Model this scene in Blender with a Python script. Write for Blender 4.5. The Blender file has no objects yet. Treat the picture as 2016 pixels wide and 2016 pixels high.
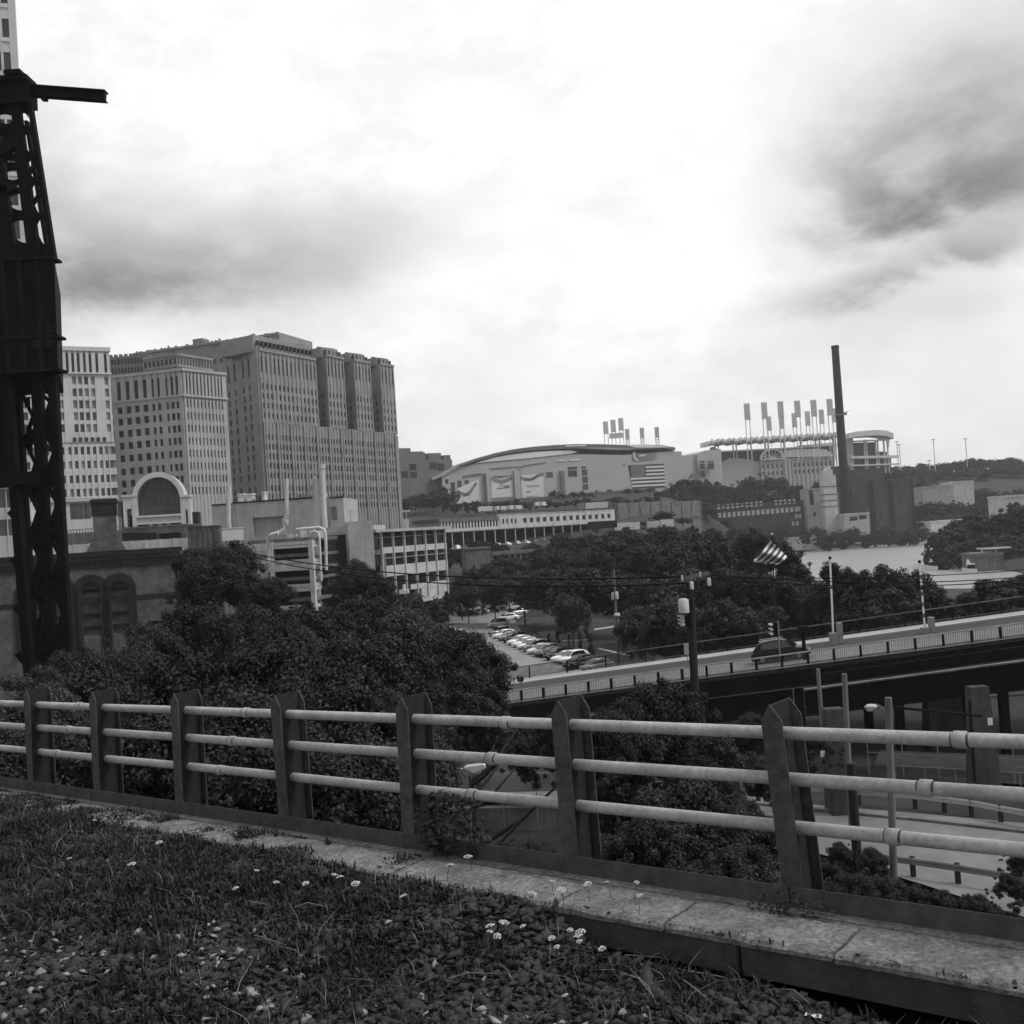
import bpy, math, random
import numpy as np
from mathutils import Vector, Matrix
random.seed(7)
S = bpy.context.scene
COL = S.collection
R = math.radians

# ---------------------------------------------------------------- camera
F = 2021.0; KPX = 2016 / 1932.0
RHO = R(3.6); TH = R(1.13); CH = 22.0          # roll, pitch up, height above the river
_w = Vector((0, math.cos(TH), math.sin(TH))); _u = Vector((0, -math.sin(TH), math.cos(TH))); _r = Vector((1, 0, 0))
CR = _r * math.cos(RHO) - _u * math.sin(RHO); CU = _r * math.sin(RHO) + _u * math.cos(RHO)
CAM = Vector((0, 0, CH))
cd = bpy.data.cameras.new("camera"); co = bpy.data.objects.new("camera", cd); COL.objects.link(co)
co.matrix_world = Matrix(((CR.x, CU.x, -_w.x, 0), (CR.y, CU.y, -_w.y, 0), (CR.z, CU.z, -_w.z, CH), (0, 0, 0, 1)))
cd.sensor_width = 36; cd.lens = 36 * F / 2016; cd.clip_start = .1; cd.clip_end = 9000
S.camera = co

# ---------------------------------------------------------------- light and sky
SUN_DIR = Vector((.56, -.16, .81)).normalized()
SUN_EL = math.asin(SUN_DIR.z); SUN_AZ = math.atan2(SUN_DIR.x, SUN_DIR.y)
sl = bpy.data.lights.new("sun", 'SUN'); sl.energy = SUN_E = 1.6; sl.angle = R(16); sl.color = (1, .99, .97)
so = bpy.data.objects.new("sun", sl); COL.objects.link(so)
so.rotation_euler = SUN_DIR.to_track_quat('Z', 'Y').to_euler()
S.view_settings.view_transform = 'Standard'; S.view_settings.look = 'None'
S.view_settings.exposure = .3; S.view_settings.gamma = 1; S.view_settings.use_curve_mapping = False
S.cycles.max_bounces = 5; S.cycles.diffuse_bounces = 3; S.cycles.glossy_bounces = 2; S.cycles.transparent_max_bounces = 6
S.cycles.volume_bounces = 1

def ray(x, y):
    return _w + CR * ((x * KPX - 1008) / F) - CU * ((y * KPX - 1008) / F)

W = bpy.data.worlds.new("World"); S.world = W; W.use_nodes = True
nt = W.node_tree; NN = nt.nodes; NL = nt.links; NN.clear()
class E:                                            # tiny arithmetic on node sockets
    def __init__(s, k): s.k = k
    def _o(s, op, o=None, r=False, c=None):
        n = NN.new('ShaderNodeMath'); n.operation = op
        a, b = (o, s) if r else (s, o)
        for i, v in ((0, a), (1, b), (2, c)):
            if v is None: continue
            if isinstance(v, E): NL.new(v.k, n.inputs[i])
            else: n.inputs[i].default_value = v
        return E(n.outputs[0])
    def __add__(s, o): return s._o('ADD', o)
    __radd__ = __add__
    def __sub__(s, o): return s._o('SUBTRACT', o)
    def __rsub__(s, o): return s._o('SUBTRACT', o, True)
    def __mul__(s, o): return s._o('MULTIPLY', o)
    __rmul__ = __mul__
    def __truediv__(s, o): return s._o('DIVIDE', o)
    def exp(s): return s._o('EXPONENT')
    def max(s, v): return s._o('MAXIMUM', v)
    def min(s, v): return s._o('MINIMUM', v)
def smooth(e, a, b):
    n = NN.new('ShaderNodeMapRange'); n.interpolation_type = 'SMOOTHSTEP'
    NL.new(e.k, n.inputs[0]); n.inputs[1].default_value = a; n.inputs[2].default_value = b
    return E(n.outputs[0])
tc = NN.new('ShaderNodeTexCoord'); sx = NN.new('ShaderNodeSeparateXYZ'); NL.new(tc.outputs['Generated'], sx.inputs[0])
dx, dy, dz = (E(sx.outputs[i]) for i in range(3))
az = dx._o('ARCTAN2', dy); el = dz._o('ARCSINE')
def noise(scale, detail, rough, sxy=1.0, szz=1.0, off=0.0, dist=0.0):
    c = NN.new('ShaderNodeCombineXYZ')
    for i, e in enumerate((az * sxy, el * szz)): NL.new(e.k, c.inputs[i])
    c.inputs[2].default_value = off
    n = NN.new('ShaderNodeTexNoise'); NL.new(c.outputs[0], n.inputs['Vector'])
    n.inputs['Scale'].default_value = scale; n.inputs['Detail'].default_value = detail
    n.inputs['Roughness'].default_value = rough; n.inputs['Distortion'].default_value = dist
    return E(n.outputs['Fac'])
n1 = noise(5.0, 7, .55, 1, 1.7, 3.1, .35); n2 = noise(9.0, 8, .6, 1, 1.9, 8.7, .2); n3 = noise(3.2, 6, .55, 1, 1.6, 1.3, .3); n4 = noise(20, 6, .6, 1, 1.7, 5.5, .2)
waz = az + (n1 - .5) * .15 + (n2 - .5) * .10 + (n4 - .5) * .03; wel = el + (n3 - .5) * .09 + (n2 - .5) * .07 + (n4 - .5) * .02
# cloud banks over the town: azimuth / elevation of their middles, extents and depth of grey
dark = None
for (x, y, rx, ry, amt) in [(330, 470, 300, 95, .48), (250, 545, 230, 55, .42), (600, 430, 260, 70, .22), (90, 420, 90, 170, .25),
                            (1770, 300, 190, 95, .62), (1860, 375, 180, 52, .55), (1690, 120, 170, 110, .22), (1800, 495, 130, 28, .62), (1900, 60, 120, 90, .12), (1930, 200, 130, 120, .3),
                            (1540, 570, 90, 30, .30), (1640, 545, 90, 25, .25), (960, 320, 70, 40, .07), (1150, 365, 60, 35, .10),
                            (840, 760, 260, 60, .10), (1650, 640, 260, 60, .12), (1880, 720, 160, 70, .10), (1780, 590, 180, 35, .16), (1000, 620, 160, 60, .05), (60, 250, 80, 120, .08)]:
    d = ray(x, y).normalized(); a0 = math.atan2(d.x, d.y); e0 = math.asin(d.z)
    ua = (waz - a0 - (el - e0) * -.07) / (rx / 1937.); ue = (wel - e0 + (az - a0) * -.06) / (ry / 1937.)
    g = ((ua * ua + ue * ue) * -.75).exp() * amt
    dark = g if dark is None else dark + g
tex = smooth(n2 * .5 + n1 * .5, .34, .66)
edge = smooth(n1 * .35 + n4 * .65, .38, .6)
dark = dark * (.40 + tex * .86) * (.72 + edge * .42)
dark = 1.0 - (dark * -1.2).exp()
body = smooth(el, .06, .34) * .06 + .955 - dark * 1.06 - (1.0 - tex) * .13 - (1.0 - edge) * .08
# the rest of the overcast, out of frame: plain mottled grey
fr = smooth(dy, -.15, .45)
body = (body * fr + (1.0 - fr) * (.30 + n3 * .3)).max(.1)
sky = NN.new('ShaderNodeTexSky'); sky.sky_type = 'NISHITA'; sky.sun_disc = False
sky.sun_elevation = SUN_EL; sky.sun_rotation = SUN_AZ; sky.air_density = 1; sky.dust_density = 4
bw = NN.new('ShaderNodeRGBToBW'); NL.new(sky.outputs[0], bw.inputs[0])
thru = E(bw.outputs[0]).min(12.0)
lum = body * 10.0 * .93 + thru * .07
bg = NN.new('ShaderNodeBackground'); NL.new(lum.k, bg.inputs[0]); bg.inputs[1].default_value = .1
wo = NN.new('ShaderNodeOutputWorld'); NL.new(bg.outputs[0], wo.inputs[0])

# ---------------------------------------------------------------- helpers
def P(x, y, Y):                                      # point seen at photo position x, y at Y metres out
    d = ray(x, y); return CAM + d * (Y / d.y)
def G(x, y, z):                                      # where that sight line meets height z
    d = ray(x, y); return CAM + d * ((z - CH) / d.z)
def hz(x): return 1004 - (x - 966) * math.tan(RHO)
def tag(o, label=None, cat=None, group=None, kind=None):
    if label: o['label'] = label
    if cat: o['category'] = cat
    if group: o['group'] = group
    if kind: o['kind'] = kind
    return o
def root(name, loc, label, cat, group=None):
    o = bpy.data.objects.new(name, None); COL.objects.link(o); o.location = Vector(loc); o.empty_display_size = .5
    return tag(o, label, cat, group)
def base_of(o):
    v = Vector((0, 0, 0))
    while o is not None: v += Vector(o.location); o = o.parent
    return v
class MB:
    def __init__(s): s.v = []; s.f = []; s.sm = []
    def add(s, vs, fs, sm=False):
        n = len(s.v); s.v += [tuple(q) for q in vs]; s.f += [[i + n for i in f] for f in fs]; s.sm += [sm] * len(fs); return s
    def hexa(s, q):                                  # q: 8 corners, bottom ring then top ring
        return s.add(q, [(0, 3, 2, 1), (4, 5, 6, 7), (0, 1, 5, 4), (1, 2, 6, 5), (2, 3, 7, 6), (3, 0, 4, 7)])
    def box(s, a, b):
        (x0, y0, z0), (x1, y1, z1) = a, b
        return s.hexa([(x0, y0, z0), (x1, y0, z0), (x1, y1, z0), (x0, y1, z0), (x0, y0, z1), (x1, y0, z1), (x1, y1, z1), (x0, y1, z1)])
    def obox(s, o, X, Y, Z, a, b):                   # box in the frame o, X, Y, Z
        q = [o + X * x + Y * y + Z * z for z in (a[2], b[2]) for (x, y) in ((a[0], a[1]), (b[0], a[1]), (b[0], b[1]), (a[0], b[1]))]
        return s.hexa(q)
    def bar(s, a, b, w, h=None, up=Vector((0, 0, 1))):
        a = Vector(a); b = Vector(b); h = h or w; d = (b - a).normalized()
        if abs(d.dot(up)) > .98: up = Vector((0, 1, 0))
        x = d.cross(up).normalized() * (w / 2); y = x.cross(d).normalized() * (h / 2)
        return s.hexa([a - x - y, a + x - y, a + x + y, a - x + y, b - x - y, b + x - y, b + x + y, b - x + y])
    def tube(s, pts, r, n=8, cap=True, sm=True):
        pts = [Vector(p) for p in pts]; rs = r if isinstance(r, (list, tuple)) else [r] * len(pts)
        vs = []; up = Vector((.31, .17, .93))
        for i, p in enumerate(pts):
            d = (pts[min(i + 1, len(pts) - 1)] - pts[max(i - 1, 0)]).normalized()
            x = d.cross(up).normalized(); y = d.cross(x)
            vs += [p + (x * math.cos(2 * math.pi * k / n) + y * math.sin(2 * math.pi * k / n)) * rs[i] for k in range(n)]
        fs = [(i * n + k, i * n + (k + 1) % n, (i + 1) * n + (k + 1) % n, (i + 1) * n + k) for i in range(len(pts) - 1) for k in range(n)]
        s.add(vs, fs, sm)
        if cap: s.add(vs[:n], [tuple(range(n))]); s.add(vs[-n:], [tuple(range(n))])
        return s
    def prism(s, poly, o, X, Y, D):                  # polygon in the plane o, X, Y pushed along D
        a = [o + X * p[0] + Y * p[1] for p in poly]; b = [p + D for p in a]; n = len(a)
        return s.add(a + b, [tuple(range(n)), tuple(range(2 * n - 1, n - 1, -1))] + [(i, (i + 1) % n, n + (i + 1) % n, n + i) for i in range(n)])
    def blob(s, c, rx, ry, rz, seg=8, ring=5, sm=True):
        c = Vector(c); vs = [c + Vector((0, 0, -rz))]
        for i in range(1, ring):
            t = math.pi * i / ring - math.pi / 2
            vs += [c + Vector((rx * math.cos(t) * math.cos(2 * math.pi * k / seg), ry * math.cos(t) * math.sin(2 * math.pi * k / seg), rz * math.sin(t))) for k in range(seg)]
        vs.append(c + Vector((0, 0, rz)))
        fs = [(0, 1 + (k + 1) % seg, 1 + k) for k in range(seg)]
        for i in range(ring - 2):
            fs += [(1 + i * seg + k, 1 + i * seg + (k + 1) % seg, 1 + (i + 1) * seg + (k + 1) % seg, 1 + (i + 1) * seg + k) for k in range(seg)]
        l = len(vs) - 1; b = 1 + (ring - 2) * seg
        fs += [(b + k, b + (k + 1) % seg, l) for k in range(seg)]
        return s.add(vs, fs, sm)
    def mesh(s, name, off=Vector((0, 0, 0))):
        m = bpy.data.meshes.new(name); m.from_pydata([(x - off.x, y - off.y, z - off.z) for x, y, z in s.v], [], s.f)
        if any(s.sm): m.polygons.foreach_set('use_smooth', s.sm)
        m.update(); return m
    def build(s, name, mat, parent=None, label=None, cat=None, group=None, kind=None, bevel=0, recalc=True):
        if parent is None and kind != 'structure' and s.v:   # top-level things: origin at their base
            c = np.array(s.v); off = Vector(((c[:, 0].min() + c[:, 0].max()) / 2, (c[:, 1].min() + c[:, 1].max()) / 2, c[:, 2].min()))
        else: off = base_of(parent)
        m = s.mesh(name, off); m.materials.append(mat)
        if recalc:
            import bmesh
            bm = bmesh.new(); bm.from_mesh(m); bmesh.ops.recalc_face_normals(bm, faces=bm.faces); bm.to_mesh(m); bm.free()
        o = bpy.data.objects.new(name, m); COL.objects.link(o)
        if parent is None: o.location = off
        else: o.parent = parent
        if bevel:
            b = o.modifiers.new('bevel', 'BEVEL'); b.width = bevel; b.segments = 2; b.limit_method = 'ANGLE'
        return tag(o, label, cat, group, kind)
def np_mesh(name, co, quads):
    m = bpy.data.meshes.new(name); nv, nf, k = len(co), len(quads), quads.shape[1]
    m.vertices.add(nv); m.vertices.foreach_set('co', co.astype(np.float32).ravel())
    m.loops.add(nf * k); m.loops.foreach_set('vertex_index', quads.astype(np.int32).ravel())
    m.polygons.add(nf); m.polygons.foreach_set('loop_start', np.arange(0, nf * k, k, dtype=np.int32))
    m.update(calc_edges=True); return m
def copy_tree(o, parent=None):
    c = o.copy(); COL.objects.link(c)
    if parent: c.parent = parent
    for ch in list(o.children): copy_tree(ch, c)
    return c

def mat(name, g, rough=.85, var=.25, scale=1.0, detail=6, bump=0, bscale=None, metal=0, spec=.3, stretch=None, perobj=0, streak=0, var2=0, scale2=.1):
    m = bpy.data.materials.new(name); m.use_nodes = True; t = m.node_tree; n = t.nodes; l = t.links
    b = n['Principled BSDF']; b.inputs['Roughness'].default_value = rough; b.inputs['Metallic'].default_value = metal
    b.inputs['Specular IOR Level'].default_value = spec
    c = n.new('ShaderNodeTexCoord'); mp = n.new('ShaderNodeMapping'); l.new(c.outputs['Object'], mp.inputs[0])
    if stretch: mp.inputs['Scale'].default_value = stretch
    def nz(sc, det, vec=mp.outputs[0]):
        q = n.new('ShaderNodeTexNoise'); q.inputs['Scale'].default_value = sc; q.inputs['Detail'].default_value = det; q.inputs['Roughness'].default_value = .62
        l.new(vec, q.inputs['Vector']); return q.outputs['Fac']
    def mth(op, a, bb):
        q = n.new('ShaderNodeMath'); q.operation = op
        for i, v in enumerate((a, bb)):
            if isinstance(v, (int, float)): q.inputs[i].default_value = v
            else: l.new(v, q.inputs[i])
        return q.outputs[0]
    fac = mth('MULTIPLY_ADD', nz(scale, detail), var * 4.6); fac.node.inputs[2].default_value = 1 - var * 2.3
    if var2:
        f2 = mth('MULTIPLY_ADD', nz(scale2, 4), var2 * 4.6); f2.node.inputs[2].default_value = 1 - var2 * 2.3; fac = mth('MULTIPLY', fac, f2)
    if streak:
        ms = n.new('ShaderNodeMapping'); l.new(c.outputs['Object'], ms.inputs[0]); ms.inputs['Scale'].default_value = (1, 1, .08)
        f3 = mth('MULTIPLY_ADD', nz(2.2, 5, ms.outputs[0]), streak * 4.6); f3.node.inputs[2].default_value = 1 - streak * 2.3; fac = mth('MULTIPLY', fac, f3)
    if perobj:
        oi = n.new('ShaderNodeObjectInfo'); f4 = mth('MULTIPLY_ADD', oi.outputs['Random'], perobj); f4.node.inputs[2].default_value = 1 - perobj / 2; fac = mth('MULTIPLY', fac, f4)
    v = mth('MAXIMUM', mth('MULTIPLY', mth('MAXIMUM', fac, .12), g), .003); v = mth('MINIMUM', v, .85)
    l.new(v, b.inputs['Base Color'])
    if bump:
        bp = n.new('ShaderNodeBump'); bp.inputs['Strength'].default_value = bump; bp.inputs['Distance'].default_value = .03
        l.new(nz(bscale or scale * 4, 5), bp.inputs['Height']); l.new(bp.outputs[0], b.inputs['Normal'])
    return m
def leafmat(name, g, perobj=.5):
    m = mat(name, g, .55, .30, 45 if perobj else 30, 2, perobj=perobj, spec=.35, var2=.45 if perobj else .7, scale2=8 if perobj else 1.3)
    t = m.node_tree; b = t.nodes['Principled BSDF']; tr = t.nodes.new('ShaderNodeBsdfTranslucent'); mx = t.nodes.new('ShaderNodeMixShader')
    t.links.new(b.inputs['Base Color'].links[0].from_socket, tr.inputs[0]); mx.inputs[0].default_value = .25
    t.links.new(b.outputs[0], mx.inputs[1]); t.links.new(tr.outputs[0], mx.inputs[2])
    t.links.new(mx.outputs[0], t.nodes['Material Output'].inputs[0]); return m
M = dict(
    steel=mat('dark_steel', .006, .8, .35, .8, streak=.3, spec=.08), girder=mat('girder_steel', .011, .85, .4, .6, streak=.35, spec=.08),
    web=mat('post_web_shaded', .028, .85, .35, 14, detail=8, bump=.4, bscale=45, spec=.15), post=mat('post_paint', .08, .85, .35, 14, detail=10, bump=.5, bscale=45, streak=.2, spec=.15, var2=.2, scale2=3), pipe=mat('pipe_paint', .39, .75, .22, 26, detail=10, bump=.3, bscale=70, spec=.2, var2=.22, scale2=3.5),  # post web: darker than the post, recess and pipe shade put into its colour
    channel=mat('channel_steel', .075, .8, .4, 6, bump=.3, bscale=30, spec=.2), slab=mat('old_concrete', .19, .92, .62, 30, detail=10, bump=1.0, bscale=48, var2=.5, scale2=4.2, stretch=(1, 1.0, 1)),
    slabside=mat('slab_edge', .05, .9, .4, 4, bump=.5, bscale=20),  # edge beam face: colour darkened for the shade of the slab overhang
    stone=mat('ballast_stone', .05, .9, .5, 9, bump=.4, bscale=50, spec=.15), pale_stone=mat('pale_stone', .28, .9, .3, 9, spec=.15), soil=mat('ballast_soil', .02, .95, .5, 6, bump=.8, bscale=30, spec=.1),
    grass=leafmat('weed_leaf', .021, 0), drygrass=mat('dry_stalk', .20, .9, .3, 4, spec=.1), flower=mat('flower_head', .55, .8, .2, 30, spec=.1),
    leaf=leafmat('tree_leaf', .0175), leaf2=leafmat('tree_leaf_pale', .036), bark=mat('bark', .035, .95, .4, 3, stretch=(1, 1, .2)),
    ground=mat('flats_ground', .034, .95, .5, .25, var2=.5, scale2=.03), asphalt=mat('asphalt', .15, .9, .18, .5, var2=.2, scale2=.08), lot=mat('lot_concrete', .22, .9, .2, .4, var2=.25, scale2=.07),
    road2=mat('road_concrete', .17, .9, .2, .6, var2=.15, scale2=.1), walk=mat('pavement', .36, .9, .15, .6), paint=mat('white_paint', .5, .8, .2, 2), darkroad=mat('dark_asphalt', .045, .9, .2, .5),
    brick=mat('dark_brick', .07, .95, .35, .5, streak=.2, var2=.25, scale2=.12), brick2=mat('sooty_stone', .022, .95, .35, .5), brickwall=mat('grey_brick', .10, .95, .35, 1.6, streak=.15, var2=.4, scale2=.35),
    lime=mat('limestone', .54, .9, .15, .15, streak=.1), lime2=mat('grey_stone', .39, .9, .18, .15, streak=.12), lime3=mat('brown_stone', .26, .9, .2, .2, streak=.14), lime4=mat('dim_stone', .15, .9, .2, .1),
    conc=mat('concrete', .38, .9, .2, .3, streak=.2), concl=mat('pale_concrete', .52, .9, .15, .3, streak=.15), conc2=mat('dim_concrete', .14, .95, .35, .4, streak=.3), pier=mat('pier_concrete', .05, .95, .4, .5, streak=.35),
    white=mat('white_panel', .62, .7, .12, .5, streak=.08), whited=mat('weathered_white', .5, .8, .2, .4, streak=.15),
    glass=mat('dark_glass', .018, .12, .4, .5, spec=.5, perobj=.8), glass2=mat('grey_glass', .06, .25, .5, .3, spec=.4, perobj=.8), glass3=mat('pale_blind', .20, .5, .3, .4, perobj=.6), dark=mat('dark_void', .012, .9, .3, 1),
    arena=mat('arena_panel', .42, .75, .08, .05, streak=.06), arena2=mat('arena_trim', .17, .7, .2, .1), roofl=mat('roof_pale', .75, .7, .1, .1), roofm=mat('roof_grey', .36, .85, .25, .1),
    stad=mat('stadium_steel', .64, .7, .12, .1), seats=mat('dark_seats', .075, .8, .3, .2),
    banner=mat('banner', .66, .8, .1, .2), bgrey=mat('banner_grey', .22, .8, .2, .3), stripew=mat('flag_white', .68, .8, .08, .3), striped=mat('flag_dark', .06, .8, .2, .3), canton=mat('flag_canton', .03, .8, .2, .3),
    woodp=mat('pole_wood', .16, .95, .35, 3, stretch=(1, 1, .15)), woodd=mat('pole_wood_dark', .022, .95, .35, 3, stretch=(1, 1, .15)), alu=mat('aluminium', .5, .45, .15, 2, metal=.3, spec=.4), grey=mat('grey_metal', .22, .6, .2, 2, spec=.4),
    rubber=mat('tyre', .015, .9, .2, 3), 
    pw=mat('paint_white', .75, .25, .05, 1, spec=.6), ps=mat('paint_silver', .42, .25, .06, 1, spec=.6, metal=.2), pg=mat('paint_grey', .13, .25, .06, 1, spec=.6), pk=mat('paint_black', .006, .3, .05, 1, spec=.12), pr=mat('paint_mid', .07, .25, .05, 1, spec=.6),
    carglass=mat('car_glass', .012, .03, .2, 2, spec=1), lens=mat('lamp_lens', .6, .2, .1, 2, spec=.6))
def water():
    m = mat('river_water', .24, .4, .25, .05, spec=1.0, stretch=(.4, 2, 1)); t = m.node_tree; b = t.nodes['Principled BSDF']
    c = t.nodes.new('ShaderNodeTexCoord'); n = t.nodes.new('ShaderNodeTexNoise'); n.inputs['Scale'].default_value = .4; n.inputs['Detail'].default_value = 4
    bp = t.nodes.new('ShaderNodeBump'); bp.inputs['Strength'].default_value = .5; bp.inputs['Distance'].default_value = .4
    t.links.new(c.outputs['Object'], n.inputs['Vector']); t.links.new(n.outputs['Fac'], bp.inputs['Height']); t.links.new(bp.outputs[0], b.inputs['Normal']); return m
M['water'] = water()
M['pk'].node_tree.nodes['Principled BSDF'].inputs['Coat Weight'].default_value = .25
for k in ('pw', 'ps', 'pg', 'pr'): b = M[k].node_tree.nodes['Principled BSDF']; b.inputs['Coat Weight'].default_value = 1; b.inputs['Coat Roughness'].default_value = .05

# ---------------------------------------------------------------- terrain and river
RIV = [G(*q, 0) for q in [(1300, 1066), (1400, 1054), (1510, 1043), (1600, 1033), (1740, 1021), (1752, 1062), (1765, 1072), (1845, 1080), (1880, 1086), (1886, 1098), (1865, 1110), (1840, 1117), (1780, 1128), (1600, 1135), (1480, 1105), (1380, 1078)]]
RX = np.array([p.x for p in RIV]); RY = np.array([p.y for p in RIV])
def riv_sd(x, y):                                    # signed distance to the river, negative in the water
    x = np.asarray(x, float); y = np.asarray(y, float); ins = np.zeros(x.shape, bool); dm = np.full(x.shape, 1e9)
    for i in range(len(RX)):
        j = (i + 1) % len(RX); x0, y0, x1, y1 = RX[i], RY[i], RX[j], RY[j]
        t = np.clip(((x - x0) * (x1 - x0) + (y - y0) * (y1 - y0)) / ((x1 - x0) ** 2 + (y1 - y0) ** 2), 0, 1)
        dm = np.minimum(dm, np.hypot(x - x0 - t * (x1 - x0), y - y0 - t * (y1 - y0)))
        c = ((y0 > y) != (y1 > y)) & (x < (x1 - x0) * (y - y0) / (y1 - y0 + 1e-9) + x0); ins ^= c
    return np.where(ins, -dm, dm)
def sst(x, a, b): t = np.clip((x - a) / (b - a), 0, 1); return t * t * (3 - 2 * t)
def terr(x, y):
    x = np.asarray(x, float); y = np.asarray(y, float)
    left = 4 + np.clip((y - 250) * .095, 0, 42)
    right = 3 + np.clip((y - 640 - .12 * (x - 150)) * .16, 0, 43) + np.clip((y - 880) * .06, 0, 9)
    k = sst(x + 0 * y, 85, 150) * sst(y, 230, 330)
    z = left * (1 - k) + right * k
    sd = riv_sd(x, y)
    z = np.where(sd < 22, np.minimum(z, -3 + sst(sd, -4, 22) * (z + 3)), z)
    return z
def tz(x, y): return float(terr(x, y))
ys = np.concatenate([np.arange(-60, 120, 10), np.arange(120, 760, 9), np.arange(760, 1500, 40), np.arange(1500, 4001, 500)]).astype(float)
xs = np.concatenate([np.arange(-3300, -600, 450), np.arange(-600, -160, 40), np.arange(-160, 420, 9), np.arange(420, 900, 40), np.arange(900, 3601, 300)]).astype(float)
gx, gy = np.meshgrid(xs, ys); gzv = terr(gx, gy) + np.where(gy > 230, .35 * np.sin(gx * .21) * np.cos(gy * .17), 0)
nx_, ny_ = len(xs), len(ys); ii = np.arange(nx_ * ny_).reshape(ny_, nx_)
q = np.stack([ii[:-1, :-1], ii[:-1, 1:], ii[1:, 1:], ii[1:, :-1]], -1).reshape(-1, 4)
gm = np_mesh('ground', np.stack([gx, gy, gzv], -1).reshape(-1, 3), q); gm.materials.append(M['ground'])
go = bpy.data.objects.new('ground', gm); COL.objects.link(go); tag(go, kind='structure')
MB().add([(RX.min() - 60, RY.min() - 60, 0), (RX.max() + 200, RY.min() - 60, 0), (RX.max() + 200, RY.max() + 60, 0), (RX.min() - 60, RY.max() + 60, 0)], [(0, 1, 2, 3)]).build('river', M['water'], kind='structure', recalc=False)

HAZE = .00013
hm = bpy.data.materials.new('haze'); hm.use_nodes = True; hn = hm.node_tree.nodes; hn.clear(); pv = hn.new('ShaderNodeVolumePrincipled'); ho = hn.new('ShaderNodeOutputMaterial'); hm.node_tree.links.new(pv.outputs[0], ho.inputs['Volume'])
pv.inputs['Color'].default_value = (.97, .97, .97, 1); pv.inputs['Density'].default_value = HAZE; pv.inputs['Anisotropy'].default_value = .3
if HAZE: MB().box((-3500, -80, -4.5), (3800, 4100, 222)).build('haze', hm, kind='stuff')
# ---------------------------------------------------------------- the viaduct under the camera: a graded deck with its own axes
E1 = -(ray(-1372, 1275).normalized()); E2 = Vector((0, 0, 1)).cross(E1).normalized()
if E2.y < 0: E2 = -E2
E3 = E1.cross(E2)
if E3.z < 0: E3 = -E3
O = CAM + ray(1497, 1672) * 7.0
def L(u, v, w): return O + E1 * u + E2 * v + E3 * w
SP = 1.885                                            # post spacing
def u_at(x, y, v, w0=None):                          # station along the railing where a sight line crosses the plane v
    d = ray(x, y); p = CAM + d * ((v - (CAM - O).dot(E2)) / d.dot(E2)); return (p - O).dot(E1)
def onw(x, y, w):
    d = ray(x, y); p = CAM + d * ((w - (CAM - O).dot(E3)) / d.dot(E3)) - O; return p.dot(E1), p.dot(E2)
def lbox(mb, a, b): return mb.obox(O, E1, E2, E3, a, b)
U0, U1 = -26.0, 6.0
# deck girder below
m = MB(); lbox(m, (U0, -11, -2.2), (U1, -.28, -.62)); lbox(m, (U0, -.28, -1.9), (U1, .0, -.40))
m.build('viaduct_deck', M['girder'], kind='structure')
# ballast bed
def bed_h(u, v):
    k = np.maximum(sst(-u, 1.0, 5.2), sst(-u, .75, 2.0) * sst(v, -2.1, -1.0) * .93); k2 = sst(-v, .7, 3.2)
    h = -.395 - .10 * sst(v, -.82, -.66) + .31 * k + .05 * k2 - .06 * sst(-v, 3, 8)
    return h + .035 * np.sin(u * 2.3 + v) * np.cos(v * 2.9 - u * .7) + .02 * np.sin(u * 6.1) * np.sin(v * 5.3)
us = np.linspace(U0, U1, 260); vs = np.linspace(-11, -.16, 110); gu, gv = np.meshgrid(us, vs)
def world(u, v, w):
    u, v, w = (np.asarray(a, float).ravel() for a in (u, v, w)); b = np.array([E1, E2, E3])
    return np.array(O) + np.stack([u, v, w], -1) @ b
ii = np.arange(gu.size).reshape(gu.shape); q = np.stack([ii[:-1, :-1], ii[:-1, 1:], ii[1:, 1:], ii[1:, :-1]], -1).reshape(-1, 4)
me = np_mesh('ballast_bed', world(gu, gv, bed_h(gu, gv)), q); me.materials.append(M['soil'])
o = bpy.data.objects.new('ballast_bed', me); COL.objects.link(o); tag(o, kind='structure')
rng = np.random.default_rng(3)
def scatter_pts(n):                                  # more points where the camera is near
    u = rng.uniform(-13, 3.2, n); v = rng.uniform(-5.6, -.2, n); p = world(u, v, bed_h(u, v)); q = p - np.array(CAM)
    Z = q @ np.array(_w); X = q @ np.array(CR) / Z; Y = q @ np.array(CU) / Z
    ok = (Z > 1.5) & (np.abs(X) < .56) & (Y > -.56) & ((v < -.74) | ((u < -3.4) & (vnoise(u * 1.4, v * 2.5 + 2) > .45 - .12 * np.clip(-u - 3.4, 0, 5)))); return u[ok], v[ok]
def vnoise(u, v):
    return (np.sin(u * 1.9 + 1.3 * np.sin(v * 2.1)) * np.cos(v * 2.4 + .8 * np.sin(u * 1.1)) + .6 * np.sin(u * 4.7 - v * 3.1) * np.cos(v * 5.9 + u)) / 1.6
def grassy(u, v):                                    # 0 bare ballast .. 1 thick weeds
    k = sst(-u + .5 * (v + 1.5), 1.2, 4.0); near = sst(v, -4.1, -2.3)
    return np.clip(.2 + .5 * k * near + .16 * near + .75 * vnoise(u * 1.3, v * 1.3), .03, 1)
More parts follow.
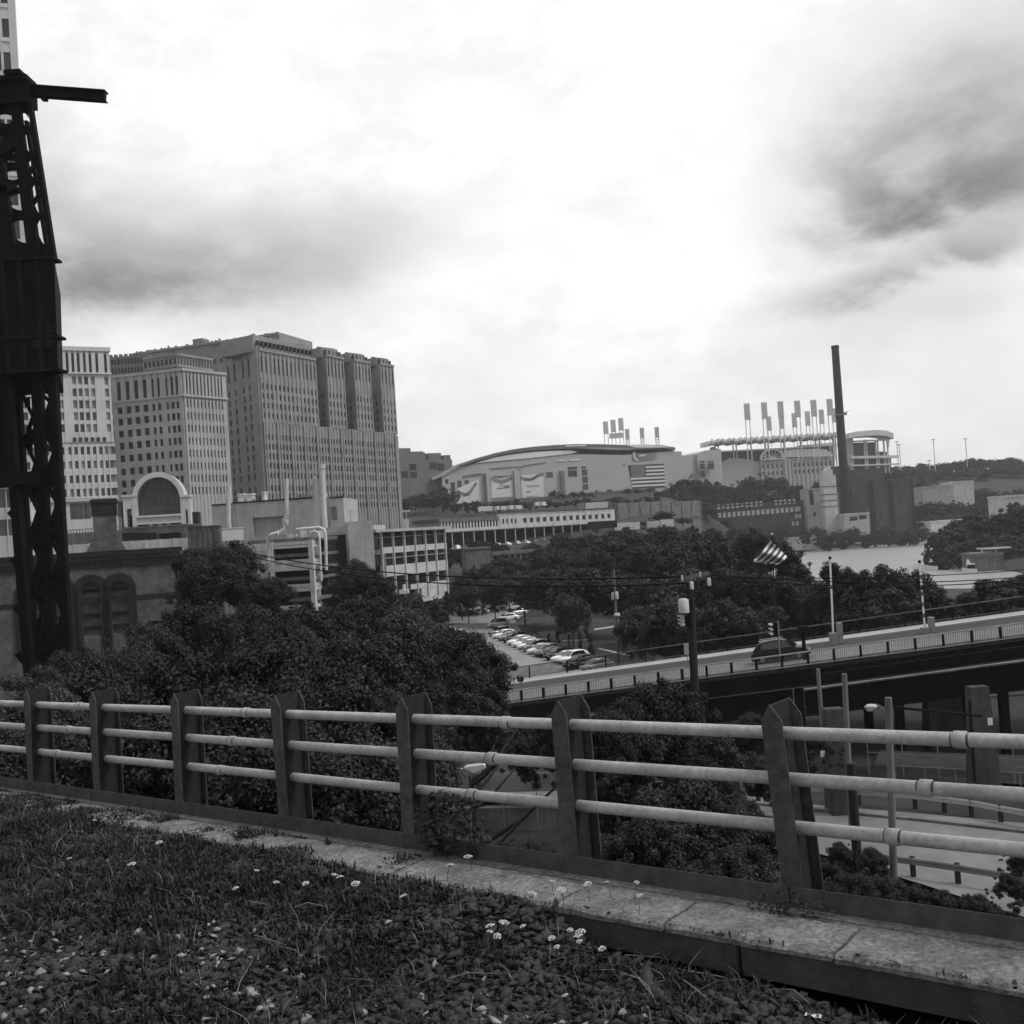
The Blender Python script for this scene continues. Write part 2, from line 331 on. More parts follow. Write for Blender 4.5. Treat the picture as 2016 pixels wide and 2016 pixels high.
# stones: squashed, jittered octahedra with one extra ring
base = np.array([(1, 0, 0), (.5, .8, .1), (-.5, .85, -.1), (-1, 0, 0), (-.5, -.8, .15), (.55, -.85, 0), (.2, .1, .75), (0, -.1, -.7)])
bf = np.array([(0, 1, 6), (1, 2, 6), (2, 3, 6), (3, 4, 6), (4, 5, 6), (5, 0, 6), (1, 0, 7), (2, 1, 7), (3, 2, 7), (4, 3, 7), (5, 4, 7), (0, 5, 7)])
def stones(name, n, smin, smax, material, keep, lift=.2):
    u, v = scatter_pts(n); k = (v < -.74) * keep(u, v) > rng.uniform(0, 1, len(u)); u, v = u[k], v[k]; n = len(u)
    s = rng.uniform(smin, smax, n) * rng.uniform(.7, 1.2, n); a = rng.uniform(0, 6.28, n)
    b = base[None] * rng.uniform(.65, 1.25, (n, 8, 3)) * np.stack([s, s * rng.uniform(.55, 1, n), s * rng.uniform(.3, .75, n)], -1)[:, None]
    tx, ty = rng.normal(0, .35, n), rng.normal(0, .35, n)
    z = b[..., 2] + b[..., 0] * tx[:, None] + b[..., 1] * ty[:, None]
    x = b[..., 0] * np.cos(a)[:, None] - b[..., 1] * np.sin(a)[:, None]; y = b[..., 0] * np.sin(a)[:, None] + b[..., 1] * np.cos(a)[:, None]
    h = bed_h(u, v) + s * lift
    co_ = world(u[:, None] + x, v[:, None] + y, h[:, None] + z); f = (bf[None] + (np.arange(n) * 8)[:, None, None]).reshape(-1, 3)
    me = np_mesh(name, co_, f); me.materials.append(material); o = bpy.data.objects.new(name, me); COL.objects.link(o)
    return tag(o, kind='stuff')
stones('ballast_stones', 60000, .025, .062, M['stone'], lambda u, v: np.clip(1.25 - .95 * grassy(u, v), .12, 1))
tag(stones('pale_ballast_stones', 15000, .012, .045, M['pale_stone'], lambda u, v: np.clip(.9 - .9 * grassy(u, v), .04, .75) * sst(-v, 1.3, 2.4) * (.35 + .65 * sst(vnoise(u * .8 + 3, v), -.2, .5)), .55), 'pale stones scattered among the dark ballast', 'stones')
# weeds: curved two-quad blades in tufts, one object
def blades(name, n, hmin, hmax, wid, material, keep, spread=.05, lean=.5, per=7):
    u, v = scatter_pts(n); k = keep(u, v) > rng.uniform(0, 1, len(u)); u, v = u[k], v[k]
    sc = np.repeat(rng.uniform(.55, 1.25, len(u)), per)
    u = np.repeat(u, per) + rng.normal(0, spread, len(u) * per); v = np.minimum(np.repeat(v, per) + rng.normal(0, spread, len(v) * per), -.20); n = len(u)
    h = rng.uniform(hmin, hmax, n) * sc; a = rng.uniform(0, 6.28, n); ln = rng.normal(0, lean, n) * h; wd = rng.uniform(.5, 1.3, n) * wid
    z0 = np.where(v > -.72, -.125, bed_h(u, v)); h = np.where(v > -.74, h * .6, h); ca, sa = np.cos(a), np.sin(a)
    P_ = []
    for t, b_, ww in ((0, 0, .6), (.55, .3, 1), (1, 1, .15)):
        cu, cv, cw = u + sa * ln * b_, v - ca * ln * b_, z0 + h * t * (1 - .25 * b_)
        P_ += [np.stack([cu - ca * wd * ww, cv - sa * wd * ww, cw], -1), np.stack([cu + ca * wd * ww, cv + sa * wd * ww, cw], -1)]
    A = np.stack(P_, 1); f0 = np.array([(0, 1, 3, 2), (2, 3, 5, 4)]); f = (f0[None] + (np.arange(n) * 6)[:, None, None]).reshape(-1, 4)
    me = np_mesh(name, world(A[..., 0], A[..., 1], A[..., 2]), f); me.materials.append(material); o = bpy.data.objects.new(name, me); COL.objects.link(o)
    return tag(o, kind='stuff')
blades('weeds', 34000, .03, .13, .0065, M['grass'], lambda u, v: grassy(u, v) ** 1.5)
blades('leafy_ground_cover', 34000, .012, .055, .016, M['grass'], lambda u, v: .15 + .85 * grassy(u, v), .05, .9, 5)
blades('dry_grass', 2600, .05, .2, .0022, M['drygrass'], lambda u, v: .25 + .5 * grassy(u, v), .05, 1.1, 4)
def on_slab(u, v):                                   # weeds that creep over the walkway and stand in its back joint
    return 0
# dry stalks lying about
def stalk(x0, y0, x1, y1, bend=.03):
    a = onw(x0, y0, -.36); b = onw(x1, y1, -.36); za, zb = float(bed_h(*a)) + .05, float(bed_h(*b)) + .05
    mid = L((a[0] + b[0]) / 2, (a[1] + b[1]) / 2 + bend, (za + zb) / 2 + .04)
    return [L(a[0], a[1], za), mid, L(b[0], b[1], zb)]
st = [(1180, 1806, 1355, 1808, 'long straight dry stalk lying below the slab edge'), (1290, 1858, 1345, 1908, 'short pale stalk slanting at the bottom right of the ballast'), (1100, 1725, 1190, 1745, 'forked dry stalk beside the white flower heads'),
      (1300, 1833, 1450, 1850, 'thin curved stalk across the dark leaves'), (1180, 1850, 1235, 1900, 'bent stalk near the bottom edge, right of middle'), (560, 1770, 620, 1768, 'pale stalk lying in the middle of the ballast'), (850, 1868, 940, 1862, 'stalk lying low among the weeds at the bottom middle'), (1470, 1862, 1530, 1900, 'thin stalk drooping from the shadow under the slab'),
      (480, 1815, 545, 1840, 'broken twig left of the middle on the ballast'), (1010, 1738, 1065, 1730, 'dry twig behind the flower heads')]
for a in st:
    m = MB(); m.tube(stalk(*a[:4], bend=random.uniform(-.06, .06)), [.0045, .004, .002], 5); m.build('dry_stalk', M['drygrass'], None, a[4], 'stalk', 'dry stalks on the ballast')
# white flat-topped flower heads on thin stems
def flower_head():
    m = MB(); r2 = random.Random(5)
    for k in range(46):
        a = r2.uniform(0, 6.28); r = .034 * math.sqrt(r2.random()); s = r2.uniform(.005, .008)
        m.blob((r * math.cos(a), r * math.sin(a), .012 - r * r * 9 + r2.uniform(-.003, .003)), s, s, s * .6, 5, 3)
    hm = m.mesh('flower_head'); hm.materials.append(M['flower'])
    m = MB(); m.tube([(0, 0, -.16), (.008, 0, -.07), (0, 0, .0)], [.003, .0025, .002], 5)
    for k in range(5): a = k * 1.256; m.tube([(0, 0, -.015), (.022 * math.cos(a), .022 * math.sin(a), .008)], .0012, 3)
    sm_ = m.mesh('stem'); sm_.materials.append(M['grass']); return hm, sm_
HM, SM = flower_head()
fl = [(178, 1548), (248, 1631), (483, 1638), (443, 1668), (520, 1657), (575, 1660), (630, 1650), (640, 1655), (920, 1712), (947, 1706), (1045, 1710), (1062, 1722), (1087, 1770), (1075, 1760), (1040, 1775), (1050, 1790), (1092, 1778), (1065, 1878),
      (1108, 1668), (882, 1617), (848, 1633), (1200, 1665), (1205, 1690), (1088, 1702), (1128, 1720), (935, 1742), (923, 1758), (1005, 1700), (130, 1620), (670, 1668), (985, 1745), (1150, 1730), (300, 1590), (760, 1690)]
for i, (x, y) in enumerate(fl):
    u, v = onw(x, y, -.12); tall = .12
    if v > -.7: w0 = -.12
    else: w0 = float(bed_h(u, v))
    for _ in range(3):
        u, v = onw(x, y, w0 + tall); w0 = -.12 if v > -.72 else float(bed_h(u, v))
    r = root('wild_flower', L(u, v, w0), 'white flat-topped wild flower standing among the weeds on the ballast' if v <= -.7 else 'white wild flower growing out of the joint of the concrete walkway', 'flower', 'white wild flowers on the viaduct' if v <= -.7 else 'white wild flowers in the walkway joints')
    s = random.uniform(.55, 1.05)
    for nme, mm in (('bloom', HM), ('stem', SM)):
        c = bpy.data.objects.new(nme, mm); COL.objects.link(c); c.parent = r; c.location = (0, 0, tall); c.scale = (s, s, s if nme == 'bloom' else tall / .16)
        c.rotation_euler = (random.uniform(-.3, .3), random.uniform(-.3, .3), random.uniform(0, 6))
# walkway slabs: split concrete planks on a dark edge beam
cuts = [U0, -15.4, -11.0, -8.2, -5.4, -3.3, -1.55, -.62, .55, 2.1, 4.4, U1]
lab = ['far end of the walkway, narrow pale slab under the first railing post', 'walkway slab at far left half hidden by weeds', 'walkway slab left of the second joint, overgrown by weeds', 'walkway slab beside the weed mound, frayed front edge', 'cracked walkway slab below the fifth post', 'bright weathered walkway slab by the tall white flower',
       'walkway slab with a clean cross joint, left of the chipped edge', 'short walkway slab with a chipped front lip', 'rough walkway slab in front of the nearest post', 'grooved walkway slab at the right edge of the picture', 'walkway slab beyond the right edge']
from mathutils import noise as MN
def noise_fn(a, b): return MN.noise(Vector((a, b, 3.3)))
def slab(u0, u1, jit):
    m = MB(); n = max(4, int((u1 - u0) / (.03 if u1 > -9 else .12))); k = 18; vv = []
    rr = random.Random(int(u0 * 100))
    front = [-.70 - .012 * noise_fn(i * .05 + u0, 0) - .012 * noise_fn(i * .3, u0) - rr.uniform(0, .003) + .05 * max(0, noise_fn(i * .11, u0 + 9) - .35) for i in range(n + 1)]
    for i in range(n + 1):
        u = u0 + .012 + (u1 - u0 - .024) * i / n
        for j in range(k + 1):
            t = j / k; v = front[i] * (1 - t) + -.24 * t
            w = -.118 + jit + .013 * noise_fn(u * 2.2, v * 4.5) + .010 * abs(noise_fn(u * 7 + v * 3, v * 11)) + .006 * noise_fn(u * 19, v * 26) + rr.uniform(-.0015, .0015) - (.022 if j == 0 else 0)
            vv.append(L(u, v, w))
    fs = [(i * (k + 1) + j, (i + 1) * (k + 1) + j, (i + 1) * (k + 1) + j + 1, i * (k + 1) + j + 1) for i in range(n) for j in range(k)]
    N = len(vv)
    for i in range(n + 1): u = u0 + .012 + (u1 - u0 - .024) * i / n; vv += [L(u, front[i], -.17), L(u, -.24, -.17)]
    for i in range(n):
        fs += [(i * (k + 1), N + 2 * i, N + 2 * i + 2, (i + 1) * (k + 1)), (i * (k + 1) + k, (i + 1) * (k + 1) + k, N + 2 * i + 3, N + 2 * i + 1), (N + 2 * i, N + 2 * i + 1, N + 2 * i + 3, N + 2 * i + 2)]
    fs += [tuple(range(k + 1)) + (N + 1, N), tuple(n * (k + 1) + j for j in range(k, -1, -1)) + (N + 2 * n, N + 2 * n + 1)]
    return m.add(vv, fs)
for i in range(len(cuts) - 1):
    slab(cuts[i], cuts[i + 1], random.uniform(-.004, .004)).build('walkway_slab', M['slab'], None, lab[i], 'slab', 'concrete slabs of the walkway')
# fine grout strip behind the slabs, then the joint
m = MB(); lbox(m, (U0, -.236, -.30), (U1, -.15, -.135)); m.build('walkway_strip', M['slab'], kind='structure')
ks = [U0, -3.6, -.08, U1]
for i in range(3):
    m = MB(); lbox(m, (ks[i] + .01, -.685, -.36), (ks[i + 1] - .01, -.60, -.175)); lbox(m, (ks[i] + .01, -.60, -.40), (ks[i + 1] - .01, -.25, -.33))
    if i < 2: lbox(m, (ks[i + 1] - .09, -.70, -.52), (ks[i + 1] - .015, -.58, -.18))
    m.build('edge_beam', M['slabside'], None, ['long dark edge beam below the far walkway slabs', 'dark edge beam with end plate under the middle slabs', 'dark edge beam under the nearest slabs at right'][i], 'beam', 'edge beams of the walkway')
# channel kerb: L-shaped steel with an upstand in three lengths
kc = [U0, -7.45, -3.62, -.03, U1]
for i in range(4):
    m = MB(); a, b = kc[i] + .006, kc[i + 1] - .006
    lbox(m, (a, -.012, -.20), (b, .0, .0)); kf = MB(); lbox(kf, (a, -.118, -.155), (b, -.0125, -.14))
    kk_ = m.build('steel_kerb', M['channel'], None, ['steel kerb angle at the far left below the first posts', 'steel kerb angle between the third and fifth post', 'steel kerb angle between the fifth and the nearest post', 'steel kerb angle running off to the right of the nearest post'][i], 'kerb', 'lengths of the steel kerb', bevel=.003); kf.build('pale_flange', M['slab'], kk_)  # flange takes the slab colour, paler than the steel upstand
# railing
rail = root('pipe_railing', L(0, .16, -.3), 'three-rail pipe railing on pointed steel posts along the viaduct edge', 'railing')
for k in range(-13, 3):
    u = k * SP + {0: -.09, -1: -.10, -2: -.06, -4: -.03, -6: .10}.get(k, 0); m = MB(); wv = .155; t = .014; EL = E3 - E1 * {0: .025, 1: .025, -1: -.02, -3: -.01}.get(k, -.05)
    ln = .0
    for (v0, v1) in ((.006, .006 + t), (.32, .32 + t)):
        m.prism([(-wv / 2, -.42), (wv / 2, -.42), (wv / 2, 1.12), (0.0, 1.235), (-wv / 2, 1.12)], L(u + wv / 2, v0, 0), E1, EL, E2 * (v1 - v0))
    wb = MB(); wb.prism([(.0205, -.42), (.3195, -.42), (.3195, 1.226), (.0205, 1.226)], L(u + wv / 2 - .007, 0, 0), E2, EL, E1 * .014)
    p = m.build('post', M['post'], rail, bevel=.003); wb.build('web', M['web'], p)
hts = (1.008, .69, .355); fr_ = (.71, .61, .51)
xs_c = {0: (1812, 955, 465, 150), 1: (1750, 930, 440, 130), 2: (1690, 895, 420, 110)}; yb = {0: 1390, 1: 1475, 2: 1580}
for i, h in enumerate(hts):
    m = MB(); m.tube([L(-24 + k * 1.5, .165, h + random.uniform(-.004, .004)) for k in range(20)], .046, 20)
    p = m.build('rail', M['pipe'], rail)
    for x in xs_c[i] + (1812 + 2000,):
        if x > 1900: u = u_at(xs_c[i][0], 1400, .16) + 2 * SP
        else:
            lo = u_at(x, 1325 + i * 60 + x * (.0366, .0683, .1)[i], .165); u = lo
        m = MB(); m.tube([L(u - .04, .165, h), L(u - .036, .165, h), L(u + .036, .165, h), L(u + .04, .165, h)], [.046, .055, .055, .046], 20, cap=False)
        m.build('coupling', M['pipe'], p)
        m = MB()
        for s in (-.052, .052): m.tube([L(u + s - (.004 if s < 0 else .013), .165, h), L(u + s + .004, .165, h)], .0468, 18, cap=False)
        m.build('rust_ring', M['channel'], p)
# ---------------------------------------------------------------- buildings
def xy(x, Y, y=1000): p = P(x, y, Y); return Vector((p.x, p.y, 0))
def zat(x, y, Y): return P(x, y, Y).z
Zv = Vector((0, 0, 1))
class Wall:                                          # a facade: base line A to B, outward normal towards the camera
    def __init__(s, A, B):
        s.A = Vector((A.x, A.y, 0)); s.B = Vector((B.x, B.y, 0)); s.L = (s.B - s.A).length; s.X = (s.B - s.A) / s.L
        s.N = Vector((s.X.y, -s.X.x, 0))
        if s.N.dot(s.A + s.B) > 0: s.N = -s.N
    def s_at(s, x):                                  # distance along the wall where the photo column x meets it
        lo, hi = -s.L, 2 * s.L
        def f(t): p = s.A + s.X * t; q = Vector((p.x, p.y, CH)) - CAM; return 966 + (q.dot(CR) / q.dot(_w)) * F / KPX - x
        for _ in range(40):
            m = (lo + hi) / 2
            if f(lo) * f(m) <= 0: hi = m
            else: lo = m
        return (lo + hi) / 2
    def sx(s, x, y):                                 # station and height where the sight line through x, y meets the wall
        d = ray(x, y); t = (s.A - CAM).dot(s.N) / d.dot(s.N); p = CAM + d * t; return (p - s.A).dot(s.X), p.z
    def box(s, mb, s0, s1, z0, z1, d0, d1): return mb.obox(s.A, s.X, s.N, Zv, (s0, d0, z0), (s1, d1, z1))
def windows(parent, lst, nm='window', limit=100):    # lst: (wall, s, z, w, h, mat, depth)
    cache = {}
    big = sorted(range(len(lst)), key=lambda i: -lst[i][3] * lst[i][4] / (lst[i][0].A + lst[i][0].X * lst[i][1]).length_squared)
    keep = set(big[:limit]); rest = {}
    for i, (w, s, z, ww, hh, mt, d) in enumerate(lst):
        if i in keep:
            key = (id(w), round(ww, 2), round(hh, 2), mt, d)
            if key not in cache:
                m = MB(); m.obox(Vector((0, 0, 0)), w.X, w.N, Zv, (-ww / 2, -.2, -hh / 2), (ww / 2, d, hh / 2)); me = m.mesh(nm); me.materials.append(M[mt]); cache[key] = me
            o = bpy.data.objects.new(nm, cache[key]); COL.objects.link(o); o.parent = parent; o.location = w.A + w.X * s + Zv * z - base_of(parent)
        else:
            w.box(rest.setdefault(mt, MB()), s - ww / 2, s + ww / 2, z - hh / 2, z + hh / 2, -.2, d)
    for mt, mb in rest.items(): mb.build('small_windows', M[mt], parent, kind='stuff')
def grid(mb, w, s0, s1, z0, z1, cols, rows, lst, pd=.55, sd=.4, mats=('glass',), rnd=random):
    """piers and spandrels stand proud of the core, so each window sits back in a real recess"""
    cs = sorted(cols); rs = sorted(rows); e = s0
    for (c, ww) in cs + [(s1, 0)]:
        b = c - ww / 2 if ww else s1
        if b > e + .01: w.box(mb, e, b, z0, z1, -.3, pd)
        e = c + ww / 2
    for (c, ww) in cs:
        e = z0
        for (zc, hh) in rs + [(z1, 0)]:
            t = zc - hh / 2 if hh else z1
            if t > e + .01: w.box(mb, c - ww / 2, c + ww / 2, e, t, -.3, sd)
            e = zc + hh / 2
        for (zc, hh) in rs: lst.append((w, c, zc, ww, hh, rnd.choice(mats), .06))
def core(mb, pts, z0, z1): return mb.prism([(p.x, p.y) for p in pts], Vector((0, 0, z0)), Vector((1, 0, 0)), Vector((0, 1, 0)), Vector((0, 0, z1 - z0)))
def center(pts, z): c = sum((Vector((p.x, p.y, 0)) for p in pts), Vector()) / len(pts); c.z = z; return c
c1 = lambda cx, cy: (cx * .248, 575 + cy * .248)
c2 = lambda cx, cy: (431.2 + cx * .248, 575 + cy * .248)
c3 = lambda cx, cy: (814.6 + cx * .2728, 718.7 + cy * .2728)
c4 = lambda cx, cy: (1293.7 + cx * .3304, 622.9 + cy * .3304)

# --- pale tower with the tall windows, left of the group (A)
Y0, Y1 = 262, 273
A0, A1 = xy(40, Y0), xy(224, Y1); wA = Wall(A0, A1); back = -wA.N * 24
rt = root('office_tower', center([A0, A1, A1 + back, A0 + back], 14), 'pale stone office tower seen behind the black steel bridge tower', 'building')
ztop = zat(218, 657, Y1); zt2 = zat(224, 928, Y1)
mb = MB(); lst = []
core(mb, [A0, A1, A1 + back, A0 + back], 12, ztop - .4)
sA = lambda cx: wA.s_at(cx * .248 + 4)
zz = lambda cy, x=200, Y=272: zat(x, 575 + cy * .248, Y)
cols = [(sA(c), .86) for c in (240, 290, 340, 390, 440, 505, 560, 607, 655, 700, 747, 795, 838, 872, 893)]
rows = [(zz(c), 2.0) for c in (1108, 1214, 1322, 1424)]
grid(mb, wA, 0, wA.L, zz(1470), zz(1060), cols, rows, lst, .5, .35, ('glass2', 'glass3', 'glass2'))
cols = [(sA(c), 1.0) for c in (240, 340, 440, 515, 620, 665, 712, 762, 866)]
rows = [(zz(c), 2.1) for c in (578, 668, 758, 848, 938)]
grid(mb, wA, 0, wA.L, zz(1045), zz(530), cols, rows, lst, .5, .35, ('glass2', 'glass3', 'glass3'))
cols = [(sA(c), .7) for c in (250, 350, 450, 505, 575, 618, 660, 706, 750, 800, 866)]
grid(mb, wA, 0, wA.L, zz(520), ztop, cols, [(zz(445), 5.0)], lst, .6, .2, ('glass', 'glass2'))
wA.box(mb, -.3, wA.L + .3, zz(530), zz(518), -.3, 1.0); wA.box(mb, -.3, wA.L + .3, zz(1490), zz(1475), -.3, 1.1); wA.box(mb, -.3, wA.L + .3, ztop - .9, ztop + .2, -.3, .9)
wA.box(mb, 0, wA.L, 12, zz(1490), -.3, .45)
for c in (600, 645, 690, 736, 780, 826): lst.append((wA, sA(c), zz(1024), .8, 1.1, 'glass', .62))
for c in (560, 600, 640, 672, 920, 945): lst.append((wA, sA(c), zz(1560), 1.4, 4.0, 'glass2', .6))
mb.build('wall', M['lime'], rt); windows(rt, lst)
# --- grey corner block (B)
Yc, Yl, Yr = 290, 296, 302
B0, Bc, B1 = xy(212, Yl), xy(360, Yc), xy(440, Yr); wl, wr = Wall(B0, Bc), Wall(Bc, B1); bk = Vector((-9, 30, 0))
rt = root('office_block', center([B0, Bc, B1], 14), 'grey stone corner office block with dark square windows behind the arched gateway', 'building')
mb = MB(); lst = []; lst2 = []
zt = zat(358, 696, Yc); zl = lambda cy, dy=0: zat(300, 575 + (cy + dy) * .248, 293); zr = lambda cy: zat(400, 575 + cy * .248, 296)
core(mb, [B0, Bc, B1, B1 + bk, B0 + bk], 12, zt - .3)
sl_ = lambda cx: wl.s_at(cx * .248 + 3)
ccols = [(sl_(c), w * .84) for c, w in ((905, 1.4), (970, 1.9), (1037, 1.9), (1102, 1.9), (1168, 1.9), (1228, 1.1), (1273, 1.2), (1335, .9), (1375, 1.3), (1412, 1.2))]
grid(mb, wl, 0, wl.L, 12, zl(710), ccols, [(zl(c), 2.0) for c in (783, 870, 962, 1055, 1152, 1252, 1345, 1430)], lst, .5, .5, ('glass',))
grid(mb, wl, 0, wl.L, zl(710), zt, [(s_, w * .85) for s_, w in ccols], [(zl(638), 5.6)], lst, .6, .3, ('glass',))
sr_ = lambda cx: wr.s_at(cx * .248 + 2)
rc = [(sr_(c), .56) for c in (1475, 1500, 1527, 1555, 1583, 1610, 1637, 1663, 1690, 1715, 1738)]
grid(mb, wr, 0, wr.L, 12, zr(715), rc, [(zr(c), 2.1) for c in (760, 852, 945, 1040, 1132, 1226, 1320, 1412)], lst2, .5, .35, ('glass2', 'glass3', 'glass2'))
grid(mb, wr, 0, wr.L, zr(715), zt, rc, [(zr(622), 5.6)], lst2, .6, .3, ('glass2', 'glass'))
for w in (wl, wr): w.box(mb, -.6, w.L + .2, zl(722), zl(708), -.3, .95); w.box(mb, -.6, w.L + .2, zt - .5, zt + .3, -.3, .95)
mb.build('wall', M['lime2'], rt); windows(rt, lst + lst2)
# penthouse storeys set back on its roof
Pc = xy(352, Yc + 4); p0, p1 = xy(288, Yl + 2), xy(418, Yr + 4); wpl, wpr = Wall(p0, Pc), Wall(Pc, p1)
mb = MB(); lst = []; zp = zat(352, 667, Yc + 4); core(mb, [p0, Pc, p1, p1 + bk * .6, p0 + bk * .6], zt - .6, zp)
for w, n in ((wpl, 8), (wpr, 12)):
    for zc in (zp - 1.9, zp - 4.6):
        for k in range(n): lst.append((w, w.L * (k + .5) / n, zc, w.L / n * .6, 1.7, 'glass', .06))
    w.box(mb, 0, w.L, zp - .4, zp + .3, -.2, .5); w.box(mb, 0, w.L, zp - 3.5, zp - 3.0, -.2, .3)
ph = mb.build('penthouse', M['lime3'], rt); windows(ph, lst, 'window', 100)
# dark building glimpsed between the two
q0, q1 = xy(214, 315), xy(300, 315); w = Wall(q0, q1); mb = MB(); z1 = zat(250, 671, 315); core(mb, [q0, q1, q1 + Vector((0, 15, 0)), q0 + Vector((0, 15, 0))], 18, z1)
for k in range(9): w.box(mb, w.L * k / 9, w.L * k / 9 + .8, z1, z1 + .7, -1, 0)
rt = root('dark_office_block', center([q0, q1], 18), 'dark roof storey glimpsed between the pale tower and the corner block', 'building'); mb.build('wall', M['lime4'], rt)
lst = [(w, w.L * (k + .5) / 14, z1 - zz_, w.L / 14 * .6, 1.6, 'glass', .08) for k in range(14) for zz_ in (1.6, 4.4, 7.4)]; windows(rt, lst)
# --- the big stepped slab with three light courts (C)
Yc, Yr = 345, 412; C0, Cc, C1 = xy(418, 372), xy(506, Yc), xy(754, Yr); wl, wr = Wall(C0, Cc), Wall(Cc, C1); inn = (C0 - Cc).normalized() * 40
rt = root('stepped_office_slab', center([C0, Cc, C1], 18), 'huge brown stone office slab with rounded stepped wings and three dark light courts', 'building')
mb = MB(); lst = []
ZW = lambda cy: wr.sx(506, 575 + cy * .248)[1]       # heights read along the near corner
zpod = wr.sx(*c2(880, 945))[1]
ztw = wr.sx(*c2(560, 395))[1]
st_ = lambda cx, cy=700: wr.sx(*c2(cx, cy))[0]
# podium
core(mb, [C0, Cc, C1, C1 + inn, C0 + inn], 14, zpod - .3)
wings = [(0, st_(672)), (st_(752), st_(884)), (st_(962), st_(1085)), (st_(1160), st_(1262))]
rowz = [ZW(c) for c in (1005, 1080, 1152, 1225, 1298, 1395, 1460, 1530)]
up = [ZW(c) for c in (920, 845, 770, 698, 625)]
ncol = 44
gl = ('glass', 'glass2', 'glass2', 'glass2', 'glass3')
cols = [(wr.L * (k + .5) / ncol, .95) for k in range(ncol)]
grid(mb, wr, 0, wr.L, 14, zpod, cols, [(z, 1.95) for z in rowz], lst, .5, .28, gl)
for k in range(0, ncol + 1, 4): wr.box(mb, max(0, wr.L * k / ncol - .4), min(wr.L, wr.L * k / ncol + .4), 14, zpod - .2, .1, .85)
tops = [ZW(385), ZW(400), ZW(405), ZW(410)]
for i, (a, b) in enumerate(wings):
    zt_ = ZW(352) if i == 0 else [0, wr.sx(*c2(800, 395))[1], wr.sx(*c2(1010, 430))[1], wr.sx(*c2(1190, 455))[1]][i]
    Aw = wr.A + wr.X * a; Bw = wr.A + wr.X * b
    core(mb, [Aw, Bw, Bw + inn * .45, Aw + inn * .45], zpod - .6, zt_)
    n = max(4, round((b - a) / 2.15)); cc = [(a + (b - a) * (k + .5) / n, .95) for k in range(n)]
    zs = [u for u in up if u < zt_ - 3]
    grid(mb, wr, a, b, zpod - .3, zt_ - 8.2, cc, [(z, 1.95) for z in zs], lst, .5, .28, gl)
    grid(mb, wr, a, b, zt_ - 8.2, zt_, cc, [(zt_ - 5.0, 5.4)], lst, .5, .2, gl)
    wr.box(mb, a, b, zt_ - .6, zt_ + .3, -.2, .8)
    # stepped, rounded attic above each wing
    m_ = (a + b) / 2; r_ = (b - a) / 2
    za = [zt_ + 5.2, wr.sx(*c2(750, 322))[1], wr.sx(*c2(970, 366))[1], wr.sx(*c2(1150, 398))[1]][i]
    cyl = []
    for k in range(13):
        t = math.pi * k / 12; cyl.append(wr.A + wr.X * (m_ - r_ * .97 * math.cos(t) if i else a + (b - a) * k / 12) + wr.N * ((math.sin(t) * 2.2 - 2.4) if i else -2.0))
    cyl += [wr.A + wr.X * (b - .4) - wr.N * 17, wr.A + wr.X * (a + .4) - wr.N * 17]
    core(mb, cyl, zt_ - .5, za); 
    for k in range(n): lst.append((wr, a + (b - a) * (k + .5) / n, zt_ + (za - zt_) * .45, .8, 1.6, 'glass', -1.5 if i == 0 else -.9))
    core(mb, [p + Vector((0, 0, 0)) for p in cyl], za, za + .5) if False else None
    for k in range(7): mb.obox(wr.A + wr.X * (a + (b - a) * (k + .3) / 7) - wr.N * 3.0, wr.X, wr.N, Zv, (0, -1, za - .3), (.9, 0, za + .55))
    if i:                                            # windows in the court side
        sw = Wall(Aw + inn * .4, Aw)
        for z in up[:]: lst.append((sw, sw.L * .8, z, .9, 1.7, 'glass', .06)); lst.append((sw, sw.L * .6, z, .9, 1.7, 'glass', .06))
# east end steps down
e = wr.A + wr.X * wr.L
zz1, zz2 = wr.sx(*c2(1275, 850))[1], wr.sx(*c2(1310, 995))[1]
core(mb, [e - wr.N * 1, e + wr.X * 2 - wr.N * 1, e + wr.X * 2 - wr.N * 12, e - wr.N * 12], 14, zz1); core(mb, [e + wr.X * 2 - wr.N * 1.5, e + wr.X * 5 - wr.N * 1.5, e + wr.X * 5 - wr.N * 10, e + wr.X * 2 - wr.N * 10], 14, zz2)
# west face with paired windows
lw = []
ccl = [(wl.s_at(x), 1.5) for x in (431, 452, 464, 480, 491)]
grid(mb, wl, 0, wl.L, 14, ZW(352), ccl, [(z, 2.1) for z in rowz + up] + [(ZW(470), 6.0)], lw, .5, .4, ('glass', 'glass', 'glass', 'glass2'))
# solid middle behind the wings, carrying the upper setbacks
wu = Wall(xy(268, 400), xy(548, 378))
core(mb, [C0, Cc, Cc + wr.X * wings[0][1] , C1 + inn * .5 - wr.X * 2, C1 + inn, C0 + inn], zpod - .4, ZW(352) - .2) if False else core(mb, [C0, Cc, Cc + inn * .98, C0 + inn * .98], zpod - .5, ZW(352) - .1)
core(mb, [Cc + inn * .42, C1 + inn * .42, C1 + inn, Cc + inn], zpod - .5, ZW(440))
mb.build('wall', M['lime3'], rt); windows(rt, lst + lw)
mb = MB(); zq = zat(540, 628, 380); zq0 = zat(268, 651, 400)
lu = []
core(mb, [wu.A, wu.B, wu.B + Vector((8, 22, 0)), wu.A + Vector((0, 25, 0))], ZW(540), zq)
for k in range(40):
    if random.random() < .6: wu.box(mb, wu.L * k / 40, wu.L * k / 40 + random.uniform(.4, 1.3), zq - .2, zq + random.choice((.3, .5, .9)), -.9, -.1)
wu.box(mb, 0, wu.L, zq - 1.0, zq - .5, -.3, .5)
a_, b_ = wu.s_at(383), wu.s_at(402); wu.box(mb, a_, b_, zq - .5, zq + 2.2, -5, -1)
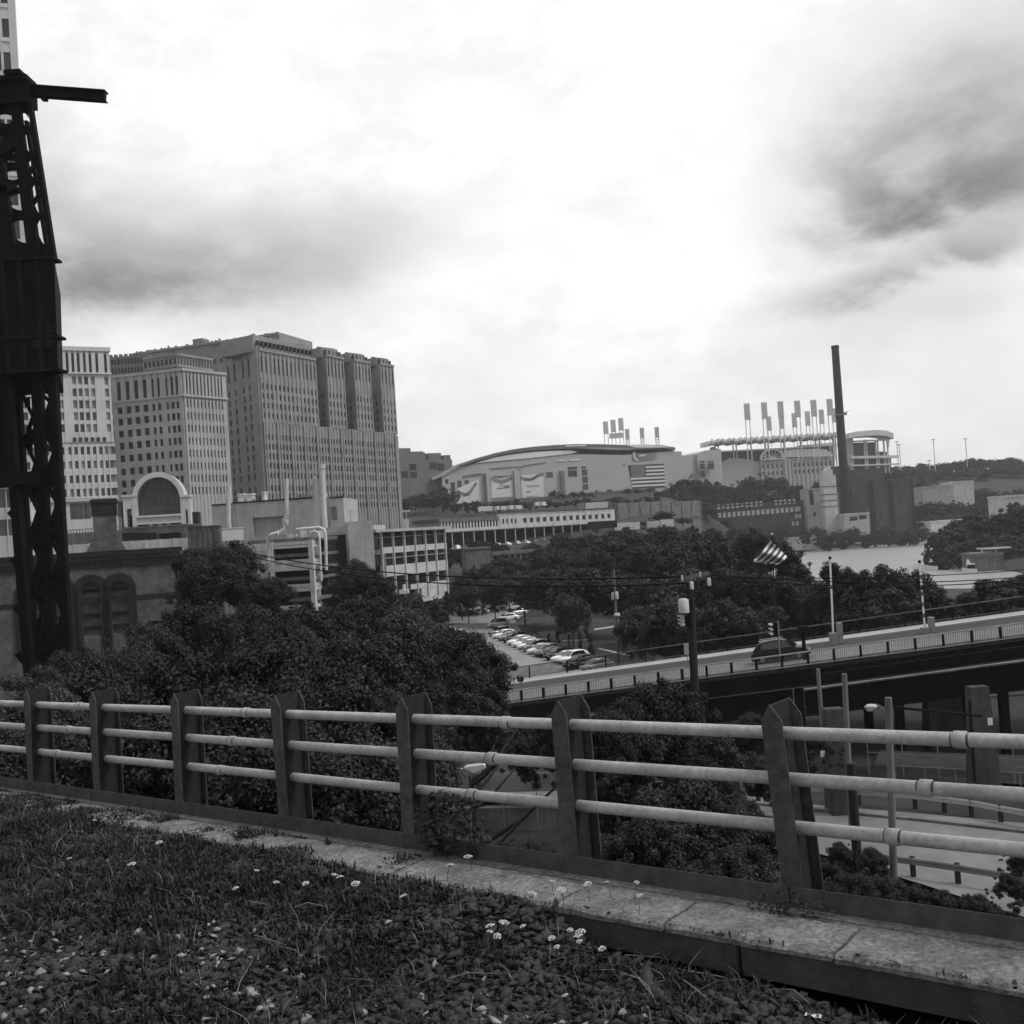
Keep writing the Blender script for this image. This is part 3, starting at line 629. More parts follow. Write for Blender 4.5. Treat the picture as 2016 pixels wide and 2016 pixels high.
a_, b_ = wu.s_at(268), wu.s_at(350); 
for k in range(22): lu.append((wu, wu.L * (k + .5) / 22, zq - 7.6, 1.3, 1.8, 'glass2', .06))
pp = mb.build('attic_block', M['lime3'], rt); windows(pp, lu)
# --- dark blocks right of it (D)
YD = 640; q = [xy(752, YD), xy(866, YD + 20)]; w = Wall(*q); back = Vector((4, 40, 0)); mb = MB()
rt = root('dark_stepped_block', center(q, 40), 'dim grey stepped block with plain walls beside the arena roof', 'building')
def sp(x0, x1, y, d0=0): a, b = w.s_at(x0), w.s_at(x1); mb.obox(w.A, w.X, w.N, Zv, (a, -30, 38), (b, -d0, w.sx((x0 + x1) / 2, y)[1]))
sp(752, 812, 854); sp(812, 862, 867, .3); sp(762, 786, 845, 1); sp(786, 811, 851, 2); sp(820, 844, 854, 2); sp(848, 861, 858, 1.5)
mb.build('wall', M['lime4'], rt); windows(rt, [(w, w.s_at(x), w.sx(x, y)[1], 4.5, 4, 'glass', .1) for x, y in ((787, 881), (771, 895), (788, 896), (826, 878), (840, 880))])
# --- very tall pale tower at the top left, and the white hall at its foot
YT = 300; q = [xy(-60, YT, 400), xy(50, YT + 4, 400)]; w = Wall(*q); mb = MB(); lst = []
rt = root('landmark_tower', center(q, 14), 'tall white stone tower cut off by the top left corner of the picture', 'building')
core(mb, [q[0], q[1], q[1] * 1.062, q[0] * 1.062], 10, 215)
zz_ = [w.sx(10, y)[1] for y in (-10, 54, 117)]; zz_ = [zz_[2] - (zz_[1] - zz_[2]) * k for k in range(8, 0, -1)] + [zz_[2], zz_[1], zz_[0]] + [zz_[0] + 9.5 * k for k in range(1, 5)]
grid(mb, w, 0, w.L, 10, 215, [(w.sx(x, 54)[0], 2.0) for x in (-43, -25, -7, 11)], [(z, 5.6) for z in zz_], lst, .6, .45, ('glass',))
for z in zz_:
    for x in (-43, -25, -7, 11): s_ = w.sx(x, 54)[0]; w.box(mb, s_ - 1.1, s_ + 1.1, z - 4.2, z - 3.8, .3, .75)
mb.build('wall', M['lime'], rt); windows(rt, lst)
q = [xy(-40, 250), xy(52, 252)]; w = Wall(*q); mb = MB(); lst = []; rt = root('white_hall', center(q, 10), 'white hall with tall grey windows seen through the legs of the steel tower', 'building')
zt = w.sx(20, 918)[1]; core(mb, [q[0], q[1], q[1] + Vector((0, 12, 0)), q[0] + Vector((0, 12, 0))], 6, zt)
grid(mb, w, 0, w.L, 6, zt, [(w.s_at(x), 3.0) for x in (-22, 6, 32)], [(w.sx(20, 940)[1], 4.5), (w.sx(20, 995)[1], 4)], lst, .5, .3, ('glass2',)); w.box(mb, -.3, w.L + .3, zt - .4, zt + .5, -.2, 1.0)
mb.build('wall', M['concl'], rt); windows(rt, lst)
# --- arched gateway between the towers
YG = 245; q = [xy(228, YG), xy(362, YG + 3)]; w = Wall(*q); rt = root('arched_gateway', center(q, 10), 'white gateway with a great round-arched glass window and two small side arches', 'building')
mb = MB(); cxm = w.s_at(305); zs = w.sx(305, 976)[1]; r = w.s_at(347) - w.s_at(263); ri = r * .5 * .98; ro = ri * 1.22; zc = w.sx(305, 944)[1]
def arc(rad, n=22, a0=0, a1=math.pi, k=1.12): return [(cxm - rad * math.cos(a0 + (a1 - a0) * i / n), zc + rad * k * math.sin(a0 + (a1 - a0) * i / n)) for i in range(n + 1)]
ou, inr = arc(ro), arc(ri)
for i in range(22): mb.prism([ou[i], ou[i + 1], inr[i + 1], inr[i]], w.A - w.N * 6, w.X, Zv, w.N * 6.6)
zb = 8; zbase = w.sx(305, 984)[1]
for a, b in ((cxm - ro, cxm - ri), (cxm + ri, cxm + ro)): w.box(mb, a, b, zb, zc, -6, .6)
for i, (x0, x1, xa0, xa1) in enumerate(((238, 263, 244, 256), (347, 364, 349, 359))):
    a, b, c, d = (w.s_at(x) for x in (x0, x1, xa0, xa1)); zt = w.sx(x0, 938)[1]; zi = w.sx(xa0, 966)[1]
    w.box(mb, a, c, zb, zt, -5, .5); w.box(mb, d, b, zb, zt, -5, .5); w.box(mb, c, d, zi + (d - c) / 2, zt, -5, .5); w.box(mb, a - .2, b + .2, zt, zt + .5, -5, .8)
    n = 8; mm = (c + d) / 2; rr_ = (d - c) / 2
    for k in range(n):
        t0, t1 = math.pi * k / n, math.pi * (k + 1) / n
        mb.prism([(mm - rr_ * math.cos(t0), zi + rr_ * math.sin(t0)), (mm - rr_ * math.cos(t1), zi + rr_ * math.sin(t1)), (mm - rr_ * math.cos(t1), zi + rr_ + .1), (mm - rr_ * math.cos(t0), zi + rr_ + .1)], w.A - w.N * 5, w.X, Zv, w.N * 5.3)
w.box(mb, cxm - ri, cxm + ri, w.sx(305, 975)[1], w.sx(305, 971)[1], -1, .8); w.box(mb, cxm - ri, cxm + ri, w.sx(305, 988)[1], w.sx(305, 984)[1], -1, .8)
for t in (-.4, .0, .4): w.box(mb, cxm + t * ri - .35, cxm + t * ri + .35, zb, w.sx(305, 984)[1], -1, .5)
w.box(mb, cxm - ri, cxm + ri, w.sx(305, 984)[1], w.sx(305, 975)[1], -2, .1)
mb.build('arch', M['lime'], rt)
mb = MB(); mb.prism([(cxm - ri, zbase)] + inr + [(cxm + ri, zbase)], w.A - w.N * 2.5, w.X, Zv, w.N * .3); g = mb.build('great_window', M['glass2'], rt)
mb = MB()
for k in range(-8, 9):
    x = k * ri / 9; hh = zc + ri * 1.12 * math.sqrt(1 - (k / 9) ** 2); w.box(mb, cxm + x - .07, cxm + x + .07, zbase, hh, -2.2, -1.9)
for k in range(7): zq = zbase + 1.2 + k * 1.9; hw = ri * math.sqrt(max(.02, 1 - (max(0, zq - zc) / ri / 1.12) ** 2)); w.box(mb, cxm - hw, cxm + hw, zq, zq + .12, -2.2, -1.92)
mb.build('glazing_bars', M['lime4'], g)
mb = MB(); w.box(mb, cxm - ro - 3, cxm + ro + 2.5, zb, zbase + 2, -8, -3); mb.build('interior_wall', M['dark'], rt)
# --- roofs and yards at the foot of the towers
Yw = 165
q = [xy(112, Yw), xy(354, Yw)]; w = Wall(*q); mb = MB(); w.box(mb, 0, w.L, 4, w.sx(232, 1022)[1], -14, 0)
for k in range(1, 9): w.box(mb, w.L * k / 9 - .12, w.L * k / 9 + .12, 4, w.sx(232, 1022)[1] + .06, -.1, .14)
mb.build('low_white_building', M['whited'], None, 'long low white building below the gateway, behind the arched brick powerhouse', 'building')
q = [xy(232, 205), xy(352, 205)]; w = Wall(*q); mb = MB(); w.box(mb, 0, w.L, 6, w.sx(300, 994)[1], -10, 0); w.box(mb, -.2, w.L + .2, w.sx(300, 994)[1], w.sx(300, 991)[1], -10.2, .3); w.box(mb, w.s_at(304), w.s_at(345), w.sx(300, 1007)[1], w.sx(300, 1005)[1], 0, 1.5)
rt = root('terrace_building', center(q, 6), 'low grey terrace building with wide dark openings under the gateway', 'building'); mb.build('wall', M['conc2'], rt)
windows(rt, [(w, w.s_at(x), w.sx(x, 1012)[1], 2.6, 1.5, 'dark', .1) for x in (245, 262, 285, 314, 332)], 'opening')
q = [xy(112, 230), xy(236, 230)]; w = Wall(*q); mb = MB(); w.box(mb, 0, w.L, 6, w.sx(170, 1004)[1], -8, 0); w.box(mb, 0, w.L, w.sx(170, 998)[1], w.sx(170, 997)[1], -.2, .1)
for k in range(24): w.box(mb, w.L * k / 23 - .06, w.L * k / 23 + .06, w.sx(170, 1004)[1] - .1, w.sx(170, 998)[1] + .05, -.15, .05)
mb.build('railed_terrace', M['conc2'], None, 'dim terrace with a fine railing at the foot of the pale tower', 'terrace')
q = [xy(353, 150), xy(414, 151)]; w = Wall(*q); mb = MB(); w.box(mb, 0, w.L, 4, w.sx(384, 994)[1], -6, 0); w.box(mb, -.1, w.L + .1, w.sx(384, 994)[1], w.sx(384, 992)[1], -6.1, .15); 
for k in range(1, 6): w.box(mb, w.L * k / 6 - .08, w.L * k / 6 + .08, 4, w.sx(384, 994)[1], 0, .12)
mb.build('dark_shed', M['brickwall'], None, 'dark boxy shed between the gateway and the blank-walled plant', 'shed')
q = [xy(415, 160), xy(459, 161)]; w = Wall(*q); z0, z1 = w.sx(437, 1020)[1], w.sx(437, 997)[1]; rt = root('white_tank', center(q, 4), 'white box tank on short legs in front of the blank wall', 'tank')
mb = MB(); w.box(mb, 0, w.L, z0, z1, -3, 0); w.box(mb, -.08, w.L + .08, z1, z1 + .12, -3.1, .1); mb.build('tank_body', M['white'], rt)
mb = MB()
for k in range(5): w.box(mb, w.L * k / 4 - .1 if k else .02, w.L * k / 4 + .1 if k < 4 else w.L - .02, 6, z0, -2.8, -.1)
mb.build('stand', M['conc2'], rt)
mb = MB(); q = [xy(444, 150), xy(462, 150)]; w = Wall(*q); w.box(mb, 0, w.L, 4, w.sx(450, 1044)[1], -3, 0); w.box(mb, -.3, w.L + .3, w.sx(450, 1044)[1], w.sx(450, 1041)[1], -3.2, .3); mb.build('white_kiosk', M['white'], None, 'small white kiosk half behind the dark tree left of the garage', 'kiosk')
# square brick stack with a dark top
q = [xy(176, 125), xy(221, 126)]; w = Wall(*q); rt = root('brick_stack', center(q, 4), 'square brick stack with a dark collar rising over the powerhouse roof', 'chimney')
mb = MB(); z1, z2, z3 = w.sx(198, 941)[1], w.sx(198, 972)[1], w.sx(198, 1024)[1]; w.box(mb, 0, w.L, 4, z2, -3, 0); 
mb.prism([(-.9, z3 - 1), (w.L + .9, z3 - 1), (w.L, z3 + .9), (0, z3 + .9)], w.A - w.N * 3.2, w.X, Zv, w.N * 3.4); mb.build('shaft', M['brickwall'], rt)
mb = MB(); w.box(mb, -.12, w.L + .12, z2, z1, -3.1, .12); w.box(mb, -.25, w.L + .25, z1 - .5, z1 - .1, -3.2, .25); mb.build('collar', M['brick2'], rt)
# --- powerhouse with round-arched windows
YP = 112; q = [xy(-30, YP - 3), xy(337, YP + 3)]; w = Wall(*q); rt = root('powerhouse', center(q, 4), 'dark brick powerhouse with round-arched windows behind the steel tower', 'building')
zt = w.sx(330, 1036)[1]; mb = MB(); lst = []
ar = [(w.s_at(x), (w.s_at(xb) - w.s_at(xa)) / 2) for x, xa, xb in ((221, 205, 238), (168, 151, 186), (110, 94, 127), (56, 40, 72))]
zsil, zspr = w.sx(221, 1196)[1], w.sx(221, 1111)[1]
core(mb, [q[0] - w.N, q[1] - w.N, q[1] - w.N * 20, q[0] - w.N * 20], 3, zt - .3)
e = 0
for c, hw in sorted(ar) + [(w.L, 0)]:
    w.box(mb, e, c - hw, 3, zt, -1.2, 0)
    if hw:
        w.box(mb, c - hw, c + hw, 3, zsil, -1.2, -.0); n = 14
        for k in range(n):
            t0, t1 = math.pi * k / n, math.pi * (k + 1) / n
            mb.prism([(c - hw * math.cos(t0), zspr + hw * math.sin(t0)), (c - hw * math.cos(t1), zspr + hw * math.sin(t1)), (c - hw * math.cos(t1), zt), (c - hw * math.cos(t0), zt)], w.A - w.N * 1.2, w.X, Zv, w.N * 1.2)
    e = c + hw
mb.build('wall', M['brickwall'], rt)
mb = MB()
w.box(mb, -.2, w.L + .25, zt - .3, zt + .25, -1, .45); w.box(mb, 0, w.L, zt - 1.5, zt - 1.25, -.1, .18); 
for k in range(60): w.box(mb, w.L * k / 60, w.L * k / 60 + .24, zt - 1.25, zt - .7, -.1, .2)
zb1 = w.sx(290, 1123)[1]; w.box(mb, 0, w.L, zb1 - .28, zb1 + .2, -.1, .1)
mb.build('string_course', M['brick2'], rt)
for c, hw in ar:
    mb = MB(); ro = hw + .85; n = 16
    for k in range(n):
        t0, t1 = math.pi * k / n, math.pi * (k + 1) / n
        mb.prism([(c - hw * math.cos(t0), zspr + hw * math.sin(t0)), (c - hw * math.cos(t1), zspr + hw * math.sin(t1)), (c - ro * math.cos(t1), zspr + ro * math.sin(t1)), (c - ro * math.cos(t0), zspr + ro * math.sin(t0))], w.A - w.N * .1, w.X, Zv, w.N * .32)
    for s in (-1, 1): w.box(mb, min(c + s * hw, c + s * ro), max(c + s * hw, c + s * ro), zsil - 1.5, zspr, -.1, .22)
    mb.build('arch_surround', M['brick2'], rt)
    mb = MB(); mb.prism([(c - hw, zsil)] + [(c - hw * math.cos(math.pi * k / n), zspr + hw * math.sin(math.pi * k / n)) for k in range(n + 1)] + [(c + hw, zsil)], w.A - w.N * .9, w.X, Zv, w.N * .1); g = mb.build('window', M['conc2'], rt)
    for z in (zspr, zsil + (zspr - zsil) * .45, zsil + (zspr - zsil) * .18): mb = MB(); w.box(mb, c - hw, c + hw, z - .16, z + .16, -.8, -.5); mb.build('transom', M['brick2'], g)
# --- blank-walled plant with pipes
YB = 205; q = [xy(400, YB + 2), xy(652, YB)]; w = Wall(*q); rt = root('blank_walled_plant', center(q, 4), 'plant with a blank pale wall, a dark recessed panel and roof units', 'building')
mb = MB(); s1, s2 = w.s_at(443), w.s_at(597); z1, z2 = w.sx(520, 945)[1], w.sx(420, 953)[1]; zp = w.sx(640, 939.5)[1]
rx0, rx1, rz0, rz1 = w.s_at(480), w.s_at(541), w.sx(510, 1011)[1], w.sx(510, 975)[1]
w.box(mb, 0, s1, 4, z2, -12, -.5); w.box(mb, s1, rx0, 4, z1, -15, 0); w.box(mb, rx1, s2, 4, z1, -15, 0); w.box(mb, rx0, rx1, rz1, z1, -15, 0); w.box(mb, rx0, rx1, 4, rz0, -15, 0); w.box(mb, rx0, rx1, rz0, rz1, -15, -1.2)
w.box(mb, s2, w.s_at(627), 4, z1 + .2, -15, -1.2); w.box(mb, w.s_at(627), w.L, 4, zp, -12, .4)
mb.build('wall', M['conc'], rt)
mb = MB(); w.box(mb, 0, s2, z1, z1 + .35, -.4, .15) if False else w.box(mb, s1, s2, z1, z1 + .3, -.4, .12); w.box(mb, 0, s1, z2, z2 + .3, -.8, -.4); w.box(mb, w.s_at(627), w.L, zp, zp + .3, -.4, .5); mb.build('coping', M['dark'], rt)
windows(rt, [(w, w.s_at(635), w.sx(635, y)[1], 1.2, h, 'conc2', .5) for y, h in ((968, 2.6), (1030, 5))], 'louvre')
for x0, x1, y, g in ((450, 461, 934, 'white'), (466, 477, 934, 'white'), (483, 489, 936, 'conc2'), (495, 500, 930, 'concl'), (570, 592, 937, 'grey'), (608, 613, 935, 'white')):
    mb = MB(); a, b = w.s_at(x0), w.s_at(x1); zt_ = w.sx(x0, y)[1]; w.box(mb, a, b, z1 - .5, zt_, -3.5, -1.5); w.box(mb, a - .1, b + .1, zt_, zt_ + .35, -3.6, -1.4); mb.build('roof_unit', M[g], rt)
def pipe(pts, r, label, mt='concl', d=3.0):
    m = MB(); m.tube([w.A + w.X * w.sx(x, y)[0] + w.N * d + Zv * w.sx(x, y)[1] for x, y in pts], r, 8); m.build('pipe', M[mt], None, label, 'pipe', 'white pipes of the plant')
pipe([(441, 920), (441, 985), (443, 1000), (440, 1012)], .5, 'leftmost white pipe dropping down the corner of the blank wall')
pipe([(549, 905), (549, 950), (550, 972), (545, 980), (546, 1010)], .42, 'white pipe with a dog-leg right of the dark panel')
pipe([(600, 900), (601, 940), (602, 985)], .36, 'left pipe of the pair on the right half of the blank wall')
pipe([(607.5, 905), (608, 940), (609, 992)], .5, 'thicker pipe of the pair on the right half of the blank wall', d=3.6)
pipe([(618, 886), (620, 940), (624, 1000), (629, 1080)], .55, 'tall white stack pipe rising above the blank roof', d=4.2)
pipe([(617.5, 879), (617.8, 886)], .75, 'capped top of the tall stack pipe', d=4.2)
# garage frame in front
YF = 176; q = [xy(463, YF), xy(588, YF - 2)]; w2 = Wall(xy(588, YF - 2), xy(617, YF + 16)); wg = Wall(*q); rt = root('concrete_garage', center(q, 4), 'open concrete frame garage with pale beams and dark decks', 'building')
mb = MB(); zf = lambda y: wg.sx(585, y)[1]
for y0, y1 in ((1020, 1026), (1026.8, 1032), (1054, 1061), (1062, 1075), (1101, 1107), (1108, 1115), (1141, 1148), (1150, 1157)): wg.box(mb, 0, wg.L, zf(y1), zf(y0), -.5, 0); w2.box(mb, 0, w2.L, zf(y1), zf(y0), -.5, -.02)
for x0, x1 in ((462, 464), (508, 514.5), (582, 590)): wg.box(mb, wg.s_at(x0), wg.s_at(x1), 4, zf(1019), -.6, .25)
for x in (598, 606, 615): w2.box(mb, w2.s_at(x) - .2, w2.s_at(x) + .2, 4, zf(1020), -.6, .15)
mb.build('frame', M['concl'], rt)
mb = MB()
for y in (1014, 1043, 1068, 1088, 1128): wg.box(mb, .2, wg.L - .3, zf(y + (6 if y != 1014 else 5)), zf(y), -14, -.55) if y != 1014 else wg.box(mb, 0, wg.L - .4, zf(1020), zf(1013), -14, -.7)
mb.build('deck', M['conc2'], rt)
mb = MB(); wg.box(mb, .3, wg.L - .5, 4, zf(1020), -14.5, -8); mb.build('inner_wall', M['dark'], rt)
w = wg
def rpipe(pts, r, label, d=.8): 
    m = MB(); m.tube([wg.A + wg.X * wg.sx(x, y)[0] + wg.N * d + Zv * wg.sx(x, y)[1] for x, y in pts], r, 8); m.build('pipe', M['white'], None, label, 'pipe', 'white pipes of the plant')
rpipe([(563, 1011), (563, 999), (605, 995), (615, 999), (617.5, 1010), (619, 1075)], .26, 'outer white pipe bending over the garage corner')
rpipe([(590, 1006), (597, 1002), (604, 1004), (607, 1014), (611, 1095)], .2, 'inner white pipe bending down the garage corner', 1.1)
rpipe([(511, 1060), (510, 1013), (516, 1008), (529, 1005)], .3, 'fat white pipe climbing the left column of the garage', .9)
rpipe([(519, 1008), (536, 998), (536, 980)], .5, 'short upright vent pipe on the garage roof', -1)
mb = MB()
for x0, x1, y0, y1 in ((500, 530, 1010, 1004), (545, 556, 1012, 992), (568, 590, 1008, 1001)): wg.box(mb, wg.s_at(x0), wg.s_at(x1), zf(y0 + 8), zf(y1), -6, -3)
mb.build('roof_plant', M['conc'], None, 'pale boxy plant on the garage roof beside the bent pipes', 'roof plant')
# --- white building with banded windows
q = [xy(703.5, 190), xy(841, 212)]; w = Wall(*q); bk = -w.N * 22; rt = root('banded_office', center(q, 4), 'white three-storey office with window bands, mullions and a blank stair block', 'building')
sb = w.sx; zr_ = sb(703.5, 1005)[1]; nz = lambda y: sb(706, y)[1]
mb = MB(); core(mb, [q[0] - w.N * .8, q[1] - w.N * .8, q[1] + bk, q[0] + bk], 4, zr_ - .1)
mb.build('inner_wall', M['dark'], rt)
mb = MB()
for y0, y1 in ((1034, 1046), (1070, 1091)): w.box(mb, w.s_at(722) if y0 == 1034 else w.s_at(725), w.L, nz(y1), nz(y0), -.9, 0)
w.box(mb, w.s_at(770), w.L, nz(1122), nz(1112), -.9, 0); w.box(mb, w.s_at(790), w.L, nz(1150), nz(1121), -.9, -.05); mb.build('spandrel', M['whited'], rt)
mb = MB(); w.box(mb, -.4, w.L + .8, zr_, zr_ + .55, -20, 1.0); w.box(mb, w.s_at(706), w.s_at(760), zr_ + .55, zr_ + 1.5, -12, -4); mb.build('roof', M['conc'], rt)
mb = MB(); w.box(mb, 0, w.s_at(718), nz(1047), nz(1037), -.9, .05); w.box(mb, w.s_at(719), w.s_at(725), nz(1150), nz(1046), -.9, .1); w.box(mb, 0, w.s_at(719), nz(1150), nz(1082), -.9, .02); mb.build('grey_infill', M['conc2'], rt)
mb = MB()
for x in (717, 739, 760, 780.5, 800, 819, 837): w.box(mb, w.s_at(x) + .15, w.s_at(x) + .38, nz(1140), zr_, -.5, .3)
for y in (1014.5, 1055, 1104): w.box(mb, 0 if y < 1020 else w.s_at(725), w.L, nz(y + .8), nz(y), -.6, .05 if y < 1100 else -.3)
mb.build('mullion', M['concl'], rt)
lst = []
for y0, y1 in ((1008, 1034), (1048, 1070), (1091, 1121)):
    xs_ = [703.5, 717, 739, 760, 780.5, 800, 819, 837, 841]
    for i in range(8):
        a, b = w.s_at(xs_[i]), w.s_at(xs_[i + 1]); lst.append((w, (a + b) / 2, (nz(y0) + nz(y1)) / 2, b - a - .1, nz(y0) - nz(y1) - .1, random.choice(('glass', 'glass', 'dark')), -.7))
windows(rt, lst, 'window')
ws = Wall(xy(656.5, 186), xy(704, 187)); mb = MB(); z1 = ws.sx(680, 983)[1]; ws.box(mb, 0, ws.L, 4, z1, -14, 0); mb.build('stair_block', M['conc'], rt)
mb = MB(); ws.box(mb, ws.s_at(670), ws.s_at(680), z1, ws.sx(675, 959)[1], -9, -6); mb.build('roof_vent', M['concl'], rt)
mb = MB(); a = w.A + w.N * 2.4 + w.X * w.s_at(737); 
mb.tube([a + Zv * nz(1123), a + Zv * nz(1108)], .35, 8); mb.box(a + Vector((-.9, -.6, nz(1126))), a + Vector((.9, .6, nz(1118)))); mb.build('ventilator', M['white'], None, 'small white ventilator at the foot of the banded office', 'vent')
# --- station hall on legs
q = [xy(832, 372), xy(1160.5, 440)]; w = Wall(*q); rt = root('station_hall', center(q, 10), 'long pale station hall with a row of dark windows standing on columns', 'building')
s9 = w.s_at(951); zA, zB = w.sx(1060, 966)[1], w.sx(1060, 991)[1]
mb = MB(); lst = []
sl_x = [824.1 + c * .1984 for c in (840, 902, 965, 1028, 1091, 1154, 1216, 1279, 1340, 1401, 1460, 1520, 1580, 1638)]
zc = w.sx(1060, 978)[1]
cols = [(w.s_at(x), 2.0) for x in sl_x] + [(w.s_at(824.1 + c * .1984), 1.0) for c in (590, 634, 672, 715, 752)]
w.box(mb, s9, w.L, zB, zA, -14, -.2); grid(mb, w, s9 - 2.5, w.L, zB, zA, cols, [(zc, 1.9)], lst, .3, .2, ('glass',)); w.box(mb, s9 - 2.5, w.L + .2, zA, zA + .2, -14, .45)
mb.build('wall', M['whited'], rt); windows(rt, lst)
mb = MB(); lst = []; cols = [(s9 * (k + .6) / 20, .9) for k in range(19)]
w.box(mb, 0, s9 - 2.6, zB, zA - 1.8, -14, -.2); grid(mb, w, 0, s9 - 2.6, zB, zA - 1.8, cols, [(zc - .3, 2.8)], lst, .3, .2, ('glass',)); mb.build('old_wing', M['concl'], rt); windows(rt, lst)
mb = MB(); w.box(mb, -1, s9 - 2.6, zA - 1.8, zA - .4, -15, .6); mb.build('roof_band', M['conc2'], rt)
mb = MB()
for k in range(19): w.box(mb, w.L * k / 18 - .18, w.L * k / 18 + .18, 10, zB, -.6, -.2)
mb.build('column', M['conc'], rt)
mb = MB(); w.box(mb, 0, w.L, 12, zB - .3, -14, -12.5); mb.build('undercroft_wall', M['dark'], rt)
# parking deck and cars under it are added with the cars
q = [xy(655, 400), xy(775, 420)]; w = Wall(*q); rt = root('platform_canopy', center(q, 14), 'long white platform canopy below the great office slab', 'canopy')
mb = MB(); z1 = w.sx(720, 965)[1]
for k in range(6): w.box(mb, w.L * k / 6 + .1, w.L * (k + 1) / 6 - .1, z1 - .35, z1, -5, .3)
mb.build('roof', M['white'], rt)
mb = MB()
for k in range(13): w.box(mb, w.L * k / 12 - .12, w.L * k / 12 + .12, 14, z1 - .35, -2.6, -2.3)
w.box(mb, 0, w.L, 14, z1 - 3.5, -6, -1); mb.build('post', M['conc'], rt)
# rows of pale vans and boxes on the road above the hall
def van(x0, x1, y, Y, h, label, mt='white'):
    w = Wall(xy(x0, Y), xy(x1, Y + 2)); z = w.sx((x0 + x1) / 2, y)[1]; rt = root('parked_van', center([w.A, w.B], z), label, 'van', 'pale vans on the street before the arena')
    mb = MB(); w.box(mb, 0, w.L * .78, z + .5, z + h, -2, 0); mb.prism([(w.L * .78, z + .5), (w.L, z + .5), (w.L, z + h * .55), (w.L * .9, z + h * .6), (w.L * .84, z + h * .95), (w.L * .78, z + h * .95)], w.A - w.N * 2, w.X, Zv, w.N * 2); mb.build('body', M[mt], rt)
    mb = MB()
    for f in (.16, .84): c = w.A + w.X * w.L * f + Zv * (z + .45); mb.tube([c - w.N * .3, c + w.N * .05], .45, 8, sm=False)
    mb.build('wheel', M['rubber'], rt)
    mb = MB(); w.box(mb, w.L * .8, w.L * .88, z + h * .58, z + h * .85, -.5, .03); mb.build('side_window', M['carglass'], rt)
for i, (x0, x1, y) in enumerate(((906, 938, 966), (940, 946, 964.5), (949, 962, 964), (964, 975, 963), (977, 990, 962.5), (1015, 1024, 956.5), (1026, 1035, 956))):
    van(x0, x1, y, 520, 2.6 if x1 - x0 < 20 else 3.0, ('longest white van, leftmost in the row before the arena', 'tiny grey-white van just right of the longest one', 'white van second in the row, below the middle banner', 'white van below the right pylon of the banners', 'white van at the right end of the banner row', 'small white van standing apart, left of the last one', 'last small white van before the trees of the arena')[i])
# retaining wall right of the hall
q = [xy(1168, 470), xy(1325, 520)]; w = Wall(*q); mb = MB(); w.box(mb, 0, w.L, 6, w.sx(1240, 947)[1], -3, 0); 
for k in range(9): w.box(mb, w.L * k / 8 - .3, w.L * k / 8 + .3, 6, w.sx(1240, 949)[1], 0, .4)
w.box(mb, 0, w.L, w.sx(1240, 978)[1] - .4, w.sx(1240, 978)[1], 0, .5); mb.build('retaining_wall', M['conc2'], None, 'long dim retaining wall right of the station hall', 'wall')
q = [xy(880, 500), xy(1165, 520)]; w = Wall(*q); mb = MB(); w.box(mb, 0, w.L, 6, w.sx(1000, 967)[1], -6, 0); w.box(mb, 0, w.L, w.sx(1000, 967)[1], w.sx(1000, 966)[1], -6.3, .3); mb.build('street_wall', M['conc2'], None, 'grey wall carrying the street above the station hall', 'wall')
for i, (x0, x1, y, mt, lb) in enumerate(((1108, 1150, 951.5, 'white', 'long white trailer on the street above the hall roof'), (1092, 1105, 953.5, 'grey', 'short grey trailer left of the long white one'), (1110, 1165, 988, 'pk', 'dark coach below the right end of the hall'), (1160, 1208, 991, 'white', 'white trailer with dark panels right of the hall'), (1222, 1246, 988, 'whited', 'left one of two white box trailers by the retaining wall'), (1248, 1272, 985, 'white', 'right one of two white box trailers by the retaining wall'))):
    Y = 505 if y < 960 else 415; w = Wall(xy(x0, Y), xy(x1, Y)); z = w.sx((x0 + x1) / 2, y)[1]; rt = root('box_trailer', center([w.A, w.B], z - 2.6), lb, 'trailer', 'trailers by the station')
    mb = MB(); w.box(mb, 0, w.L, z - 1.9, z + 1.0, -2.4, 0); w.box(mb, .05, w.L - .05, z + 1.0, z + 1.08, -2.3, -.1); mb.build('body', M[mt], rt)
    mb = MB()
    for f in (.14, .22, .84): c = w.A + w.X * w.L * f + Zv * (z - 2.1); mb.tube([c - w.N * .5, c - w.N * .1], .5, 8, sm=False)
    mb.build('wheel', M['rubber'], rt)
# abutment and arches low in the trees
q = [xy(876, 300), xy(922, 302)]; w = Wall(*q); mb = MB(); z1 = w.sx(900, 1036)[1]; w.box(mb, 0, w.L, 4, z1, -6, 0); w.box(mb, -.3, w.L + .3, z1, z1 + .5, -6, .3); mb.build('abutment', M['conc2'], None, 'squat concrete abutment low among the trees, left of the arches', 'abutment')
q = [xy(926, 308), xy(1075, 318)]; w = Wall(*q); mb = MB(); z1, z2 = w.sx(1000, 1037)[1], w.sx(1000, 1069)[1]
w.box(mb, 0, w.L, z1 - 1, z1, -4, 0); w.box(mb, 0, w.L, 4, z2, -5, .5)
for k in range(15): w.box(mb, w.L * k / 14 - .35, w.L * k / 14 + .35, z2, z1 - 1, -3, -.2)
mb.build('old_viaduct', M['conc2'], None, 'low old viaduct with square openings among the trees below the hall', 'viaduct')
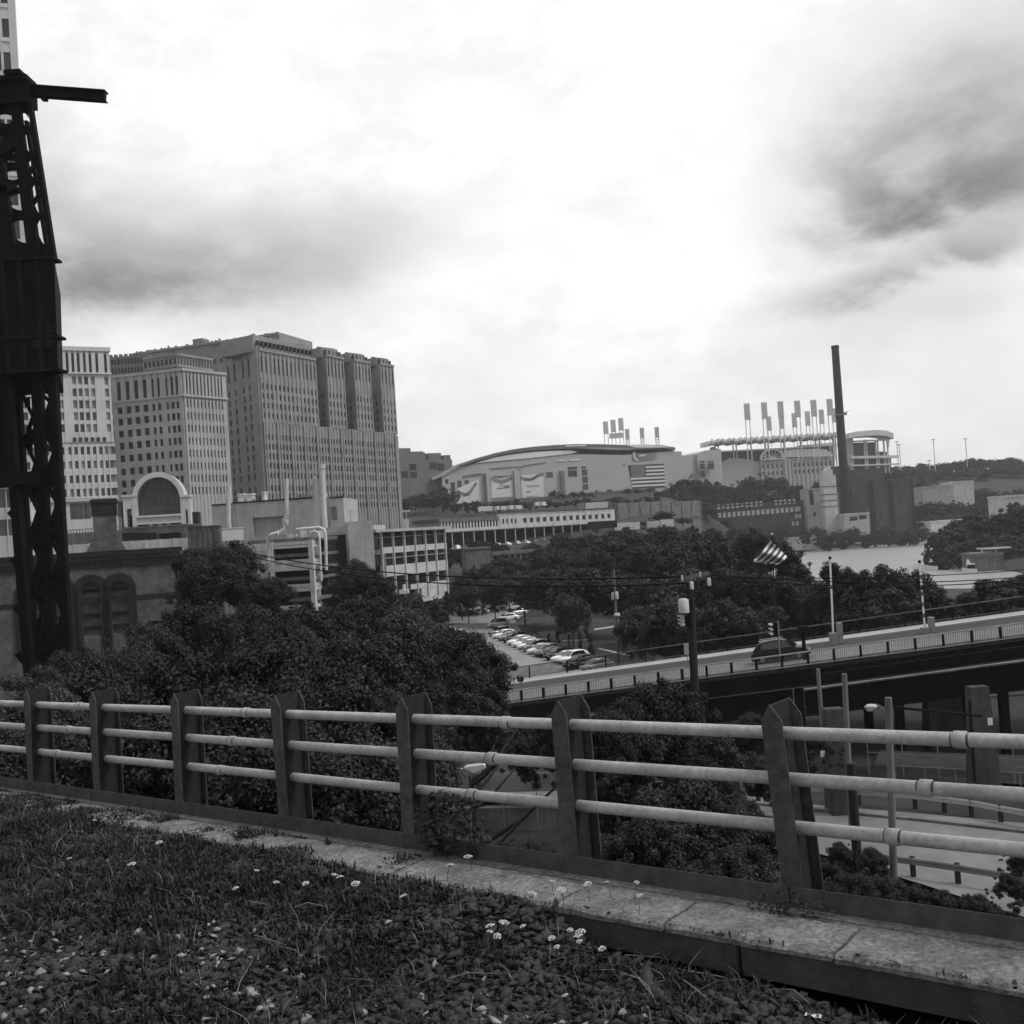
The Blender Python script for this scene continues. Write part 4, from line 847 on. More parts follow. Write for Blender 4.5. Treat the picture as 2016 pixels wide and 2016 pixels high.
# ---------------------------------------------------------------- arena
ya, yb_ = 650, 705
q = [xy(834, ya), xy(1289, yb_)]; w = Wall(*q); rt = root('arena', center(q, 40), 'big pale arena with a low arched roof, three banners and a flag on its wall', 'arena')
Sx = lambda cx, cy=600: w.sx(*c3(cx, cy))
def poly(pts): return [Sx(*p) for p in pts]
BACK = -w.N * 130
mb = MB(); zb = 36
pr = [(70, 652), (180, 600), (290, 576), (640, 540), (960, 505), (1100, 508), (1330, 512), (1680, 484)]
pp = poly(pr); mb.prism([(pp[0][0], zb)] + pp + [(pp[-1][0], zb)], w.A, w.X, Zv, BACK)
p2 = poly([(1680, 486), (1735, 486)]); mb.prism([(p2[0][0] + .1, zb), p2[0], p2[1], (p2[1][0], zb)], w.A - w.N * 1.5, w.X, Zv, BACK * .9)
p3 = poly([(1738, 514), (1900, 508)]); mb.prism([(p3[0][0], zb), p3[0], p3[1], (p3[1][0], zb)], w.A - w.N * 4, w.X, Zv, BACK * .5)
p4 = poly([(1845, 500), (1905, 478), (2010, 470)]); mb.prism([(p4[0][0], zb)] + p4 + [(p4[-1][0], zb)], w.A - w.N * 2, w.X, Zv, BACK * .45)
# flat piers between the banners
for cx0, cx1, cy in ((372, 398, 640), (566, 605, 620)):
    a, b = Sx(cx0, 700)[0], Sx(cx1, 700)[0]; w.box(mb, a, b, zb, Sx(cx0, cy)[1], -1, 2.2)
mb.build('wall', M['arena'], rt)
mb = MB()
for cx0, cx1, cy in ((360, 372, 640), (592, 612, 612), (888, 914, 622)): a, b = Sx(cx0, 700)[0], Sx(cx1, 700)[0]; w.box(mb, a, b, zb, Sx(cx0, cy)[1], -.5, 1.6)
for pts in ([(400, 604), (640, 588), (640, 594), (400, 610)], [(640, 582), (790, 560), (790, 566), (640, 588)], [(215, 655), (345, 635), (345, 650), (215, 668)]): mb.prism(poly(pts), w.A - w.N * .5, w.X, Zv, w.N * .9)
mb.build('dark_trim', M['arena2'], rt)
# arched roof: dark edge truss with a pale lens of clerestory beneath, running back over the hall
out = [(0, 672), (70, 640), (180, 580), (300, 537), (430, 500), (560, 473), (700, 455), (850, 443), (1000, 437), (1160, 437), (1330, 443), (1500, 441), (1600, 446), (1678, 460)]
low = [(0, 690), (70, 660), (180, 600), (300, 557), (430, 522), (560, 497), (700, 480), (850, 469), (1000, 466), (1160, 472), (1330, 478), (1500, 470), (1600, 466), (1678, 482)]
po, pl = poly(out), poly(low)
mb = MB()
for i in range(len(po) - 1): mb.prism([po[i], po[i + 1], pl[i + 1], pl[i]], w.A + w.N * 1.0, w.X, Zv, BACK)
mb.build('roof', M['roofm'], rt)
mb = MB(); ol = [(a, b - .4) for a, b in po]
for i in range(2, len(po) - 1): mb.prism([(po[i][0], po[i][1] - .3), (po[i + 1][0], po[i + 1][1] - .3), (po[i + 1][0], po[i + 1][1] - 1.3), (po[i][0], po[i][1] - 1.3)], w.A + w.N * 1.0, w.X, Zv, w.N * .5)
mb.build('edge_truss', M['arena2'], rt)
mb = MB(); lens = poly([(285, 572), (430, 530), (560, 508), (700, 492), (850, 483), (965, 482), (1010, 492), (960, 503), (640, 538), (430, 556)]); mb.prism(lens, w.A, w.X, Zv, w.N * .5); mb.build('clerestory', M['roofl'], rt)
mb = MB(); mb.prism(poly([(1335, 445), (1500, 441), (1670, 459), (1600, 462), (1400, 463)]), w.A + w.N * 1.1, w.X, Zv, w.N * .5); mb.build('pale_roof_edge', M['roofl'], rt)
mb = MB()
for a in ((920, 452, 1060, 449), (870, 552, 928, 549), (955, 549, 1025, 546)): mb.prism(poly([(a[0], a[1] - 4), (a[2], a[3] - 4), (a[2], a[3] + 4), (a[0], a[1] + 4)]), w.A + w.N * (1.6 if a[1] < 460 else 0), w.X, Zv, w.N * .4)
mb.build('light_strip', M['roofl'], rt)
lst = []
def win(x0, x1, y0, y1, mt='glass2', d=.12): (a, z1), (b, z0) = Sx(x0, y0), Sx(x1, y1); lst.append((w, (a + b) / 2, (z0 + z1) / 2, b - a, z1 - z0, mt, d))
for a in ((940, 1005, 595, 612), (942, 1005, 620, 660), (1033, 1068, 592, 606), (1036, 1076, 614, 655), (1040, 1080, 664, 704), (1042, 1082, 714, 752), (790, 838, 632, 668), (92, 116, 680, 712), (130, 162, 702, 760), (176, 208, 690, 740), (226, 256, 686, 715), (1128, 1150, 755, 800), (1212, 1250, 752, 780), (1325, 1334, 572, 590)): win(*a)
for a in ((1855, 1885, 553, 565), (1855, 1888, 572, 612), (1858, 1890, 622, 668), (1908, 1950, 553, 562), (1910, 1952, 570, 608)): win(*a, 'glass2', 2.4 if False else .3)
windows(rt, lst)
# wall sign: dark emblem board with a pale shield stroke and bar (too far off to read)
mb = MB(); mb.prism(poly([(1383, 500), (1550, 498), (1556, 525), (1530, 545), (1405, 552), (1386, 548)]), w.A, w.X, Zv, w.N * .35); sg = mb.build('sign_board', M['bgrey'], rt)
mb = MB(); mb.prism(poly([(1392, 494), (1402, 493), (1404, 520), (1420, 545), (1428, 545), (1424, 556), (1410, 550), (1392, 525)]), w.A + w.N * .36, w.X, Zv, w.N * .2); mb.build('pale_stroke', M['banner'], sg)
mb = MB(); mb.prism(poly([(1432, 514), (1478, 510), (1478, 520), (1432, 524)]), w.A + w.N * .36, w.X, Zv, w.N * .2); mb.build('pale_bar', M['banner'], sg)
mb = MB(); mb.prism(poly([(1404, 500), (1424, 512), (1426, 538), (1410, 522)]), w.A + w.N * .36, w.X, Zv, w.N * .15); mb.build('dark_shape', M['arena2'], sg)
# flag on the wall
fl_ = root('wall_flag', center(q, 50), 'huge striped flag with starred canton hung on the arena wall', 'flag'); f0, f1, fz1, fz0 = Sx(1358)[0], Sx(1606)[0], Sx(1480, 578)[1], Sx(1480, 742)[1]
fl_.location = w.A + w.X * (f0 + f1) / 2 + Zv * fz0; sh = (fz1 - fz0) / 13; csp = f0 + (f1 - f0) * .48
fsk = lambda z: f0 + (f1 - f0) * .09 * (fz1 - z) / (fz1 - fz0)
for k in range(13):
    z1 = fz1 - k * sh; a = csp if k < 7 else fsk(z1); mb = MB(); mb.prism([(a, z1 - sh), (f1, z1 - sh), (f1, z1), (a, z1)], w.A + w.N * .15, w.X, Zv, w.N * .15); mb.build('stripe', M['striped' if k % 2 == 0 else 'stripew'], fl_)
mb = MB(); zc0 = fz1 - 7 * sh; mb.prism([(fsk(zc0), zc0), (csp, zc0), (csp, fz1), (f0, fz1)], w.A + w.N * .15, w.X, Zv, w.N * .15); cn = mb.build('canton', M['canton'], fl_)
mb = MB(); n = 0
def star(c, r): return [(c[0] + (r if k % 2 == 0 else r * .4) * math.sin(math.pi * k / 5), c[1] + (r if k % 2 == 0 else r * .4) * math.cos(math.pi * k / 5)) for k in range(10)]
for r_ in range(9):
    for k in range(6 if r_ % 2 == 0 else 5):
        c = (f0 + 1.4 + (csp - f0 - 1.6) * (k + (.5 if r_ % 2 == 0 else 1)) / 6, fz1 - (7 * sh) * (r_ + .75) / 9.4)
        if c[0] > fsk(c[1]) + .3: mb.prism(star(c, .55), w.A + w.N * .31, w.X, Zv, w.N * .06)
mb.build('stars', M['stripew'], cn)
# three banners: pale cloth with a swooping ribbon
def ribbon(pts, wd, mt, parent, nm, d=.62):
    m = MB(); c = [Sx(*p) for p in pts]
    for i in range(len(c) - 1):
        (a, b), (e, f) = c[i], c[i + 1]; m.prism([(a, b), (e, f), (e, f - wd), (a, b - wd)], w.A + w.N * d, w.X, Zv, w.N * .08)
    return m.build(nm, M[mt], parent)
bn = [((172, 352, 335, 358), (690, 660, 845, 852), 'left pale arena banner with twisting ribbons'), ((408, 556, 560, 412), (658, 652, 800, 812), 'middle pale arena banner with a small dark emblem'), ((612, 770, 775, 620), (655, 640, 815, 818), 'right pale arena banner with grey lettering')]
for i, (X4, Y4, lb) in enumerate(bn):
    pts = [(X4[0], Y4[0]), (X4[1], Y4[1]), (X4[2], Y4[2]), (X4[3], Y4[3])]
    if i == 0: pts = [(175, 745), (300, 690), (322, 680), (330, 845), (178, 848)]
    mb = MB(); mb.prism(poly(pts), w.A + w.N * .3, w.X, Zv, w.N * .3); b = mb.build('arena_banner', M['banner'], None, lb, 'banner', 'banners on the arena wall')
    if i == 0:
        ribbon([(178, 752), (200, 765), (225, 775), (250, 768), (270, 745), (290, 712), (305, 694)], 2.2, 'bgrey', b, 'ribbon'); ribbon([(205, 770), (230, 784), (255, 778), (275, 755), (292, 722), (310, 704)], 1.3, 'arena2', b, 'ribbon')
        for x in (216, 262): 
            m = MB(); m.prism(poly([(x, 782), (x + 2, 782), (x + 2, 846), (x, 846)]), w.A + w.N * .62, w.X, Zv, w.N * .05); m.build('seam', M['bgrey'], b)
    if i == 1:
        ribbon([(412, 662), (440, 676), (475, 684), (505, 678), (530, 666), (552, 656)], 2.6, 'bgrey', b, 'ribbon')
        m = MB(); m.prism(poly([(412, 658), (552, 652), (530, 660), (480, 672), (440, 670)]), w.A + w.N * .74, w.X, Zv, w.N * .05); m.build('dark_scallop', M['arena2'], b)
        m = MB(); m.prism(poly([(445, 748), (452, 742), (535, 734), (537, 740), (448, 750)]), w.A + w.N * .62, w.X, Zv, w.N * .08); m.prism(poly([(497, 726), (536, 720), (537, 733), (499, 738)]), w.A + w.N * .62, w.X, Zv, w.N * .06); m.build('emblem', M['arena2'], b)
        m = MB()
        for k in range(6): t0, t1 = math.pi * k / 6, math.pi * (k + 1) / 6; m.prism(poly([(480 - 17 * math.cos(t0), 735 - 20 * math.sin(t0)), (480 - 17 * math.cos(t1), 735 - 20 * math.sin(t1)), (480 - 12 * math.cos(t1), 735 - 14 * math.sin(t1)), (480 - 12 * math.cos(t0), 735 - 14 * math.sin(t0))]), w.A + w.N * .62, w.X, Zv, w.N * .06)
        m.build('emblem_arc', M['bgrey'], b)
    if i == 2:
        ribbon([(614, 660), (640, 668), (670, 672), (700, 664), (725, 648), (750, 636), (772, 632)], 2.2, 'bgrey', b, 'ribbon'); ribbon([(640, 676), (672, 680), (700, 672), (722, 656), (742, 643)], 1.0, 'arena2', b, 'ribbon')
        m = MB(); m.prism(poly([(652, 763), (678, 761), (678, 771), (652, 773)]), w.A + w.N * .62, w.X, Zv, w.N * .06); m.build('dark_patch', M['arena2'], b)
        m = MB(); m.prism(poly([(655, 800), (735, 794), (735, 798), (655, 804)]), w.A + w.N * .62, w.X, Zv, w.N * .06); m.build('rule', M['bgrey'], b)
        cu_ = bpy.data.curves.new('lettering', 'FONT'); cu_.body = 'WELCOME'; cu_.extrude = .04; cu_.size = 6.2
        to = bpy.data.objects.new('tmp', cu_); COL.objects.link(to); bpy.context.view_layer.update(); me = bpy.data.meshes.new_from_object(to.evaluated_get(bpy.context.evaluated_depsgraph_get())); bpy.data.objects.remove(to)
        wd = max(v.co.x for v in me.vertices); a, z = Sx(650, 736); e, _ = Sx(738, 730); sc = (e - a) / wd
        t = bpy.data.objects.new('lettering', me); me.materials.append(M['bgrey']); COL.objects.link(t); t.parent = b
        mw = Matrix(((w.X.x, 0, w.N.x, 0), (w.X.y, 0, w.N.y, 0), (0, 1, 0, 0), (0, 0, 0, 1))); pos = w.A + w.X * a + Zv * z + w.N * .7
        t.matrix_local = Matrix.Translation(pos - base_of(b)) @ mw @ Matrix.Diagonal((sc, sc * 1.1, 1, 1))
# ---------------------------------------------------------------- stadium with its light towers
YS = 890; q = [xy(1332, YS), xy(1690, YS + 30)]; w = Wall(*q); rt = root('stadium', center(q, 46), 'open baseball stadium with a lattice canopy, dark stands and a glass-fronted barrel hall', 'stadium')
Tx = lambda cx, cy=700: w.sx(*c4(cx, cy)); pl4 = lambda pts: [Tx(*p) for p in pts]; zb = 44
mb = MB()
def band(pts, th, d0, d1):
    c = pl4(pts); t = [Tx(x, y + th) for x, y in pts]
    for i in range(len(c) - 1): mb.prism([c[i], c[i + 1], t[i + 1], t[i]], w.A + w.N * d0, w.X, Zv, w.N * (d1 - d0))
# scalloped canopy
up1 = [(115, 638)] + [(115 + 755 * k / 24, 630 - 42 * k / 24 + (6 if k % 2 else -3)) for k in range(1, 25)]
band(up1, 26, -14, 6); band([(x, y + 10) for x, y in up1], 6, 6, 9)
up2 = [(915, 592), (960, 582), (1020, 577), (1080, 574), (1130, 578), (1168, 594)]; band(up2, 30, -14, 6)
for k in range(24): (a, z) = Tx(130 + 730 * k / 23, 632 - 42 * k / 23); w.box(mb, a, a + .5, z - 3.8, z + .8, 6, 9.5)
band([(190, 690), (560, 672), (870, 650)], 8, -4, 2); band([(955, 632), (1150, 622)], 8, -2, 2); band([(640, 660), (870, 640)], 5, -3, 1)
for cx in (168, 185, 270, 288, 372, 455, 470, 560, 655, 742, 765, 840, 855): a, z = Tx(cx, 655 - (cx - 168) * .05); w.box(mb, a - .35, a + .35, zb, z, -1, .4)
for cx in (1018, 1030, 1083, 1095, 1130, 1150): a, z = Tx(cx, 625); w.box(mb, a - .4, a + .4, zb, z, -1, .6)
mb.bar(w.A + w.X * Tx(1165, 600)[0] + Zv * Tx(1165, 600)[1], w.A + w.X * Tx(1150, 720)[0] + Zv * Tx(1150, 720)[1], .8)
band([(940, 720), (1210, 715)], 14, -3, 2); band([(940, 770), (1215, 760)], 8, -3, 2)
mb.build('canopy', M['stad'], rt)
mb = MB(); mb.prism(pl4([(200, 692), (560, 676), (870, 655), (870, 930), (200, 930)]), w.A - w.N * 6, w.X, Zv, -w.N * 30); mb.prism(pl4([(960, 640), (1098, 636), (1098, 930), (960, 930)]), w.A - w.N * 5, w.X, Zv, -w.N * 20); mb.prism(pl4([(1100, 690), (1160, 690), (1190, 720), (1190, 930), (1100, 930)]), w.A - w.N * 5, w.X, Zv, -w.N * 20); mb.build('stands', M['seats'], rt)
mb = MB(); mb.prism(pl4([(915, 612), (955, 610), (962, 800), (925, 805)]), w.A, w.X, Zv, -w.N * 12); mb.build('side_wall', M['arena'], rt); mb = MB(); mb.prism(pl4([(160, 665), (200, 690), (205, 930), (160, 930)]), w.A, w.X, Zv, -w.N * 10); mb.prism(pl4([(200, 760), (250, 730), (330, 735), (422, 755), (422, 930), (200, 930)]), w.A + w.N * 1, w.X, Zv, -w.N * 8); mb.build('side_wall', M['arena'], rt)
mb = MB(); lst = []
(a, z1), (b, z0) = Tx(420, 745), Tx(835, 870); w.box(mb, a, b, zb, z1, -10, 3)
for k in range(17): s = a + (b - a) * k / 16; w.box(mb, s - .35, s + .35, zb, z1, 2.9, 3.7)
w.box(mb, a, b, z1 - .6, z1 + .5, 2, 4.0)
for cx in (555, 575): s = Tx(cx)[0]; w.box(mb, s - 1.2, s + 1.2, zb, z1, 3, 4.6)
mb.build('colonnade', M['arena'], rt)
for k in range(16):
    for cy in (772, 812): s = a + (b - a) * (k + .5) / 16; lst.append((w, s, Tx(600, cy)[1], 1.4, 3.6, 'glass', 3.1))
windows(rt, lst)
mb = MB(); s0, zz0 = Tx(415, 742); s1 = Tx(552)[0]; hc = (s0 + s1) / 2; hr = (s1 - s0) / 2; hk = (Tx(485, 680)[1] - zz0) / hr
arcp = lambda r: [(hc - r * math.cos(math.pi * k / 16), zz0 + r * hk * math.sin(math.pi * k / 16)) for k in range(17)]
oa, ia = arcp(hr), arcp(hr * .88)
for k in range(16): mb.prism([oa[k], oa[k + 1], ia[k + 1], ia[k]], w.A + w.N * 5, w.X, Zv, -w.N * 3)
for k in range(1, 8): t = math.pi * k / 8; mb.bar(w.A + w.N * 4 + w.X * hc + Zv * zz0, w.A + w.N * 4 + w.X * (hc - hr * .95 * math.cos(t)) + Zv * (zz0 + hr * hk * .95 * math.sin(t)), .45)
w.box(mb, s0, s1, zz0 - .5, zz0 + .3, 3, 5)
ro_ = pl4([(545, 690), (600, 684), (720, 680), (790, 684), (828, 715), (825, 722), (560, 728)]); mb.prism(ro_, w.A + w.N * 4.5, w.X, Zv, -w.N * 12)
for k in range(13): s, z = Tx(552 + 22 * k, 706); w.box(mb, s, s + .3, z - 2.6, z + 2.8, 4.4, 4.9)
mb.build('barrel_hall', M['stad'], rt)
mb = MB(); mb.prism([(s0, zz0)] + ia[1:-1] + [(s1, zz0)], w.A + w.N * 2.2, w.X, Zv, -w.N * .3); mb.build('fan_window', M['glass'], rt)
def light_tower(cx, ct, cb, hw, hh, Y, label, ladder=False):
    x, y = c4(cx, ct); x2, y2 = c4(cx, cb); p = P(x, y, Y); zt = p.z; zbm = P(x2, y2, Y).z; pw = hw * .3304 * Y / 1937; ph = hh * .3304 * Y / 1937
    b = Vector((P(x, (y + y2) / 2, Y).x, Y, zbm)); r = root('light_tower', b, label, 'light tower', 'floodlight towers of the stadium')
    m = MB(); m.box(b + Vector((-pw / 2, -.9, zt - ph - zbm)), b + Vector((pw / 2, .2, zt - zbm)))
    hd = m.build('lamp_head', M['stad'], r)
    m = MB()
    for i in range(6):
        for j in range(3): c = b + Vector((-pw / 2 + pw * (j + .5) / 3, -.95, zt - zbm - ph * (i + .6) / 6.2)); m.box(c + Vector((-pw * .12, -.35, -ph * .05)), c + Vector((pw * .12, 0, ph * .05)))
    m.build('lamps', M['stad'], hd)
    m = MB()
    for s in (-.36, .36): m.box(b + Vector((pw * s - .3, -.3, -8)), b + Vector((pw * s + .3, .3, zt - ph * .9 - zbm)))
    if ladder:
        for k in range(6): z = k * (zt - ph - zbm) / 6; m.box(b + Vector((-pw * .36, -.25, z)), b + Vector((pw * .36, .25, z + .5)))
    m.build('twin_masts', M['stad'], r)
nm_ = ['leftmost', 'second', 'third', 'fourth', 'fifth', 'sixth']
for i, (cx, ct) in enumerate(((356, 418), (455, 412), (548, 406), (644, 402), (737, 398), (829, 392))): light_tower(cx, ct, 690, 33, 95, 875, nm_[i] + ' tall floodlight tower in the front row left of the chimney')
for i, (cx, ct) in enumerate(((476, 492), (549, 482), (622, 473), (698, 463), (778, 453), (850, 445))): light_tower(cx, ct, 620, 28, 82, 980, nm_[i] + ' short floodlight tower in the rear row left of the chimney')
k34 = lambda cx, cy: ((814.6 + cx * .2728 - 1293.7) / .3304, (718.7 + cy * .2728 - 622.9) / .3304)
for i, (cx, ct) in enumerate(((1206, 280), (1258, 268), (1312, 256))): a, b = k34(cx, ct); light_tower(a, b, k34(cx, 470)[1], 29, 72, 830, ['left', 'middle', 'right'][i] + ' one of three close floodlight towers behind the arena roof')
for i, (cx, ct) in enumerate(((1354, 332), (1456, 323), (1559, 318))): a, b = k34(cx, ct); light_tower(a, b, k34(cx, 470)[1], 24, 62, 860, ['first', 'middle', 'last'][i] + ' ladder-like floodlight tower standing apart behind the arena roof', True)
m = MB(); a, b = P(1150, 823, 832), P(1176, 821, 832); m.bar(a, b, 3.2, 4); m.build('bridge_walk', M['stad'], None, 'pale cross walk tying the close floodlight towers together', 'catwalk')
# ---------------------------------------------------------------- chimney and the works at its foot
YC = 660; p0, p1 = P(1572.5, 653, YC), P(1594, 880, YC); cxx = (p0.x + p1.x) / 2; zt, zb = p0.z, 8
rt = root('tall_chimney', (cxx, YC, zb), 'tall dark brick chimney standing before the stadium', 'chimney')
m = MB(); m.tube([(cxx, YC, zb), (cxx, YC, zt - 2), (cxx, YC, zt)], [3.1, 2.35, 2.4], 14, sm=True); m.build('shaft', M['brick2'], rt)
m = MB(); m.tube([(cxx, YC, zt - 1.6), (cxx, YC, zt - .4), (cxx, YC, zt + .15)], [2.5, 2.55, 2.45], 14); m.build('rim', M['steel'], rt)
m = MB(); z = P(1583, 783, YC).z; m.tube([(cxx, YC, z - .3), (cxx, YC, z + .3)], 3.3, 14); m.bar((cxx + 2, YC, z + .8), (cxx + 6.2, YC, z + 2.4), .3); m.box((cxx + 2.2, YC - 1, z - .3), (cxx + 4.4, YC + 1, z + 1.4)); m.build('gallery', M['grey'], rt)
def block(name, x0, x1, ytop, Y, dep, mt, label, cat='building', z0=-1, dY=0, wins=(), wm='glass', extra=None):
    w = Wall(xy(x0, Y), xy(x1, Y + dY)); z1 = w.sx((x0 + x1) / 2, ytop)[1]; rt = root(name, center([w.A, w.B], max(z0, tz(w.A.x, Y) - 3)), label, cat)
    m = MB(); m.obox(w.A, w.X, w.N, Zv, (0, -dep, z0), (w.L, 0, z1)); m.obox(w.A, w.X, w.N, Zv, (-.2, -dep - .2, z1 - .5), (w.L + .2, .25, z1 + .4))
    m.build('wall', M[mt], rt); windows(rt, [(w, w.s_at(x), w.sx(x, y)[1], ww, hh, wm, .12) for x, y, ww, hh in wins]); return w, rt, z1
b4 = lambda cx, cy: c4(cx, cy)
# dark warehouse with rows of pale windows
wn = []
for cx in (103, 116, 128, 140):
    for cy in (1018, 1063, 1106): wn.append((*b4(cx, cy), 1.0, 3.0))
for k in range(10): wn.append((*b4(192 + 27 * k, 1010 - 2.2 * k), 1.8, 3.0 if k not in (1, 5) else 2.2))
for k in range(5): wn.append((*b4(520 + 26 * k, 984 - 2 * k), 1.5, 3.0))
for k in range(17): wn.append((*b4(195 + 27.5 * k, 1058 - 2.2 * k), 1.9, 3.1))
for cx, cy in ((650, 1020), (632, 1063), (652, 1062), (610, 1105), (634, 1104), (193, 1105)): wn.append((*b4(cx, cy), 1.5, 2.6))
block('warehouse', 1323, 1518, 951, 655, 30, 'brick', 'dark brick warehouse with rows of pale windows below the stadium', z0=2, dY=-8, wins=wn, wm='concl')
# pale silo tower by the chimney
block('silo_block', 1526, 1558, 922, 640, 14, 'conc', 'pale concrete block left of the banded tower', z0=2, wins=[(*b4(722, 935), 2.2, 7), (*b4(726, 965), 2.2, 7), (*b4(735, 1050), 1.6, 2.6)])
x, y = b4(818, 840); pz = P(x, 902, 632); rt = root('banded_tower', (P(1563.5, 950, 632).x, 632, 2), 'slim pale square tower with dark bands beside the chimney foot', 'tower')
m = MB(); cx_ = P(1563.5, 940, 632).x; zt = P(1560, 897, 632).z; m.box((cx_ - 4, 628, 2), (cx_ + 4, 636, zt)); m.box((cx_ - 3, 629, zt), (cx_ + 2.6, 635, zt + 3.2)); m.prism([(-2.4, 0), (2.2, 0), (2.2, 2.4), (0, 1.4)], Vector((cx_, 631, zt + 3.2)), Vector((1, 0, 0)), Zv, Vector((0, 3, 0))); m.build('shell', M['concl'], rt)
m = MB()
for cy in (895, 940, 975, 1010): z = P(*b4(818, cy), 632).z; m.box((cx_ - 4.15, 627.8, z), (cx_ + 4.15, 636.2, z + .5))
m.build('band', M['conc2'], rt)
block('silo_annexe', 1569, 1588, 931, 646, 10, 'conc2', 'dim annexe between the banded tower and the chimney foot', z0=2, wins=[(*b4(858, 960), 2.0, 4.5), (*b4(856, 908), 2.0, 2)])
# big dark mill
wt, rt, z1 = block('dark_mill', 1586, 1727, 906, 662, 40, 'brick', 'big dark windowless mill right of the chimney', z0=2, dY=-4)
m = MB()
for cx in (945, 1060, 1075, 1170, 1185, 1300): s = wt.s_at(b4(cx, 950)[0]); wt.box(m, s - .7, s + .7, 2, z1 - 1, 0, .5)
for cx, cy in ((1030, 840), (1200, 832)): s, z = wt.sx(*b4(cx, cy)); wt.box(m, s - 3, s + 3, z1, z1 + 1.6, -20, -12)
m.build('pilaster', M['brick2'], rt)
m = MB(); s = wt.s_at(1615); wt.box(m, 0, s, z1, z1 + 11, -26, -8); wt.box(m, s, s + 22, z1, z1 + 8, -28, -10); m.build('upper_block', M['brick'], rt)
block('white_cube_office', 1595, 1642, 969, 615, 16, 'whited', 'small white cube office with one dark ribbon window by the river', z0=2, wins=[(*b4(955, 1076), 4.6, 2.3), (*b4(1008, 1068), 4.6, 2.3)])
block('pale_shed', 1746, 1804, 917, 700, 25, 'conc', 'long pale shed on the hillside right of the mill', z0=6)
block('pale_gable', 1804, 1843, 908, 712, 22, 'concl', 'short pale building at the right end of the hillside shed', z0=6)
block('flat_roofed_depot', 1757, 1860, 981, 640, 14, 'white', 'long low white depot by the trees beyond the river bend', z0=-2, dY=10, wins=[(*b4(1540, 1075), 3.2, 2.6)])
block('green_roof_shed', 1484, 1540, 1014, 600, 8, 'whited', 'low white shed with a single-pitch roof on the far river bank', z0=1)
block('riverside_house', 1898, 1945, 935, 420, 14, 'concl', 'pale house half behind the trees at the right edge', z0=2)
block('hilltop_block', 1922, 1990, 873, 1100, 40, 'brick', 'dark flat block on the hilltop at the right edge', z0=40)
# tall lamps beyond the hill
for i, (cx, ct, cb) in enumerate(((1205, 634, 760), (1219, 652, 760), (1413, 622, 770), (1597, 618, 740), (1390, 742, 775))):
    x, y = b4(cx, ct); p = P(x, y, 950); zb_ = P(*b4(cx, cb + 40), 950).z; r = root('tall_lamp', (p.x, 950, zb_), ['taller of two slim lamp masts beside the stadium', 'shorter of two slim lamp masts beside the stadium', 'slim lamp mast alone against the sky above the hill trees', 'rightmost slim lamp mast above the hill trees', 'short lamp mast low on the hill skyline'][i], 'lamp mast', 'lamp masts on the skyline')
    m = MB(); m.tube([(p.x, 950, zb_), (p.x, 950, p.z)], .38, 6); m.build('mast', M['stad'], r); m = MB(); m.box((p.x - 1.7, 949.4, p.z - .8), (p.x + 1.7, 950.6, p.z)); m.build('lamp_ring', M['stad'], r)
# ---------------------------------------------------------------- steel bridge tower at the left
YT = 60.0
def tp(x, y, Y=YT): p = P(x, y, Y); return Vector((p.x, Y, p.z))
rt = root('steel_bridge_tower', (tp(50, 1200).x, YT, 4), 'black riveted steel lift-bridge tower at the left edge with pierced legs', 'bridge tower')
zg = 4; zz_ = lambda y: tp(60, y).z
xR = lambda y: tp(110, y).x
XR = tp(110.5, 900).x; XM = tp(78, 900).x; XL = tp(40, 960).x; XLL = tp(12, 900).x
def leg(x, Y, z0, z1, wx, wy, dx=0): m = MB(); m.hexa([(x - wx / 2, Y - wy / 2, z0), (x + wx / 2, Y - wy / 2, z0), (x + wx / 2, Y + wy / 2, z0), (x - wx / 2, Y + wy / 2, z0), (x - wx / 2 + dx, Y - wy / 2, z1), (x + wx / 2 + dx, Y - wy / 2, z1), (x + wx / 2 + dx, Y + wy / 2, z1), (x - wx / 2 + dx, Y + wy / 2, z1)]); return m
zmid = zz_(703)
leg(XR, YT, zg, zmid, .46, .5).build('leg', M['steel'], rt); leg(XM, YT + .2, zg, zmid, .5, .5).build('leg', M['steel'], rt)
XM2 = tp(77, 900, YT + 7).x; XL2 = tp(48, 960, YT + 7).x
leg(XM2, YT + 7, zg, zmid, .45, .5).build('leg', M['steel'], rt); leg(XL2, YT + 7, zg, zmid, .8, .5, -.3).build('leg', M['steel'], rt); leg(XL + .3, YT, zg, zmid, .5, .6, -.75).build('leg', M['steel'], rt); leg(tp(9, 900, YT + 3).x, YT + 3, zz_(905), zmid, 1.3, .6).build('leg', M['steel'], rt); leg(tp(28, 900, YT + 7).x, YT + 7, zz_(905), zmid, .5, .5).build('leg', M['steel'], rt)
